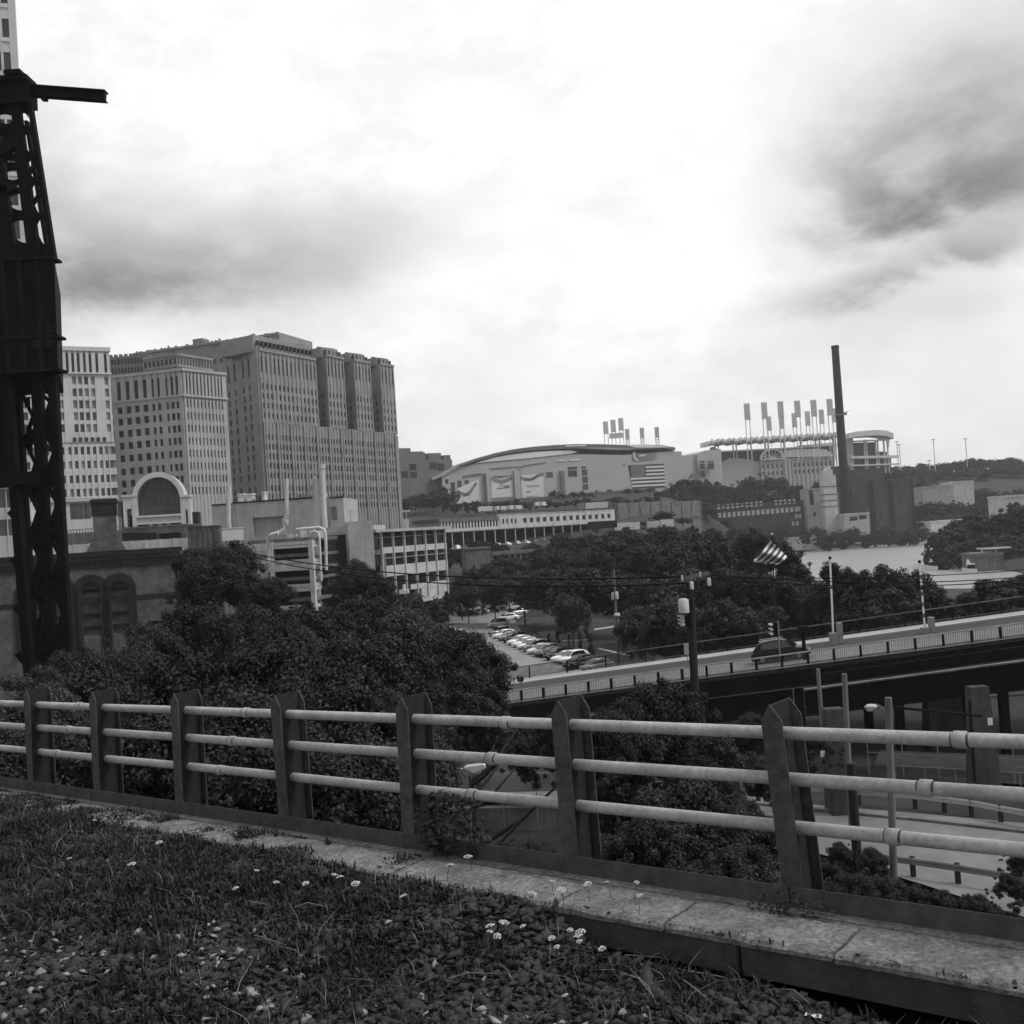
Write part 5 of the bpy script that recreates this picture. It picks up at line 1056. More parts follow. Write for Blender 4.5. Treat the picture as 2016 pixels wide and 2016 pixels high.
def panel(xa, xb, Y, y0, y1, parent=rt):
    z1, z0 = zz_(y0), zz_(y1); m = MB(); c = (z0 + z1) / 2; zd = z1
    m.bar((xa, Y, z1), (xb, Y + .04, c), .18, .2); m.bar((xb, Y, c), (xa, Y + .04, z0), .18, .2); m.build('lattice_bar', M['steel'], parent)
    m = MB(); m.box((xa - .2, Y - .12, z0 - .22), (xb + .2, Y + .12, z0 + .22)); m.build('batten', M['steel'], parent)
    for s, xx in ((1, xa), (-1, xb)):               # curved gusset plates at the panel corners
        for zc, up in ((z0 + .2, 1), (z1 - .2, -1)):
            pts = [(0, 0)] + [(s * .62 * (1 - math.sin(t)), up * .75 * (1 - math.cos(t))) for t in [k * math.pi / 2 / 6 for k in range(7)]]
            m = MB(); m.prism(pts, Vector((xx + s * .15, Y - .05, zc)), Vector((1, 0, 0)), Zv, Vector((0, .1, 0))); m.build('gusset', M['steel'], parent)
for y0, y1 in ((706, 804), (804, 905), (905, 1005), (1005, 1105), (1105, 1215), (1215, 1330)):
    panel(XM + .2, XR - .15, YT, y0, y1); panel(XL2 + .2, XM2 - .3, YT + 7, y0, y1)
    if y0 > 900: panel(XL + .55, XM - .2, YT, y0 + 15, y1 + 15)
    else: panel(XLL + .3, XM - .3, YT + 3, y0, y1)
m = MB(); m.box((XLL - 4.5, YT - .4, zz_(915)), (XM, YT + 1, zz_(890))); m.build('cross_girder', M['steel'], rt)
for s in range(4): m = MB(); m.bar((XM2 - .3, YT + 7, zz_(1330 - s * 100)), (XL2 - 1, YT + 7, zz_(1250 - s * 100)), .3, .4); m.build('rear_brace', M['steel'], rt)
# plated middle
za, zb = zz_(703), zz_(493)
x1, x0 = tp(114.5, 640).x, tp(114, 495).x
q8 = (YT + 8) / YT
m = MB(); m.hexa([(-36, YT - .6, za), (x1, YT - .6, za), (x1 * q8, YT + 8, za), (-42, YT + 8, za), (-36, YT - .6, zb), (x0 - .1, YT - .6, zb), (x0 * q8 - .1, YT + 8, zb), (-42, YT + 8, zb)]); pm = m.build('plated_housing', M['steel'], rt)
m = MB()
for y in (493, 640, 703): z = zz_(y); m.box((-36, YT - .75, z - .09), (x1 + .12, YT + .5, z + .06))
for x in (tp(20, 600).x, tp(52, 600).x, tp(84, 600).x): m.box((x - .12, YT - .7, za), (x + .12, YT - .58, zb))
for x, y in ((79, 654), (104, 652), (105, 624)): c = tp(x, y); m.tube([(c.x, YT - .6, c.z), (c.x, YT - .72, c.z)], .32, 10)
m.build('plate_edge', M['girder'], pm)
# tapering head with lens-shaped openings
xo = lambda z: np.interp(z, [zz_(469), zz_(184), zz_(150)], [tp(105.5, 469).x, tp(57.5, 184).x, tp(54, 150).x])
xi = lambda z: np.interp(z, [zz_(469), zz_(184)], [tp(74, 469).x, tp(33, 184).x])
zl0, zl1 = zz_(493), zz_(160)
for Y, k in ((YT, 0), (YT + 5, 1)):
    xo0 = xo; xi0 = xi; kk = Y / YT
    xo = lambda z, o=xo0, k_=kk: o(z) * k_ - .15 * (k_ > 1)
    xi = lambda z, o=xi0, k_=kk: o(z) * k_
    m = MB(); m.hexa([(xo(zl0) - .24, Y - .2, zl0), (xo(zl0), Y - .2, zl0), (xo(zl0), Y + .2, zl0), (xo(zl0) - .24, Y + .2, zl0), (xo(zl1) - .22, Y - .2, zl1), (xo(zl1), Y - .2, zl1), (xo(zl1), Y + .2, zl1), (xo(zl1) - .22, Y + .2, zl1)]); m.build('slanting_leg', M['steel'], rt)
    m = MB(); f = lambda z: xi(z) - .05
    m.hexa([(f(zl0) - .5, Y - .2, zl0), (f(zl0) + .12, Y - .2, zl0), (f(zl0) + .12, Y + .2, zl0), (f(zl0) - .5, Y + .2, zl0), (f(zl1) - .4, Y - .2, zl1), (f(zl1) + .1, Y - .2, zl1), (f(zl1) + .1, Y + .2, zl1), (f(zl1) - .4, Y + .2, zl1)]); m.build('slanting_leg', M['steel'], rt)
    m = MB(); f = lambda z: xi(z) - 1.6 - k * .3
    m.hexa([(f(zl0) - .9, Y - .2, zl0), (f(zl0) + .3, Y - .2, zl0), (f(zl0) + .3, Y + .2, zl0), (f(zl0) - .9, Y + .2, zl0), (f(zl1) - .4, Y - .2, zl1), (f(zl1) + .3, Y - .2, zl1), (f(zl1) + .3, Y + .2, zl1), (f(zl1) - .4, Y + .2, zl1)]); m.build('slanting_leg', M['steel'], rt)
xo, xi = xo0, xi0
def lens_plate(xa, xb, za_, zb_, Y, amp, parent):   # plate between two legs with concave upper and lower edges
    n = 8; m = MB(); top = [(xa + (xb - xa) * i / n, zb_ + amp * (2 * i / n - 1) ** 2) for i in range(n + 1)]; bot = [(xa + (xb - xa) * i / n, za_ - amp * (2 * i / n - 1) ** 2) for i in range(n + 1)]
    for i in range(n): m.prism([bot[i], bot[i + 1], top[i + 1], top[i]], Vector((0, Y - .06, 0)), Vector((1, 0, 0)), Zv, Vector((0, .12, 0)))
    m.build('lens_plate', M['steel'], parent)
for y0, y1, am in ((160, 212, .3), (240, 250, .35), (290, 300, .4), (338, 347, .45), (405, 414, .5), (464, 494, .5)):
    za_, zb_ = zz_(y1), zz_(y0); z = (za_ + zb_) / 2
    lens_plate(xi(z) + .05, xo(z) - .2, za_, zb_, YT, am, rt); lens_plate(xi(z) - 1.6, xi(z) - .2, za_, zb_, YT, am * .8, rt)
    lens_plate(xi(z) * 1.083 - 1.4, xi(z) * 1.083 + .2, za_ - .2, zb_ - .1, YT + 5, am, rt)
    lens_plate(xi(z) * 1.04 - 4.2, xi(z) * 1.04 - 1.7, za_ - .2, zb_ - .2, YT + 2.5, am, rt)
m = MB(); m.bar(tp(32, 268), tp(-20, 300), .5, .6); m.bar(tp(30, 350), tp(-20, 376), .4, .5); m.bar((xi(zz_(330)), YT, zz_(330)), (xo(zz_(300)) - .2, YT, zz_(300)), .2); m.bar((xi(zz_(385)), YT, zz_(385)), (xo(zz_(360)) - .2, YT, zz_(360)), .2); m.build('strut', M['girder'], rt)
c0, c1_ = tp(18, 163), tp(52, 139); m = MB(); m.box((c0.x - 2.5, YT - .5, c0.z - 1.2), (c1_.x + .15, YT + .8, zz_(146))); m.box((c0.x, YT - .7, zz_(146)), (tp(48, 140).x, YT + .9, c1_.z)); m.box((c0.x - 2.8, YT - .8, zz_(158)), (tp(60, 160).x, YT + 1, zz_(155))); m.build('head_block', M['steel'], rt)
a, b = tp(52, 172), tp(200.5, 183); d = (b - a).normalized(); up = Vector((0, 1, 0)).cross(d); up = up if up.z > 0 else -up
m = MB(); Y_ = Vector((0, 1, 0))
m.obox(a, d, Y_, up, (0, -.3, .27), ((b - a).length, .3, .33)); m.obox(a, d, Y_, up, (0, -.3, -.27), ((b - a).length, .3, -.21)); m.obox(a, d, Y_, up, (0, -.05, -.21), ((b - a).length, .05, .27)); m.obox(a, d, Y_, up, ((b - a).length - .05, -.3, -.27), ((b - a).length, -.05, .30))
m.obox(a, d, Y_, up, (.9, -.15, -.5), (1.2, .15, -.2)); m.build('projecting_beam', M['girder'], rt)
# ---------------------------------------------------------------- road bridge on the right
YB0, YB1 = 84.0, 72.0
a = P(985, 1322, YB0); b = P(1960, 1196, YB1); BX = Vector((b.x - a.x, b.y - a.y, 0)); BLen = BX.length; slope = (b.z - a.z) / BLen; BX = Vector((b.x - a.x, b.y - a.y, b.z - a.z)).normalized()
BN = Vector((-BX.y, BX.x, 0)).normalized()
if BN.y < 0: BN = -BN
BA = Vector(a); BL_ = (b - a).length
bb = lambda m, s0, s1, v0, v1, w0, w1: m.obox(BA, BX, BN, Zv, (s0, v0, w0), (s1, v1, w1))
rt = root('road_bridge', BA + BX * BL_ * .5 + Vector((0, 0, -9)), 'steel road bridge climbing to the right with a panelled near railing', 'bridge')
DW = 14.0; S0, S1 = -14, BL_ + 16; RH = .96
m = MB(); bb(m, S0, S1, -.15, DW + .3, -.35, -.004); m.build('deck', M['darkroad'], rt)
m = MB(); bb(m, S0, S1, 11.4, DW + .15, -.004, .16); m.build('far_pavement', M['walk'], rt)
m = MB(); bb(m, S0, S1, .05, 6.6, -.004, .10); m.build('near_lane', M['road2'], rt)
m = MB(); bb(m, S0, S1, -.12, .1, -1.5, -.36); bb(m, S0, S1, -.3, .2, -1.6, -1.5); bb(m, 10, 21.5, -.05, .05, -3.6, -1.6); bb(m, S0, S1, DW - .2, DW, -2, -.36)
for k in range(26): s = S0 + (S1 - S0) * k / 25; bb(m, s - .05, s + .05, -.22, -.1, -1.5, -.36)
m.build('girder', M['girder'], rt)
m = MB(); bb(m, S0, S1, -.36, .26, -1.66, -1.6); m.build('bottom_flange', M['conc2'], rt)
mr = MB(); bb(mr, S0, S1, -.14, .0, RH - .1, RH); bb(mr, S0, S1, -.12, -.02, .1, .17); bb(mr, S0, S1, -.2, .03, -.06, .02); rr_ = mr.build('near_rail', M['conc'], rt)
mp = MB(); s = S0
while s < S1 - .1: bb(mp, s, s + .035, -.09, -.05, .17, RH - .1); s += .15
mp.build('picket_panel', M['grey'], rt)
for i in range(-7, 36):
    s = i * 1.9; m = MB(); bb(m, s - .09, s + .09, -.17, .03, -.2, RH - .12); m.build('railing_post', M['girder'], rt)
m = MB(); bb(m, S0, S1, DW + .1, DW + .2, 1.3, 1.38); bb(m, S0, S1, DW + .12, DW + .18, .3, .36); m.build('far_rail', M['conc2'], rt)
for i in range(-3, 18): s = i * 3.8; m = MB(); bb(m, s - .06, s + .06, DW + .08, DW + .22, 0, 1.3); m.build('far_railing_post', M['girder'], rt)
mp = MB(); s = S0
while s < S1: bb(mp, s, s + .04, DW + .13, DW + .16, .36, 1.3); s += .11
mp.build('far_pickets', M['girder'], rt)
for s in (15.5, 22, 29, 36): 
    m = MB(); p = BA + BX * s; m.box((p.x - .28, p.y - .2, 3), (p.x + .28, p.y + .35, p.z - 1.5)); m.build('steel_column', M['girder'], rt); m = MB(); m.box((p.x - .28, p.y + 6.5, 3), (p.x + .28, p.y + 7.1, p.z - 1.5)); m.build('steel_column', M['girder'], rt)
# lower girder span behind / beneath it
a, b = P(1545, 1297, 70), P(1975, 1240, 64); LX = (b - a).normalized(); LN = Vector((-LX.y, LX.x, 0)).normalized(); LN = LN if LN.y > 0 else -LN; ln = (b - a).length
rt2 = root('lower_girder_span', (a + b) / 2 + Vector((0, 0, -4)), 'dark lower girder span with a pale top flange below the road bridge', 'bridge')
m = MB(); m.obox(a, LX, LN, Zv, (-1, -.25, -.08), (ln + 6, .3, .02)); m.build('top_flange', M['conc2'], rt2)
m = MB(); m.obox(a, LX, LN, Zv, (-1, -.05, -1.7), (ln + 6, .05, -.08)); m.obox(a, LX, LN, Zv, (-1, -.3, -1.8), (ln + 6, .3, -1.7)); m.obox(a, LX, LN, Zv, (-1, 3, -1.5), (ln + 6, 3.2, .5))
for k in range(16): m.obox(a, LX, LN, Zv, (k * ln / 14, -.2, -1.7), (k * ln / 14 + .08, -.05, -.08))
m.obox(a, LX, LN, Zv, (-1, .3, -.4), (ln + 6, 3, -.2)); m.build('web', M['girder'], rt2)
m = MB(); m.obox(a, LX, LN, Zv, (-1, 2.9, .8), (ln + 6, 3.0, .9)); 
for k in range(5): m.bar(a + LX * (k * 2.4 + .2) + LN * 3 + Zv * -.1, a + LX * (k * 2.4 + 2.2) + LN * 3 + Zv * .85, .14)
m.build('truss_bar', M['girder'], rt2)
# piers
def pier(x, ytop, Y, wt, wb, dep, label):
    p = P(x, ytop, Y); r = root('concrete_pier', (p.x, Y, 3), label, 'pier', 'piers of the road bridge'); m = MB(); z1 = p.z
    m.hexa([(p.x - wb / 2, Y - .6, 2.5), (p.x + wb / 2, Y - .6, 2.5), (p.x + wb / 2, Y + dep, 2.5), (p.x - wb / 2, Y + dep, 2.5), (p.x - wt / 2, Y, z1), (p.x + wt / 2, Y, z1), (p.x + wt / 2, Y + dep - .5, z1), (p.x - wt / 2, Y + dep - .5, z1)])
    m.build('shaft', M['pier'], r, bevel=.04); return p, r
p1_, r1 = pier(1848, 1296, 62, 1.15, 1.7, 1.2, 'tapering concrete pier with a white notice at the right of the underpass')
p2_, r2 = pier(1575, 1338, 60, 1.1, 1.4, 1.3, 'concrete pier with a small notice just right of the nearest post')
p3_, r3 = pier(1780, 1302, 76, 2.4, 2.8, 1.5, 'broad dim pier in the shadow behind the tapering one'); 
for (x, y, Y, wd, h, pr_) in ((1868, 1361, 60.6, .28, .42, r1), (1552, 1422, 59.3, .26, .34, r2)):
    p = P(x, y, Y); m = MB(); m.box((p.x - wd / 2, Y - .03, p.z - h / 2), (p.x + wd / 2, Y, p.z + h / 2)); m.build('notice', M['pw'], pr_)
m = MB(); p = P(1600, 1330, 95); m.box((p.x - 6, 95, 2), (p.x + 30, 96, p.z)); m.build('abutment_wall', M['brick'], None, 'dark abutment wall closing the underpass behind the piers', 'wall')
# ---------------------------------------------------------------- lower road with its guard rails
def strip(name, pts_a, pts_b, z, mt, dz=.0):
    A_ = [G(*p, z) for p in pts_a]; B_ = [G(*p, z) for p in pts_b]; m = MB(); n = len(A_)
    vs = [p + Vector((0, 0, dz)) for p in A_] + [p + Vector((0, 0, dz)) for p in B_]
    m.add(vs, [(i, i + 1, n + i + 1, n + i) for i in range(n - 1)]); return m.build(name, M[mt], kind='structure', recalc=False)
ZR = 4.5
strip('lower_road', [(1400, 1500), (1551, 1520), (1740, 1535), (1932, 1553), (2100, 1572)], [(1380, 1590), (1551, 1612), (1740, 1668), (1932, 1730), (2100, 1790)], ZR, 'road2')
m = MB()
ga, gb = [G(*p, ZR) for p in ((1380, 1513), (1551, 1531), (1740, 1549), (1932, 1571), (2100, 1592))], None
for i in range(4): m.bar(ga[i] + Vector((0, 0, .07)), ga[i + 1] + Vector((0, 0, .07)), .28, .14)
m.build('road_kerb', M['conc2'], kind='structure')
strip('far_verge', [(1380, 1420), (1551, 1436), (1740, 1462), (1932, 1490), (2100, 1510)], [(1400, 1500), (1551, 1520), (1740, 1535), (1932, 1553), (2100, 1572)], ZR, 'ground', -.01)
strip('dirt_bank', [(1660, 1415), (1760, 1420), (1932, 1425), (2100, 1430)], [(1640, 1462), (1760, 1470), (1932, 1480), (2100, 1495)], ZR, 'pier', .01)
def guard(pts, zoff, label, mt, posts, hgt=.75, bandh=.32, z=ZR, offs=0):
    r = root('guard_rail', G(*pts[0], z), label, 'guard rail', 'guard rails of the lower road'); c = [G(*p, z) + Vector((0, 0, hgt)) for p in pts]; m = MB()
    for i in range(len(c) - 1):
        m.bar(c[i], c[i + 1], .05, bandh); m.bar(c[i] + Vector((0, -.05, bandh * .27)), c[i + 1] + Vector((0, -.05, bandh * .27)), .06, bandh * .25); m.bar(c[i] + Vector((0, -.05, -bandh * .27)), c[i + 1] + Vector((0, -.05, -bandh * .27)), .06, bandh * .25)
    m.build('beam', M[mt], r)
    for k in range(posts):
        t = (k + .5) / posts * (len(c) - 1); i = int(t); p = c[i].lerp(c[i + 1], t - i); m = MB(); m.box(p + Vector((-.1, .04, -hgt - .3)), p + Vector((.1, .24, .2))); m.build('guard_post', M['woodd'], r)
guard([(1400, 1497), (1551, 1513), (1740, 1528), (1830, 1540), (1932, 1560), (2050, 1590)], 0, 'pale guard rail along the far side of the lower road', 'alu', 9)
guard([(1560, 1632), (1640, 1643), (1770, 1662), (1895, 1683), (2050, 1712)], 0, 'rusty dark guard rail along the near side of the lower road', 'grey', 6)
# level piece of road and fences left of it, seen below the rails
strip('side_road', [(880, 1497), (1060, 1492), (1150, 1490)], [(880, 1512), (1060, 1508), (1150, 1506)], 4.3, 'conc2')
q = [G(890, 1563, 4.2), G(1080, 1561, 4.2)]; w = Wall(*q); zt = w.sx(985, 1527)[1]; mb = MB(); w.box(mb, -2, w.L + 3, 2, zt, -.4, 0); w.box(mb, -2, w.L + 3, zt, zt + .12, -.45, .05); mb.build('roadside_wall', M['conc2'], None, 'low grey concrete wall seen below the bottom rail', 'wall')
def fence(q, h, n, label, rails=(1.0,), mesh_=False):
    w = Wall(*q); r = root('pipe_fence', (q[0] + q[1]) / 2, label, 'fence', 'thin pipe fences by the lower roads'); z0 = (q[0].z + q[1].z) / 2
    m = MB()
    for f in rails: m.bar(Vector((w.A.x, w.A.y, q[0].z + h * f)), Vector((w.B.x, w.B.y, q[1].z + h * f)), .055)
    m.build('top_rail', M['grey'], r)
    for k in range(n):
        p = q[0].lerp(q[1], k / (n - 1)); m = MB(); m.bar(p, p + Vector((0, 0, h)), .06); m.build('fence_post', M['grey'], r)
fence([q[0] + Vector((0, -.2, 0)), q[1] + Vector((0, -.2, 0))], 2.3, 4, 'thin pipe fence in front of the low grey wall')
fence([G(930, 1497, 4.3), G(1100, 1493, 4.3)], 1.3, 4, 'thin pipe fence at the far side of the side road')
fence([G(1690, 1480, ZR), G(1990, 1500, ZR)], 1.2, 6, 'low dark pipe fence in front of the dirt bank')
fence([G(1640, 1462, ZR), G(1990, 1484, ZR)], 3.0, 6, 'tall dark fence posts across the dirt bank', (.98, .5))
# ---------------------------------------------------------------- poles, signals, signs and wires
def pole(name, x, ytop, ybot, Y, r0, r1, mt, label, cat, z0=None):
    a = P(x[0], ytop, Y); z = P(x[1], ybot, Y).z if z0 is None else z0; rt = root(name, (P(x[1], ybot, Y).x, Y, z), label, cat)
    xb = P(x[1], ybot, Y).x; t = (z - a.z) / (P(x[1], ybot, Y).z - a.z); xb = a.x + (xb - a.x) * t
    m = MB(); m.tube([(xb, Y, z), (a.x, Y, a.z)], [r0, r1], 10); m.build('shaft', M[mt], rt); return rt, a, Vector((xb, Y, z))
rt, pt_, pb_ = pole('utility_pole', (1301, 1311), 1098, 1300, 52, .26, .2, 'woodd', 'thick black utility pole with a crossarm, insulators and a pale transformer', 'utility pole', 3.5)
c = P(1309, 1090, 52); m = MB(); m.bar(P(1284, 1094, 52), P(1338, 1081, 52), .14, .16); m.bar(P(1303, 1140, 52), P(1304, 1078, 52), .12); m.build('crossarm', M['conc2'], rt)
def cyl(x, y0, y1, Y, r, nm, mt, par): a, b = P(x, y0, Y), P(x, y1, Y); m = MB(); m.tube([(a.x, Y, b.z), (a.x, Y, b.z + (a.z - b.z) * .12), (a.x, Y, b.z + (a.z - b.z) * .9), (a.x, Y, a.z)], [r, r, r, r * .55], 10); return m.build(nm, M[mt], par)
cyl(1286.5, 1085, 1096, 51.7, .05, 'insulator', 'whited', rt); cyl(1320.5, 1079, 1088, 51.7, .05, 'insulator', 'whited', rt); cyl(1304.5, 1097, 1112, 51.6, .10, 'cut_out', 'whited', rt); cyl(1337, 1090, 1105, 51.7, .10, 'cut_out', 'whited', rt)
cyl(1289, 1129, 1156, 51.7, .27, 'transformer', 'concl', rt)
def signal(x, y0, y1, Y, side, label, polex=None, mt='steel'):
    a, b = P(x, y0, Y), P(x, y1, Y); h = a.z - b.z; rt = root('traffic_signal', (a.x, Y, b.z), label, 'traffic signal', 'traffic signals at the bridge')
    m = MB(); m.box((a.x - .16, Y - .14, b.z), (a.x + .16, Y + .14, a.z)); m.build('housing', M[mt], rt)
    for k in range(3):
        z = b.z + h * (k + .5) / 3; m = MB(); c = Vector((a.x + side * .16, Y, z)); n = 8
        for j in range(n):
            t0, t1 = math.pi * j / n - .3, math.pi * (j + 1) / n - .3
            f = lambda t, l: c + Vector((side * l, -math.cos(t) * .15, math.sin(t) * .15))
            m.add([f(t0, 0), f(t1, 0), f(t1, .34 if 1 < j < 6 else .22), f(t0, .34 if 1 < j < 6 else .22)], [(0, 1, 2, 3)])
        m.build('visor', M['whited'], rt)
    return rt
signal(1296.5, 1162, 1182, 51.9, -1, 'traffic signal fixed low on the black utility pole'); signal(1299, 1133, 1150, 51.9, -1, 'traffic signal half behind the pale transformer')
s2 = signal(1461, 1175, 1201, 79.5, -1, 'traffic signal on a thin post above the black car'); m = MB(); p = P(1465, 1172, 79.5); pb = P(1471, 1254, 79.5); m.tube([(p.x + .1, 79.5, pb.z), (p.x + .1, 79.5, p.z)], .06, 8); m.build('post', M['grey'], s2)
for (x, x2, y0, y1, Y, r, mt, lb) in (((1593, 1602), 0, 1271, 1460, 56, .16, 'woodp', 'weathered wooden pole with a dark lower half right of the nearest post'), ((1676, 1686), 0, 1316, 1640, 46, .17, 'woodp', 'weathered wooden pole carrying the white street lamp'), ((1543, 1549), 0, 1262, 1340, 66, .14, 'woodp', 'wooden post under the road bridge, left of the two weathered poles'), ((1605, 1613), 0, 1440, 1555, 50, .24, 'woodd', 'stout black post rising from the lower road')):
    rt_, a, b = pole('wooden_pole', x, y0, y1, Y, r, r * .9, mt, lb, 'pole', 3.6)
    if 'street lamp' in lb: lamp_pole = rt_
c = P(1640, 1332, 46); m = MB(); m.bar(P(1674, 1338, 46), P(1652, 1328, 46), .06); m.bar(P(1674, 1345, 46), P(1655, 1331, 46), .05); m.build('bracket', M['grey'], lamp_pole)
m = MB(); m.blob((c.x, 45.8, c.z), .30, .15, .13, 10, 5); m.blob((c.x - .05, 45.8, c.z - .12), .17, .12, .1, 8, 4); m.build('lamp_head', M['whited'], lamp_pole)
m = MB(); m.bar(P(1681, 1334, 58), P(1852, 1351, 58), .12, .14); gr = m.build('height_bar', M['girder'], None, 'dark height bar with one upright in front of the piers', 'barrier'); m = MB(); m.bar(P(1829, 1322, 58), P(1839, 1475, 58), .11); m.build('upright', M['girder'], gr)
# black post beside the car
rt_, a, b = pole('black_post', (1515, 1519), 1188, 1256, 78.6, .14, .14, 'steel', 'stout black post on the bridge at the nose of the black car', 'post'); 
m = MB(); c = P(1515, 1186, 78.6); m.box((c.x - .3, 78.3, c.z - .25), (c.x + .3, 78.9, c.z + .2)); m.build('cap_box', M['steel'], rt_)
# raised barrier arms
for i, (xt, yt, xb, yb2, Y) in enumerate(((1566, 1055, 1572, 1196, 86), (1735, 1062, 1745, 1186, 83))):
    a, b = P(xt, yt, Y), P(xb, yb2, Y); r = root('raised_barrier', (b.x, Y, b.z - .8), ['left raised white road barrier arm on the bridge', 'right raised road barrier arm on the bridge, thicker in its lower half'][i], 'barrier', 'raised barrier arms of the bridge')
    d = a - b; n = 12
    for mt, par in (('pw', 0), ('conc2', 1)):
        m = MB()
        for k in range(n):
            if par == 0 and k == 0: m.bar(b, b + d, .15, .07); m.build('arm', M[mt], r)
            if par == 1 and i == 1 and k in (2, 4, 6, 7, 9): m = MB(); m.bar(b + d * (k / n), b + d * ((k + .8) / n), .156, .076); m.build('arm_band', M[mt], r)
    m = MB(); m.box(b + Vector((-.3, -.3, -1.2)), b + Vector((.3, .3, .1))); m.box(b + Vector((.35, -.25, -1.2)), b + Vector((.75, .25, .9))); m.build('drive_box', M['grey'], r, bevel=.03)
    m = MB(); m.blob(a + Vector((0, 0, .1)), .14, .14, .14, 8, 5); m.blob(b + d * .62, .1, .1, .12, 8, 4); m.build('tip_lamp', M['steel'], r)
# sign board back, lamp and the second utility pole in the trees
m = MB(); a, b = P(1290, 1214, 78), P(1301, 1235, 78); m.box((a.x, 78, b.z), (b.x, 78.04, a.z)); sg = m.build('road_sign', M['conc'], None, 'grey back of a road sign left of the black utility pole', 'sign'); m = MB(); m.box((a.x + .1, 78.05, b.z + .25), (b.x - .1, 78.07, a.z - .3)); m.bar(P(1297, 1235, 78.05), P(1298, 1262, 78.05), .06); m.build('frame', M['grey'], sg)
rt_, a, b = pole('tree_side_pole', (1158, 1166), 1075, 1235, 118, .16, .12, 'woodp', 'grey utility pole with twin canisters among the trees by the car park', 'utility pole', 5)
cyl(1155.5, 1118, 1132, 117.8, .16, 'canister', 'conc', rt_); cyl(1163, 1116, 1130, 117.7, .2, 'canister', 'concl', rt_); cyl(1164, 1157, 1162, 117.7, .35, 'lamp_dish', 'concl', rt_); m = MB(); m.bar(P(1146, 1093, 118), P(1160, 1090, 118), .14); m.build('crossarm', M['conc'], rt_)
# street lamp low behind the rails
c0, c1_, c2_ = P(819, 1467, 40), P(850, 1453, 40), P(874, 1451, 40); base = Vector((c0.x - 1.2, 40, 4)); r = root('street_lamp', base, 'white cobra-head street lamp seen between the lower rails', 'street lamp')
m = MB(); m.tube([base, (base.x, 40, c0.z - 1.0), (c0.x - .6, 40, c0.z - .3), c0, c1_, c2_], [.11, .09, .06, .045, .045, .045], 8); m.build('mast_arm', M['alu'], r)
a, b = P(876, 1452, 40), P(914, 1452, 40); m = MB()
pr = [(0, .10), (.12, .14), (.75, .17), (.84, .12), (.84, -.02), (.45, -.16), (.35, -.19), (.1, -.02), (0, .02)]; m.prism(pr, Vector((a.x, 39.8, c2_.z)), Vector((1, 0, .03)).normalized(), Zv, Vector((0, .36, 0))); hd = m.build('lamp_head', M['pw'], r, bevel=.04)
m = MB(); p = P(902, 1465, 39.9); m.blob((a.x + .5, 39.98, c2_.z - .15), .16, .12, .07, 8, 4); m.build('lens', M['lens'], hd)
# small lamp on the powerhouse yard
rt_, a, b = pole('yard_lamp', (284, 287), 1174, 1235, 90, .09, .08, 'steel', 'short black yard lamp with a square arm before the powerhouse', 'lamp post', 5); m = MB(); e = P(309, 1172, 90); m.box((a.x - .1, 89.8, a.z - .15), (e.x, 90.2, a.z + .1)); m.build('arm', M['steel'], rt_)
m = MB(); a, b = P(383, 1102, 92), P(475, 1096, 92); m.bar(a, b, .12); m.bar(b, b + Vector((0, 0, -14)), .14); m.build('mast_arm_lamp', M['conc2'], None, 'long thin arm reaching across the dark tree right of the powerhouse', 'lamp arm')
# wires
def wire(a, b, sag, r, label, n=14):
    m = MB(); m.tube([a.lerp(b, t / n) + Vector((0, 0, -sag * 4 * (t / n) * (1 - t / n))) for t in range(n + 1)], r, 4); m.build('overhead_wire', M['steel'], None, label, 'wire', 'overhead wires')
wire(P(455, 1040, 90), P(1285, 1088, 52), .9, .045, 'upper overhead wire crossing in front of the banded office to the black pole'); wire(P(455, 1046, 90), P(1303, 1100, 52), 1.1, .04, 'lower overhead wire crossing in front of the garage to the black pole'); wire(P(1336, 1084, 52), P(1990, 1082, 70), .5, .03, 'upper overhead wire over the river right of the black pole'); wire(P(1336, 1092, 52), P(1990, 1088, 70), .5, .03, 'lower overhead wire over the river right of the black pole')
wire(P(1336, 1090, 52.2), P(1990, 1070, 74), .3, .025, 'faint middle overhead wire over the river'); 
# flag on its pole in the park
Yf = 110; rt_, a, b = pole('flagpole', (1456, 1462), 1008, 1150, Yf, .09, .06, 'woodd', 'dark flagpole with a pale ball finial in the park by the river', 'flagpole', 4); m = MB(); m.blob(a, .16, .16, .16, 8, 5); m.build('finial', M['whited'], rt_)
fr = root('flying_flag', P(1456, 1080, Yf), 'striped flag drooping in folds from the dark flagpole', 'flag')
def fpt(u, v):                                       # u along the hoist-to-fly, v across the stripes
    x0, y0 = 1454 + 31 * v, 1019 + 31 * v; x1, y1 = 1422 + 44 * v, 1057 + 8 * v
    x = x0 + (x1 - x0) * u; y = y0 + (y1 - y0) * u + 3 * math.sin(u * 3.1); p = P(x, y, Yf - .5 + .5 * math.sin(u * 9 + v * 2)); return p
for k in range(9):
    m = MB(); n = 10; vs = [fpt(i / n, k / 9) for i in range(n + 1)] + [fpt(i / n, (k + 1) / 9) for i in range(n + 1)]; vs += [p + Vector((0, .03, 0)) for p in vs]; N = 2 * n + 2
    m.add(vs, [(i, i + 1, n + 2 + i, n + 1 + i) for i in range(n)] + [(N + i, N + n + 1 + i, N + n + 2 + i, N + i + 1) for i in range(n)], True); m.build('stripe', M['striped' if k % 2 else 'stripew'], fr)
fr2 = root('dark_flag', P(1436, 1110, Yf), 'dark flag with a pale hem hanging below the striped one', 'flag')
m = MB(); n = 6; vs = []
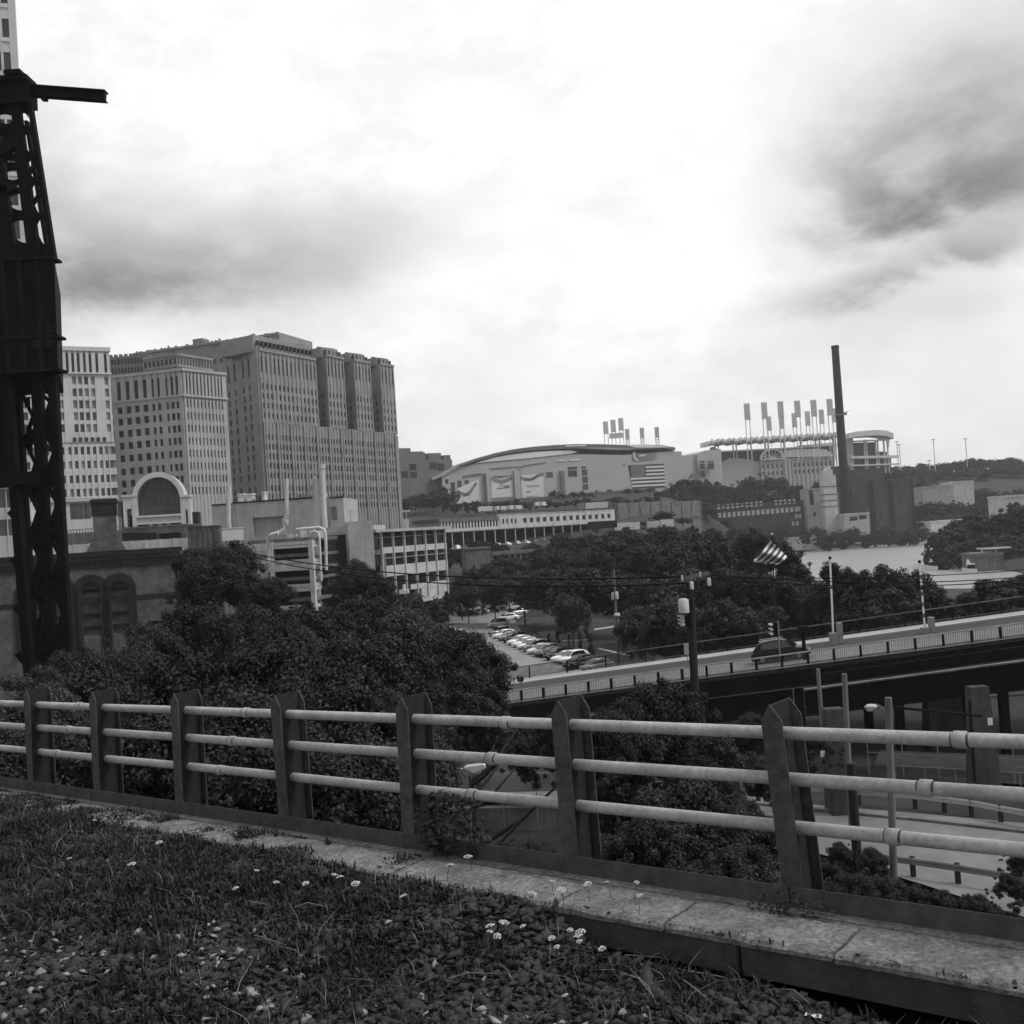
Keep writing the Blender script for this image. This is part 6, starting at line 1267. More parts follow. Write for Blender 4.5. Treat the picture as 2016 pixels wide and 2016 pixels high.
for j in range(5):
    for i in range(n + 1): vs.append(P(1425 + 24 * i / n, 1062 + 25 * j / 4 + 4 * math.sin(i * .9), Yf - .4 + .25 * math.sin(i * 1.7 + j)))
m.add(vs, [(j * (n + 1) + i, j * (n + 1) + i + 1, (j + 1) * (n + 1) + i + 1, (j + 1) * (n + 1) + i) for j in range(4) for i in range(n)], True); m.build('cloth', M['canton'], fr2)
m = MB(); m.tube([P(1423, 1060, Yf - .5), P(1437, 1061, Yf - .4), P(1447, 1064, Yf - .5)], .1, 6); m.build('hem', M['conc'], fr2)
# boathouse, boats and landing stage
w_, rt_, z1 = block('boathouse', 1841, 1889, 1046, 330, 12, 'conc2', 'dim boathouse with a pale roof edge by the moored boat', z0=-1); m = MB(); w_.box(m, w_.s_at(1852), w_.L + 3, z1 + 1.6, z1 + 2.1, -6, -.5); w_.box(m, w_.s_at(1855), w_.s_at(1858), z1, z1 + 1.7, -4, -3.5); w_.box(m, w_.L - .6, w_.L - .1, z1, z1 + 1.7, -4, -3.5); m.build('roof_edge', M['pw'], rt_)
def boat(x0, x1, y, Y, label, cabin=True):
    a, b = P(x0, y, Y), P(x1, y, Y); ln = b.x - a.x; r = root('motor_boat', ((a.x + b.x) / 2, Y, 0), label, 'boat', 'boats on the river'); bw = ln * .16; st = []
    m = MB(); n = 8; vs = []
    for i in range(n + 1):
        t = i / n; x = a.x + ln * t; hw = bw * min(1, (t * 2.2) ** .6 + .02); zt = 1.5 + .7 * (1 - t) ** 2; xo_ = (1 - t) * ln * .14
        vs += [(x, Y - hw, zt), (x + xo_, Y - hw * .6, -.2), (x + xo_, Y + hw * .6, -.2), (x, Y + hw, zt)]
    m.add(vs, [(i * 4 + k, (i + 1) * 4 + k, (i + 1) * 4 + k + 1, i * 4 + k + 1) for i in range(n) for k in range(3)] + [(i * 4, i * 4 + 3, (i + 1) * 4 + 3, (i + 1) * 4) for i in range(n)] + [(n * 4, n * 4 + 1, n * 4 + 2, n * 4 + 3)]); m.build('hull', M['pw'], r)
    if cabin:
        m = MB(); m.prism([(.28, 1.6), (.9, 1.6), (.85, 2.9), (.42, 2.9)], Vector((a.x, Y - bw * .7, 0)), Vector((ln, 0, 0)), Zv, Vector((0, bw * 1.4, 0))); m.build('cabin', M['carglass'], r)
        m = MB(); m.prism([(.36, 2.9), (.9, 2.9), (.85, 3.3), (.4, 3.3)], Vector((a.x, Y - bw * .8, 0)), Vector((ln, 0, 0)), Zv, Vector((0, bw * 1.6, 0))); m.prism([(.38, 3.3), (.62, 3.3), (.5, 4.6), (.42, 4.6)], Vector((a.x, Y - bw * .5, 0)), Vector((ln, 0, 0)), Zv, Vector((0, bw, 0))); m.build('flybridge', M['pw'], r)
boat(1814, 1842, 1074, 322, 'white motor boat moored beside the dim boathouse'); boat(1745, 1768, 1068, 350, 'low white launch lying under the river trees', False)
# ---------------------------------------------------------------- trees
rg = np.random.default_rng(11)
def crown_mesh(name, kind, n, leaf, seed, material):
    g = np.random.default_rng(seed); C = []
    if kind == 'pine':
        for k in range(95):
            t = g.uniform(.05, 1.0); r = .41 * (1 - t) ** .5 + .02; a = g.uniform(0, 6.28); rr = r * g.uniform(.35, 1.12)
            C.append((rr * math.cos(a), rr * math.sin(a), .1 + .86 * t, .05 + .06 * (1 - t)))
    elif kind == 'column':
        for k in range(26): t = g.uniform(0, 1); a = g.uniform(0, 6.28); r = .13 * (1 - t ** 2.5) * g.uniform(.2, 1); C.append((r * math.cos(a), r * math.sin(a), .08 + .86 * t, .07))
    else:
        nc, z0, R_ = {'broad': (120, .26, .44), 'tall': (90, .2, .33), 'bush': (90, .0, .5), 'sparse': (34, .3, .36)}[kind]
        lobes = [(g.uniform(-.5, .5), g.uniform(-.5, .5), g.uniform(-.4, .75), g.uniform(.42, .62)) for _ in range(7)] + [(0, 0, .2, .7)]
        for k in range(nc):
            lx, ly, lz, lr = lobes[k % 8]; d = g.normal(0, 1, 3); d /= np.linalg.norm(d); d[2] = abs(d[2]) if g.random() < .6 else d[2]
            u_ = np.array([lx, ly, lz]) + d * lr * g.uniform(.72, 1.0); u_ /= max(1, np.linalg.norm(u_)); s = g.uniform(.045, .085) * (1.1 if kind == 'sparse' else 1)
            C.append((u_[0] * R_, u_[1] * R_, z0 + (1 - z0) * (.48 + .46 * u_[2]), s))
        for k in range(30): a = g.uniform(0, 6.28); t = g.uniform(.3, 1.03); r = R_ * g.uniform(.8, 1.2) * math.sqrt(max(.03, 1 - (2 * (t - z0) / (1 - z0) - 1) ** 2)); C.append((r * math.cos(a), r * math.sin(a), t, g.uniform(.02, .045)))
    C = np.array(C); w_ = C[:, 3] ** 2; idx = g.choice(len(C), n, p=w_ / w_.sum()); c = C[idx]
    d = g.normal(0, 1, (n, 3)); d /= np.linalg.norm(d, axis=1)[:, None]; rad = g.uniform(.3, 1.0, n) ** .4 * g.uniform(.85, 1.5, n)
    p = c[:, :3] + d * (c[:, 3] * rad)[:, None] * np.array([1, 1, .8])
    nn = d * .9 + g.normal(0, .45, (n, 3)) + np.array([0, 0, .45]); nn /= np.linalg.norm(nn, axis=1)[:, None]
    t = np.cross(nn, g.normal(0, 1, (n, 3))); t /= np.linalg.norm(t, axis=1)[:, None]; b = np.cross(nn, t)
    s = leaf * g.uniform(.55, 1.3, n); s2 = s * (g.uniform(.22, .4, n) if kind == 'pine' else g.uniform(.4, .75, n))
    q = np.stack([p - t * s[:, None], p - b * s2[:, None] + nn * (s * .12)[:, None], p + t * s[:, None], p + b * s2[:, None] + nn * (s * .12)[:, None]], 1)
    me = np_mesh(name, q.reshape(-1, 3), np.arange(n * 4).reshape(n, 4)); me.materials.append(material); return me
def trunk_mesh(kind, seed):
    r = random.Random(seed); m = MB(); top = .8 if kind in ('pine', 'column') else .62
    pts = [(0, 0, -.04)] + [(r.uniform(-.012, .012), r.uniform(-.012, .012), top * t) for t in (.25, .5, .75, 1)]; m.tube(pts, [.022, .018, .014, .01, .004], 7)
    for k in range(9):
        z = top * r.uniform(.74, .98); a = r.uniform(0, 6.28); l = r.uniform(.14, .30) * (.6 if kind in ('pine', 'tall') else 1)
        m.tube([(0, 0, z), (l * .5 * math.cos(a), l * .5 * math.sin(a), z + l * .3), (l * math.cos(a), l * math.sin(a), z + l * .75)], [.009, .006, .002], 5)
    me = m.mesh('trunk'); me.materials.append(M['bark']); return me
LIB = {}
for kind, lods in (('broad', ((0, 52000, .0105), (1, 15000, .0185), (2, 6000, .028))), ('tall', ((0, 40000, .0105), (1, 12000, .018), (2, 4500, .028))), ('bush', ((0, 44000, .012), (1, 13000, .023), (2, 4500, .036))), ('pine', ((1, 20000, .022), (2, 4000, .034))), ('sparse', ((1, 4500, .02), (2, 1800, .03))), ('column', ((1, 6000, .014),))):
    for lod, n, lf in lods:
        LIB[kind, lod] = [(crown_mesh('crown', kind, n, lf, 17 * k + lod + len(kind), M['leaf2' if k == 2 else 'leaf']), trunk_mesh(kind, k + 5)) for k in range(3)]
WU = {'broad': .88, 'tall': .68, 'bush': 1.02, 'pine': .82, 'sparse': .74, 'column': .36}
tcount = 0
def tree(x, ytop, wpx, Y, kind, label, group, lod=None, z0=None, name='tree', pale=False):
    global tcount; tcount += 1
    p = P(x, ytop, Y); W_ = wpx * Y / 1937 * (1.22 if Y < 62 and x < 1000 else 1); base = tz(p.x, Y) if z0 is None else z0; H_ = max(p.z - base, W_ * .45); base = p.z - H_ if p.z - H_ > base + 1 else base
    lod = lod if lod is not None else (0 if Y < 75 else 1 if Y < 330 else 2)
    if (kind, lod) not in LIB: lod = 1 if (kind, 1) in LIB else 0
    cm, tm = LIB[kind, lod][2 if pale else rg.integers(0, 2)]
    r = bpy.data.objects.new(name, None); COL.objects.link(r); r.location = (p.x, Y, base); tag(r, label, 'shrub' if name == 'shrub' else 'tree', group)
    a = rg.uniform(0, 6.28); s = W_ / WU[kind]
    for nm, me in (('crown', cm), ('trunk', tm)):
        if nm == 'trunk' and kind in ('bush', 'column'): continue
        o = bpy.data.objects.new(nm, me); COL.objects.link(o); o.parent = r; o.rotation_euler = (0, 0, a); sz = min(H_, s * 1.2)
        if nm == 'crown': o.scale = (s, s, sz); o.location = (0, 0, H_ - sz)
        else: o.scale = (H_ * .9, H_ * .9, H_ - sz * .3)
    return r
def many(lst, kind, label, group, **k):
    for i, e in enumerate(lst):
        kd = e[4] if len(e) > 4 else kind
        if kd == 'broad' and rg.random() < .28 and e[3] > 62: kd = 'tall'
        tree(e[0], e[1] + (rg.uniform(-6, 5) if 80 < e[3] < 330 else 0), e[2] * rg.uniform(.8, 1.15), e[3], kd, label, group, **{**k, 'pale': k.get('pale', False) or rg.random() < .18})
lb = 'leafy tree in the dark thicket close behind the left half of the pipe railing'
many([(150, 1228, 190, 45), (260, 1190, 200, 48), (370, 1142, 190, 52), (480, 1150, 200, 50), (590, 1142, 190, 55), (700, 1125, 175, 60), (800, 1138, 180, 58), (870, 1190, 200, 46), (700, 1195, 270, 38), (510, 1205, 290, 36), (330, 1232, 270, 34), (170, 1262, 260, 32), (880, 1265, 140, 36), (30, 1290, 260, 30), (600, 1282, 330, 27), (400, 1310, 330, 25), (750, 1312, 240, 27), (230, 1350, 330, 23), (822, 1345, 100, 33), (60, 1390, 330, 21), (520, 1390, 360, 21), (640, 1400, 330, 22), (760, 1430, 110, 24)], 'broad', lb, 'trees of the thicket behind the railing')
many([(90, 1270, 160, 42), (235, 1215, 150, 44, 'tall'), (640, 1165, 130, 56, 'tall'), (545, 1175, 120, 50, 'tall')], 'broad', 'pale-leaved tree rising out of the thicket behind the railing', 'pale trees of the thicket', pale=True)
tree(432, 1030, 190, 92, 'broad', 'dense black-green tree between the powerhouse and the garage frame', None, lod=0); tree(505, 1092, 110, 88, 'broad', 'round dark tree in front of the lower garage decks', None, lod=0); tree(362, 1036, 90, 97, 'tall', 'narrow dark tree against the right corner of the powerhouse', None, lod=0)
tree(672, 1060, 125, 120, 'broad', 'round dark tree in front of the blank stair block', None, lod=0); tree(716, 1090, 70, 118, 'tall', 'narrow tree left of the foot of the banded office', None)
many([(772, 1118, 42, 150, 'pine'), (824, 1128, 40, 165, 'pine'), (843, 1120, 36, 170, 'pine')], 'pine', 'small dark conifer at the foot of the banded office', 'conifers by the banded office')
tree(1245, 1290, 225, 33, 'broad', 'large dark tree filling the gap between the two nearest posts', None); tree(1150, 1345, 180, 30, 'broad', 'dark tree just right of the sixth post behind the rails', None); tree(1330, 1385, 190, 31, 'broad', 'dark leafy tree left of the nearest post, below the bridge', None); tree(1420, 1420, 110, 34, 'bush', 'dark bush close behind the nearest post', None)
many([(1170, 1430, 230, 26), (1330, 1455, 240, 26), (1405, 1500, 150, 27), (1120, 1590, 120, 22), (1230, 1540, 260, 21), (1390, 1590, 200, 21)], 'bush', 'black leafy bush low behind the rails, left of the nearest post', 'bushes left of the nearest post', name='shrub')
many([(930, 1362, 110, 66), (985, 1368, 120, 64), (1040, 1375, 110, 62)], 'bush', 'dark bush under the near end of the road bridge, behind the street lamp', 'bushes behind the street lamp', name='shrub')
many([(940, 1592, 110, 22), (1010, 1590, 110, 22), (880, 1600, 90, 21)], 'bush', 'black bush right below the low roadside wall', 'bushes below the roadside wall', name='shrub')
tree(1290, 1480, 330, 24, 'bush', 'broad black bush low behind the bottom rail, between the two nearest posts', None)
lb = 'dark tree in the belt between the car park and the old viaduct'
many([(868, 1085, 70, 215), (905, 1062, 85, 225), (950, 1055, 95, 235), (1000, 1040, 95, 245), (1040, 1028, 100, 255), (1090, 1035, 100, 245), (930, 1095, 100, 200), (985, 1085, 110, 195), (1050, 1070, 130, 185), (880, 1105, 70, 205)], 'broad', lb, 'trees behind the car park')
lb = 'tree of the dark wood between the car park and the river, left of the flag'
many([(1110, 1040, 120, 215), (1150, 1020, 130, 225), (1100, 1080, 150, 165), (1165, 1075, 150, 165), (1215, 1030, 130, 200), (1260, 1020, 130, 205), (1220, 1085, 140, 150), (1300, 1030, 130, 180), (1345, 1015, 140, 185), (1295, 1070, 150, 145), (1385, 1020, 120, 175), (1370, 1060, 130, 140), (1120, 1000, 100, 265), (1180, 995, 110, 275), (1060, 1010, 80, 290), (1250, 1000, 110, 265), (1300, 1000, 90, 280), (1075, 1120, 70, 148, 'tall')], 'broad', lb, 'trees of the wood left of the flag')
many([(1425, 1002, 100, 165), (1470, 1018, 110, 150), (1500, 1058, 110, 128, 'pine'), (1430, 1080, 120, 126), (1475, 1090, 100, 124)], 'broad', 'dark tree around the flagpole in the park', 'trees by the flagpole')
many([(1250, 1125, 120, 112), (1205, 1150, 90, 116), (1345, 1130, 130, 104), (1400, 1132, 120, 104), (1300, 1150, 100, 108), (1455, 1150, 70, 104)], 'broad', 'low rounded tree just beyond the far railing of the road bridge', 'low trees beyond the road bridge', pale=True)
many([(1562, 1062, 120, 112), (1598, 1072, 110, 110), (1632, 1080, 140, 108), (1668, 1062, 150, 106), (1700, 1070, 130, 109), (1735, 1078, 140, 110), (1600, 1115, 130, 102), (1680, 1112, 150, 100), (1755, 1110, 130, 100)], 'pine', 'ragged pine between the road bridge and the river', 'pines before the river')
many([(1815, 1120, 120, 104), (1862, 1092, 170, 104), (1905, 1090, 150, 106), (1950, 1075, 150, 104), (1885, 1096, 120, 118), (1930, 1084, 130, 120)], 'pine', 'ragged pine at the right end of the road bridge', 'pines at the right edge', pale=True)
many([(1772, 1008, 70, 372), (1800, 992, 90, 380), (1835, 972, 90, 385), (1870, 960, 110, 388), (1912, 952, 120, 390), (1950, 962, 110, 385), (1768, 1034, 50, 362), (1795, 1030, 60, 358), (1830, 1020, 80, 366), (1910, 1008, 100, 368), (1880, 1012, 90, 364), (1950, 1020, 90, 366), (1780, 1048, 40, 352), (1815, 1046, 40, 350), (1905, 1045, 60, 350), (1940, 1048, 60, 350), (1890, 1052, 40, 347)], 'bush', 'big dark tree on the point beyond the river bend at right', 'trees on the river point')
lb = 'thin young street tree along the foot of the arena'
many([(818, 925, 34, 600), (838, 918, 34, 610), (855, 925, 30, 605), (782, 940, 40, 580), (800, 935, 36, 590), (1046, 925, 26, 590), (1062, 932, 22, 595), (1084, 928, 22, 600), (1100, 926, 20, 600), (1116, 930, 22, 600), (1185, 922, 26, 610), (1205, 924, 28, 615), (1225, 922, 28, 620)], 'sparse', lb, 'street trees before the arena')
many([(840 + 19 * k, 944 + (k * 5) % 7 - k * .35, 20 + (k * 7) % 12, 556) for k in range(22)], 'bush', 'low dark bush in the row between the street and the arena foot', 'bushes before the arena', name='shrub')
many([(765, 938, 44, 570), (790, 930, 44, 590), (815, 934, 40, 575), (842, 932, 40, 580)], 'broad', 'dark tree between the office slab and the first banner', 'trees left of the banners')
lb = 'tree of the dark clump on the slope under the stadium'
many([(1275, 912, 60, 640), (1300, 900, 60, 645), (1325, 905, 60, 702), (1350, 912, 60, 700), (1385, 912, 60, 700), (1415, 902, 66, 702), (1440, 897, 72, 704), (1465, 900, 66, 706), (1490, 912, 60, 704), (1265, 930, 60, 620), (1300, 932, 50, 620), (1360, 930, 70, 696), (1405, 925, 70, 696), (1455, 922, 70, 696), (1505, 925, 50, 696), (1335, 928, 60, 694), (1285, 945, 40, 600), (1310, 950, 40, 600), (1545, 905, 40, 690), (1570, 908, 36, 690), (1245, 925, 40, 615)], 'broad', lb, 'trees under the stadium', z0=12)
lb = 'bush along the far river bank below the warehouse'
many([(1300 + 22 * k, 1003 - (k % 3) * 5, 34 + (k * 7) % 14, 585 + (k * 11) % 26) for k in range(22)], 'bush', lb, 'bushes of the far bank', name='shrub')
lb = 'bush of the near bank strip, half lost in the wood'
many([(1660 + 18 * k, 985 - (k % 4) * 4, 34, 690 + (k * 13) % 30) for k in range(8)], 'bush', 'bush along the far river bank below the dark mill', 'bushes below the mill', name='shrub')
lb = 'tree on the hillside right of the dark mill'
many([(1735 + (k * 37) % 200, 905 + (k * 23) % 70, 46 + (k * 5) % 20, 760 - ((k * 23) % 70) * 1.6) for k in range(26)], 'bush', lb, 'trees of the hillside', lod=2)
lb = 'tree on the hill skyline at right'
many([(1690 + 9 * k, 880 - (3 if k % 3 else 0) - max(0, 16 - abs(k - 17) * 1.6) + (k * 7) % 5, 30 + (k * 11) % 14, 960 + (k * 37) % 120) for k in range(30)], 'bush', lb, 'trees of the skyline', lod=2)
many([(1700 + 13 * k, 893 + (k * 5) % 6, 40, 900 + (k * 17) % 40) for k in range(19)], 'bush', 'shrubby tree just below the hill skyline', 'trees below the skyline', lod=2)
many([(1640, 884, 30, 760), (1660, 890, 30, 760), (1680, 889, 30, 770), (1700, 890, 30, 780)], 'broad', 'small dark tree peeping over the roof of the mill', 'trees over the mill roof')
many([(1035, 1190, 12, 150), (1051, 1187, 13, 150), (1073, 1191, 12, 146), (1093, 1191, 13, 144), (1113, 1190, 14, 142)], 'column', 'small columnar evergreen beside the car park', 'columnar evergreens by the car park', name='shrub')
lb = 'scrubby bush on the near side of the lower road'
many([(1590, 1590, 90, 46), (1650, 1640, 110, 42), (1720, 1672, 120, 40), (1790, 1680, 120, 39), (1860, 1690, 130, 38), (1600, 1650, 120, 40), (1900, 1650, 80, 42), (1925, 1600, 70, 44), (1560, 1620, 90, 42)], 'bush', lb, 'bushes by the lower road', name='shrub')
many([(1640, 1600, 60, 46)], 'tall', 'spindly young tree by the stout black post on the lower road', None)
lb = 'patch of brambles under the road bridge'
many([(1060 + 60 * k, 1345 + (k % 3) * 16, 110, 58 - (k % 4)) for k in range(9)], 'bush', lb, 'brambles under the road bridge', name='shrub')
many([(960, 960, 26, 560, 'sparse'), (930, 952, 30, 560, 'sparse'), (1250, 1003, 60, 430), (1290, 1000, 50, 440), (1335, 990, 50, 560), (1215, 1012, 40, 420)], 'broad', 'tree on the slope right of the station hall', 'trees right of the hall')
many([(1285 + 14 * k, 985 + (k * 13) % 40, 40, 520 - (k * 29) % 150) for k in range(12)], 'broad', 'tree on the bare shoulder between the hall and the river', 'trees on the river shoulder')
many([(840 + (k * 53) % 330, 1012 + (k * 29) % 44, 20 + (k * 7) % 16, 375 - (k * 29) % 44 * 2.4) for k in range(36)], 'bush', 'small shrub dotted over the slope under the parking deck', 'small shrubs of the slope', name='shrub')
many([(940, 1035, 40, 330), (1005, 1025, 44, 350), (1060, 1010, 44, 380), (1095, 1022, 40, 370), (965, 1050, 50, 310), (1130, 1030, 60, 345)], 'bush', 'shrub scattered over the grassy slope below the station hall', 'shrubs below the station hall', name='shrub')
# shrub growing through the railing at the fifth post, with lobed leaves
def leafy(name, cen, rad, n, size, seed, label):
    g = np.random.default_rng(seed); d = g.normal(0, 1, (n, 3)); d /= np.linalg.norm(d, axis=1)[:, None]; p = d * (g.uniform(.1, 1, n) ** .5)[:, None] * np.array(rad)
    p[:, 2] = np.where(p[:, 2] < 0, p[:, 2] * .8, p[:, 2]); nn = np.stack([g.normal(0, .5, n), g.normal(-.2, .5, n), np.ones(n)], -1); nn /= np.linalg.norm(nn, axis=1)[:, None]
    t = np.cross(nn, g.normal(0, 1, (n, 3))); t /= np.linalg.norm(t, axis=1)[:, None]; b = np.cross(nn, t); s = size * g.uniform(.5, 1.2, n)
    shp = [(0, 0), (.35, .55), (.45, .2), (.9, .35), (.75, .08), (1.25, 0), (.75, -.08), (.9, -.35), (.45, -.2), (.35, -.55)]
    V = np.stack([p + t * (s * a)[:, None] + b * (s * c)[:, None] - nn * (s * a * a * .25)[:, None] for a, c in shp], 1)
    co_ = np.array(cen) + V.reshape(-1, 3) @ np.array([E1, E2, E3]); me = np_mesh('leaves', co_ - np.array(cen), np.arange(n * 10).reshape(n, 10)); me.materials.append(M['grass'])
    r = root('shrub', cen, label, 'shrub'); o = bpy.data.objects.new('leaves', me); COL.objects.link(o); o.parent = r
    m = MB()
    for k in range(10): e = Vector(p[(k * 7) % n].tolist()); m.tube([Vector(cen) + E3 * -.25, Vector(cen) + (E1 * e.x + E2 * e.y + E3 * e.z) * .5, Vector(cen) + E1 * e.x + E2 * e.y + E3 * e.z], [.006, .004, .002], 4)
    m.build('stems', M['bark'], r)
us_ = u_at(845, 1560, .0); leafy('shrub', L(us_, .02, .08), (.42, .26, .36), 620, .062, 4, 'dark lobed-leaved shrub growing through the railing at the fifth post')
us_ = u_at(1490, 1712, -.15); leafy('shrub', L(us_, -.2, -.07), (.32, .09, .12), 190, .03, 9, 'low weed clump at the foot of the nearest post')
m_ = [(1135, 1640), (1275, 1655), (1300, 1660), (1180, 1650), (980, 1632), (1000, 1612), (620, 1600), (520, 1585), (1410, 1668)]
for i, (x, y) in enumerate(m_):
    u, v = onw(x, y, -.15); leafy('shrub', L(u, v, -.08), (.05, .05, random.uniform(.06, .11)), 36, .022, 30 + i, 'small weed sprouting in the joint between kerb and walkway'); 
for o in COL.objects:
    if o.name.startswith('shrub') and o.get('label', '').startswith('small weed'): o['group'] = 'weeds in the kerb joint'
# ---------------------------------------------------------------- car park and cars
ZL = 4.35
def flat(name, pts, z, mt): m = MB(); m.add([G(*p, z) for p in pts], [tuple(range(len(pts)))]); return m.build(name, M[mt], kind='structure', recalc=False)
flat('car_park', [(835, 1225), (835, 1158), (900, 1146), (990, 1139), (1000, 1152), (972, 1172), (985, 1192), (1040, 1222), (1150, 1262), (1120, 1300), (1010, 1320), (935, 1330)], ZL, 'lot')
flat('park_lawn', [(1000, 1178), (1040, 1150), (1240, 1180), (1420, 1215), (1165, 1268), (1040, 1222)], ZL - .05, 'ground')
for a, b, c, d in (((1130, 1222), (1190, 1236), (1188, 1238), (1126, 1224)), ((1060, 1208), (1110, 1206), (1110, 1208), (1060, 1210)), ((1120, 1186), (1175, 1178), (1178, 1181), (1122, 1189))): flat('park_path', [a, b, c, d], ZL, 'walk')
def car_proto(paint, tall, nm='parked_car'):
    h = 1.70 if tall else 1.44; r = bpy.data.objects.new(nm, None); COL.objects.link(r)
    def loft(st):
        m = MB(); vs = []; k = len(st[0])
        for s in st: vs += s
        m.add(vs, [(i * k + j, (i + 1) * k + j, (i + 1) * k + j + 1, i * k + j + 1) for i in range(len(st) - 1) for j in range(k - 1)] + [tuple(range(k)), tuple(range(len(vs) - 1, len(vs) - 1 - k, -1))], True); return m
    bl = .92 if not tall else 1.02
    low = []
    for x, zs, hw, zb in ((-2.28, .62, .70, .34), (-2.2, .86, .82, .26), (-1.9, bl, .88, .24), (-1.2, bl + .02, .90, .22), (.4, bl, .90, .22), (1.15, bl - .04, .89, .22), (1.75, bl - .14, .86, .24), (2.1, bl - .24, .80, .26), (2.28, .56, .66, .34)):
        low.append([(x, -hw, zb), (x, -hw * 1.0, (zb + zs) / 2), (x, -hw * .96, zs - .06), (x, -hw * .82, zs), (x, 0, zs + .03), (x, hw * .82, zs), (x, hw * .96, zs - .06), (x, hw, (zb + zs) / 2), (x, hw, zb)])
    b = loft(low)
    xr = -2.05 if tall else -1.75
    top = []
    for x, z, hw in ((xr, bl - .02, .80), (xr + .35, (bl + h) / 2 + .08, .74), (xr + .75, h - .06, .68), (-.5, h, .66), (.15, h - .02, .66), (.55, h - .16, .68), (1.25, bl - .02, .78)):
        top.append([(x, -.80, bl - .1), (x, -(.80 + hw) / 2, (bl + z) / 2), (x, -hw, z - .03), (x, -hw * .8, z), (x, 0, z + .03), (x, hw * .8, z), (x, hw, z - .03), (x, (.80 + hw) / 2, (bl + z) / 2), (x, .80, bl - .1)])
    t = loft(top); b.add(t.v, t.f, True)
    body = b.mesh('body'); body.materials.append(M[paint])
    e = .012; sw_ = []
    for s in (-1, 1):
        g = MB(); q = [(xr + .55, s * .80, bl + .03), (1.0, s * .80, bl + .03), (.45, s * .70, h - .17), (-.2, s * .695, h - .10), (xr + .85, s * .70, h - .14)]; q2 = [(x, y - s * .06, z) for x, y, z in q]
        q = [(x, y + s * e, z) for x, y, z in q]; n = len(q); g.add(q + q2, [tuple(range(n)), tuple(range(2 * n - 1, n - 1, -1))] + [(i, (i + 1) % n, n + (i + 1) % n, n + i) for i in range(n)])
        gm_ = g.mesh('side_window'); gm_.materials.append(M['carglass']); sw_.append(gm_)
    g = MB(); g.hexa([(1.20, -.70, bl + .02), (1.20, .70, bl + .02), (1.24, .70, bl + .05), (1.24, -.70, bl + .05), (.52, -.60, h - .13), (.52, .60, h - .13), (.60, .60, h - .12), (.60, -.60, h - .12)]); ws_ = g.mesh('windscreen'); ws_.materials.append(M['carglass'])
    g = MB(); g.hexa([(xr + .02, -.68, bl + .05), (xr + .02, .68, bl + .05), (xr + .14, .68, bl + .02), (xr + .14, -.68, bl + .02), (xr + .52, -.58, h - .13), (xr + .52, .58, h - .13), (xr + .62, .58, h - .16), (xr + .62, -.58, h - .16)]); rw_ = g.mesh('rear_window'); rw_.materials.append(M['carglass'])
    parts = [('body', body, (0, 0, 0)), ('side_window', sw_[0], (0, 0, 0)), ('side_window', sw_[1], (0, 0, 0)), ('windscreen', ws_, (0, 0, 0)), ('rear_window', rw_, (0, 0, 0))]
    if 'wheel' not in car_proto.__dict__:
        g = MB(); g.tube([(0, -.11, 0), (0, .11, 0)], .33, 14, sm=False); a = g.mesh('wheel'); a.materials.append(M['rubber']); g = MB(); g.tube([(0, -.125, 0), (0, .125, 0)], .19, 10, sm=False); c = g.mesh('rim'); c.materials.append(M['grey'])
        g = MB(); g.blob((0, 0, 0), .08, .15, .07, 8, 4); d = g.mesh('headlight'); d.materials.append(M['lens']); car_proto.wheel = a; car_proto.rim = c; car_proto.head = d
    for n_, me, l in parts + [('headlight', car_proto.head, (2.17, -.56, .62)), ('headlight', car_proto.head, (2.17, .56, .62))]:
        o = bpy.data.objects.new(n_, me); COL.objects.link(o); o.parent = r; o.location = l
    for x in (-1.38, 1.38):
        for s in (-1, 1):
            o = bpy.data.objects.new('wheel', car_proto.wheel); COL.objects.link(o); o.parent = r; o.location = (x, s * .82, .33); i = bpy.data.objects.new('rim', car_proto.rim); COL.objects.link(i); i.parent = o
    return r
PN = {'pw': 'white', 'ps': 'silver', 'pg': 'grey', 'pk': 'black', 'pr': 'dark'}
protos = {}
row = [(1126, 1264, 'pg', 0), (1108, 1259, 'pk', 0), (1094, 1260, 'pk', 1), (1083, 1250, 'pw', 1), (1070, 1247, 'pw', 0), (1056, 1243, 'pk', 1), (1044, 1238, 'pk', 0), (1033, 1236, 'pr', 1), (1022, 1232, 'pw', 0), (1012, 1227, 'pr', 1), (1002, 1223, 'pw', 0), (992, 1219, 'pw', 0), (982, 1215, 'pw', 0), (972, 1211, 'pk', 1), (962, 1207, 'pg', 0), (953, 1203, 'pw', 0), (945, 1199, 'pr', 1)]
od = ['first', 'second', 'third', 'fourth', 'fifth', 'sixth', 'seventh', 'eighth', 'ninth', 'tenth', 'eleventh', 'twelfth', 'thirteenth', 'fourteenth', 'fifteenth', 'sixteenth', 'seventeenth']
def put(x, y, paint, tall, rz, label, group, z=ZL):
    k = (paint, tall)
    if k not in protos: protos[k] = o = car_proto(paint, tall)
    else: o = copy_tree(protos[k])
    p = G(x, y, z); o.location = (p.x, p.y, z); o.rotation_euler = (0, 0, rz); tag(o, label, 'car', group); return o
for i, (x, y, pt, tl) in enumerate(row):
    put(x, y, pt, tl, R(180 + 32 + random.uniform(-3, 3)), '%s %s, %s of the angled row counted from the bridge end' % (PN[pt], 'van-like car' if tl else 'saloon car', od[i]), 'cars in the angled row')
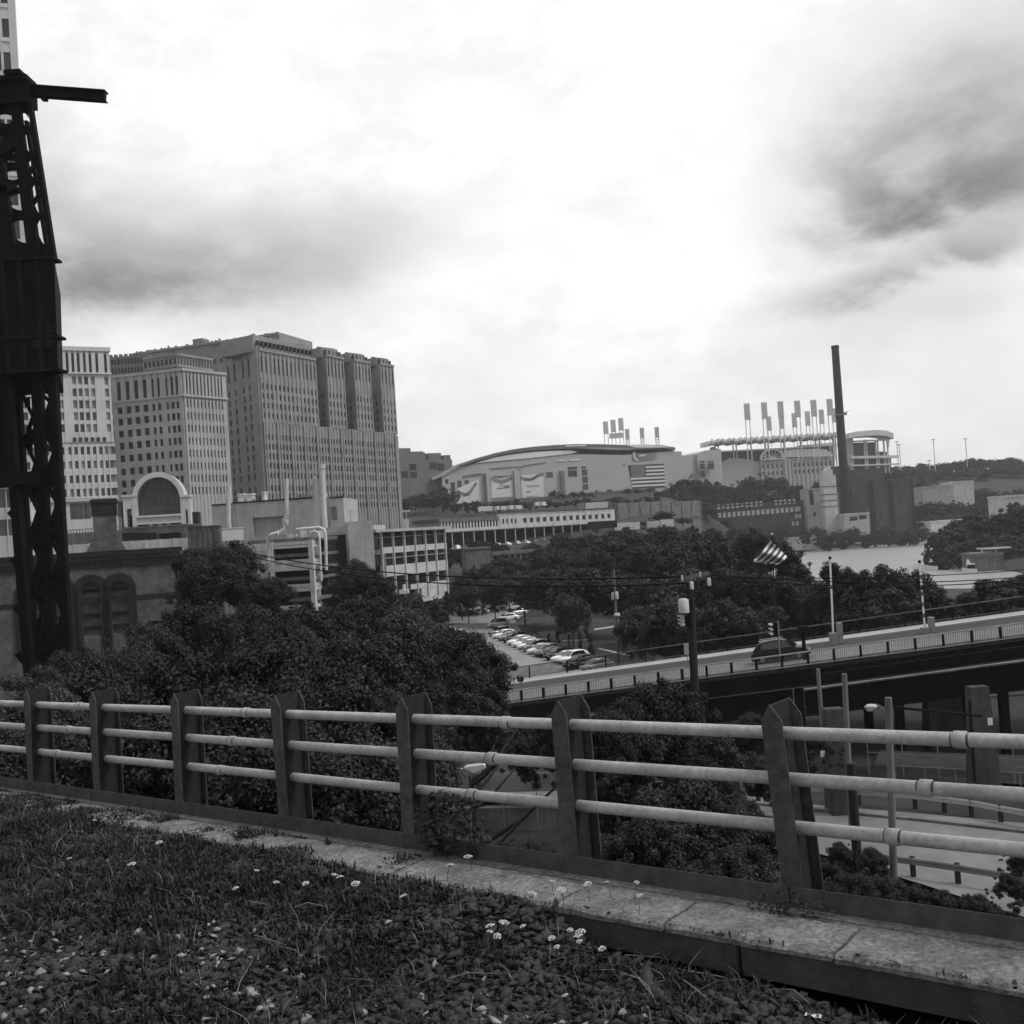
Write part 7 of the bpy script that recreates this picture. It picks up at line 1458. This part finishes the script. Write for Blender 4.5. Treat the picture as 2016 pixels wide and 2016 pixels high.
for x, y, pt, tl, rz, lb in ((940, 1183, 'ps', 1, 195, 'silver car parked across the head of the angled row'), (958, 1170, 'pw', 0, 200, 'white car behind the head of the angled row'), (975, 1160, 'ps', 0, 205, 'pale car at the back of the lot under the trees'), (972, 1150, 'pw', 1, 190, 'white car in the back row, second from the right'), (990, 1152, 'pk', 0, 190, 'black car at the right end of the back row'), (945, 1150, 'pw', 1, 185, 'white box-backed car in the middle of the back row'), (925, 1156, 'pr', 0, 185, 'dark car left of the box-backed one in the back row'), (905, 1159, 'ps', 0, 182, 'silver car in the shade near the left of the back row'), (884, 1163, 'pk', 0, 180, 'black car at the left end of the back row'), (866, 1160, 'pw', 0, 180, 'white car peeping from the trees left of the back row'),
                             (848, 1196, 'pw', 0, 20, 'white car half under the near trees left of the lane'), (838, 1203, 'ps', 0, 15, 'silver car half under the near trees, nearest the thicket')):
    put(x, y, pt, tl, R(rz), lb, 'cars at the back of the lot')
# small cars on the deck below the station hall
wdk = Wall(xy(845, 362), xy(1110, 428))
m = MB(); zd = [tz(wdk.A.x, wdk.A.y), 0]; 
ZK = P(950, 1030, 388).z
wdk.box(m, -3, wdk.L + 4, ZK - 14, ZK, -9, 3); m.build('parking_deck', M['conc2'], None, 'shallow parking deck at the feet of the station hall', 'deck')
for i in range(15):
    pt = ['pw', 'ps', 'pw', 'pg', 'ps'][i % 5]; k = (pt, i % 3 == 0)
    if k not in protos: protos[k] = car_proto(*k); protos[k].location = (0, -40, -30); o = protos[k]
    else: o = copy_tree(protos[k])
    p = wdk.A + wdk.X * (wdk.L * (i + .6) / 15.3) + wdk.N * .2; o.location = (p.x, p.y, ZK); o.rotation_euler = (0, 0, math.atan2(wdk.X.y, wdk.X.x) + R(75 + (i * 37) % 22)); tag(o, 'tiny pale car in the row on the deck under the station hall', 'car', 'cars on the deck under the hall')
# black car on the bridge
sb = None
for t in range(400):
    p = BA + BX * (t * .15) + BN * 3.2 + Zv * .10
    q_ = p - CAM; x_ = 966 + (q_.dot(CR) / q_.dot(_w)) * F / KPX
    if x_ >= 1475: break
o = car_proto('pk', True, 'black_suv'); m = MB()
m.bar((-1.5, .55, 1.76), (.3, .55, 1.74), .05); rl = m.mesh('roof_rail'); rl.materials.append(M['pw'])
for y_ in (0, -1.1): c = bpy.data.objects.new('roof_rail', rl); COL.objects.link(c); c.parent = o; c.location = (0, y_, 0)
o.location = p; o.rotation_euler = (0, -math.asin(BX.z), math.atan2(BX.y, BX.x)); tag(o, 'glossy black car driving on the road bridge behind the railing', 'car')
# litter
for x, y, s, lb in ((1404, 1694, .07, 'crumpled white paper lying against the steel kerb'), (1535, 1922, .05, 'white scrap of litter at the bottom right on the ballast')):
    u, v = onw(x, y, -.14 if y < 1800 else -.38); m = MB(); rr = random.Random(x); c = L(u, v, -.135 if y < 1800 else float(bed_h(u, v)) + .03); g = [[c + E1 * (s * (i - 1.5) * .6) + E2 * (s * .35 * (j - 1)) + E3 * rr.uniform(0, .02) for j in range(3)] for i in range(4)]
    m.add([p for r_ in g for p in r_], [(i * 3 + j, (i + 1) * 3 + j, (i + 1) * 3 + j + 1, i * 3 + j + 1) for i in range(3) for j in range(2)]); m.build('litter', M['pw'], None, lb, 'litter')
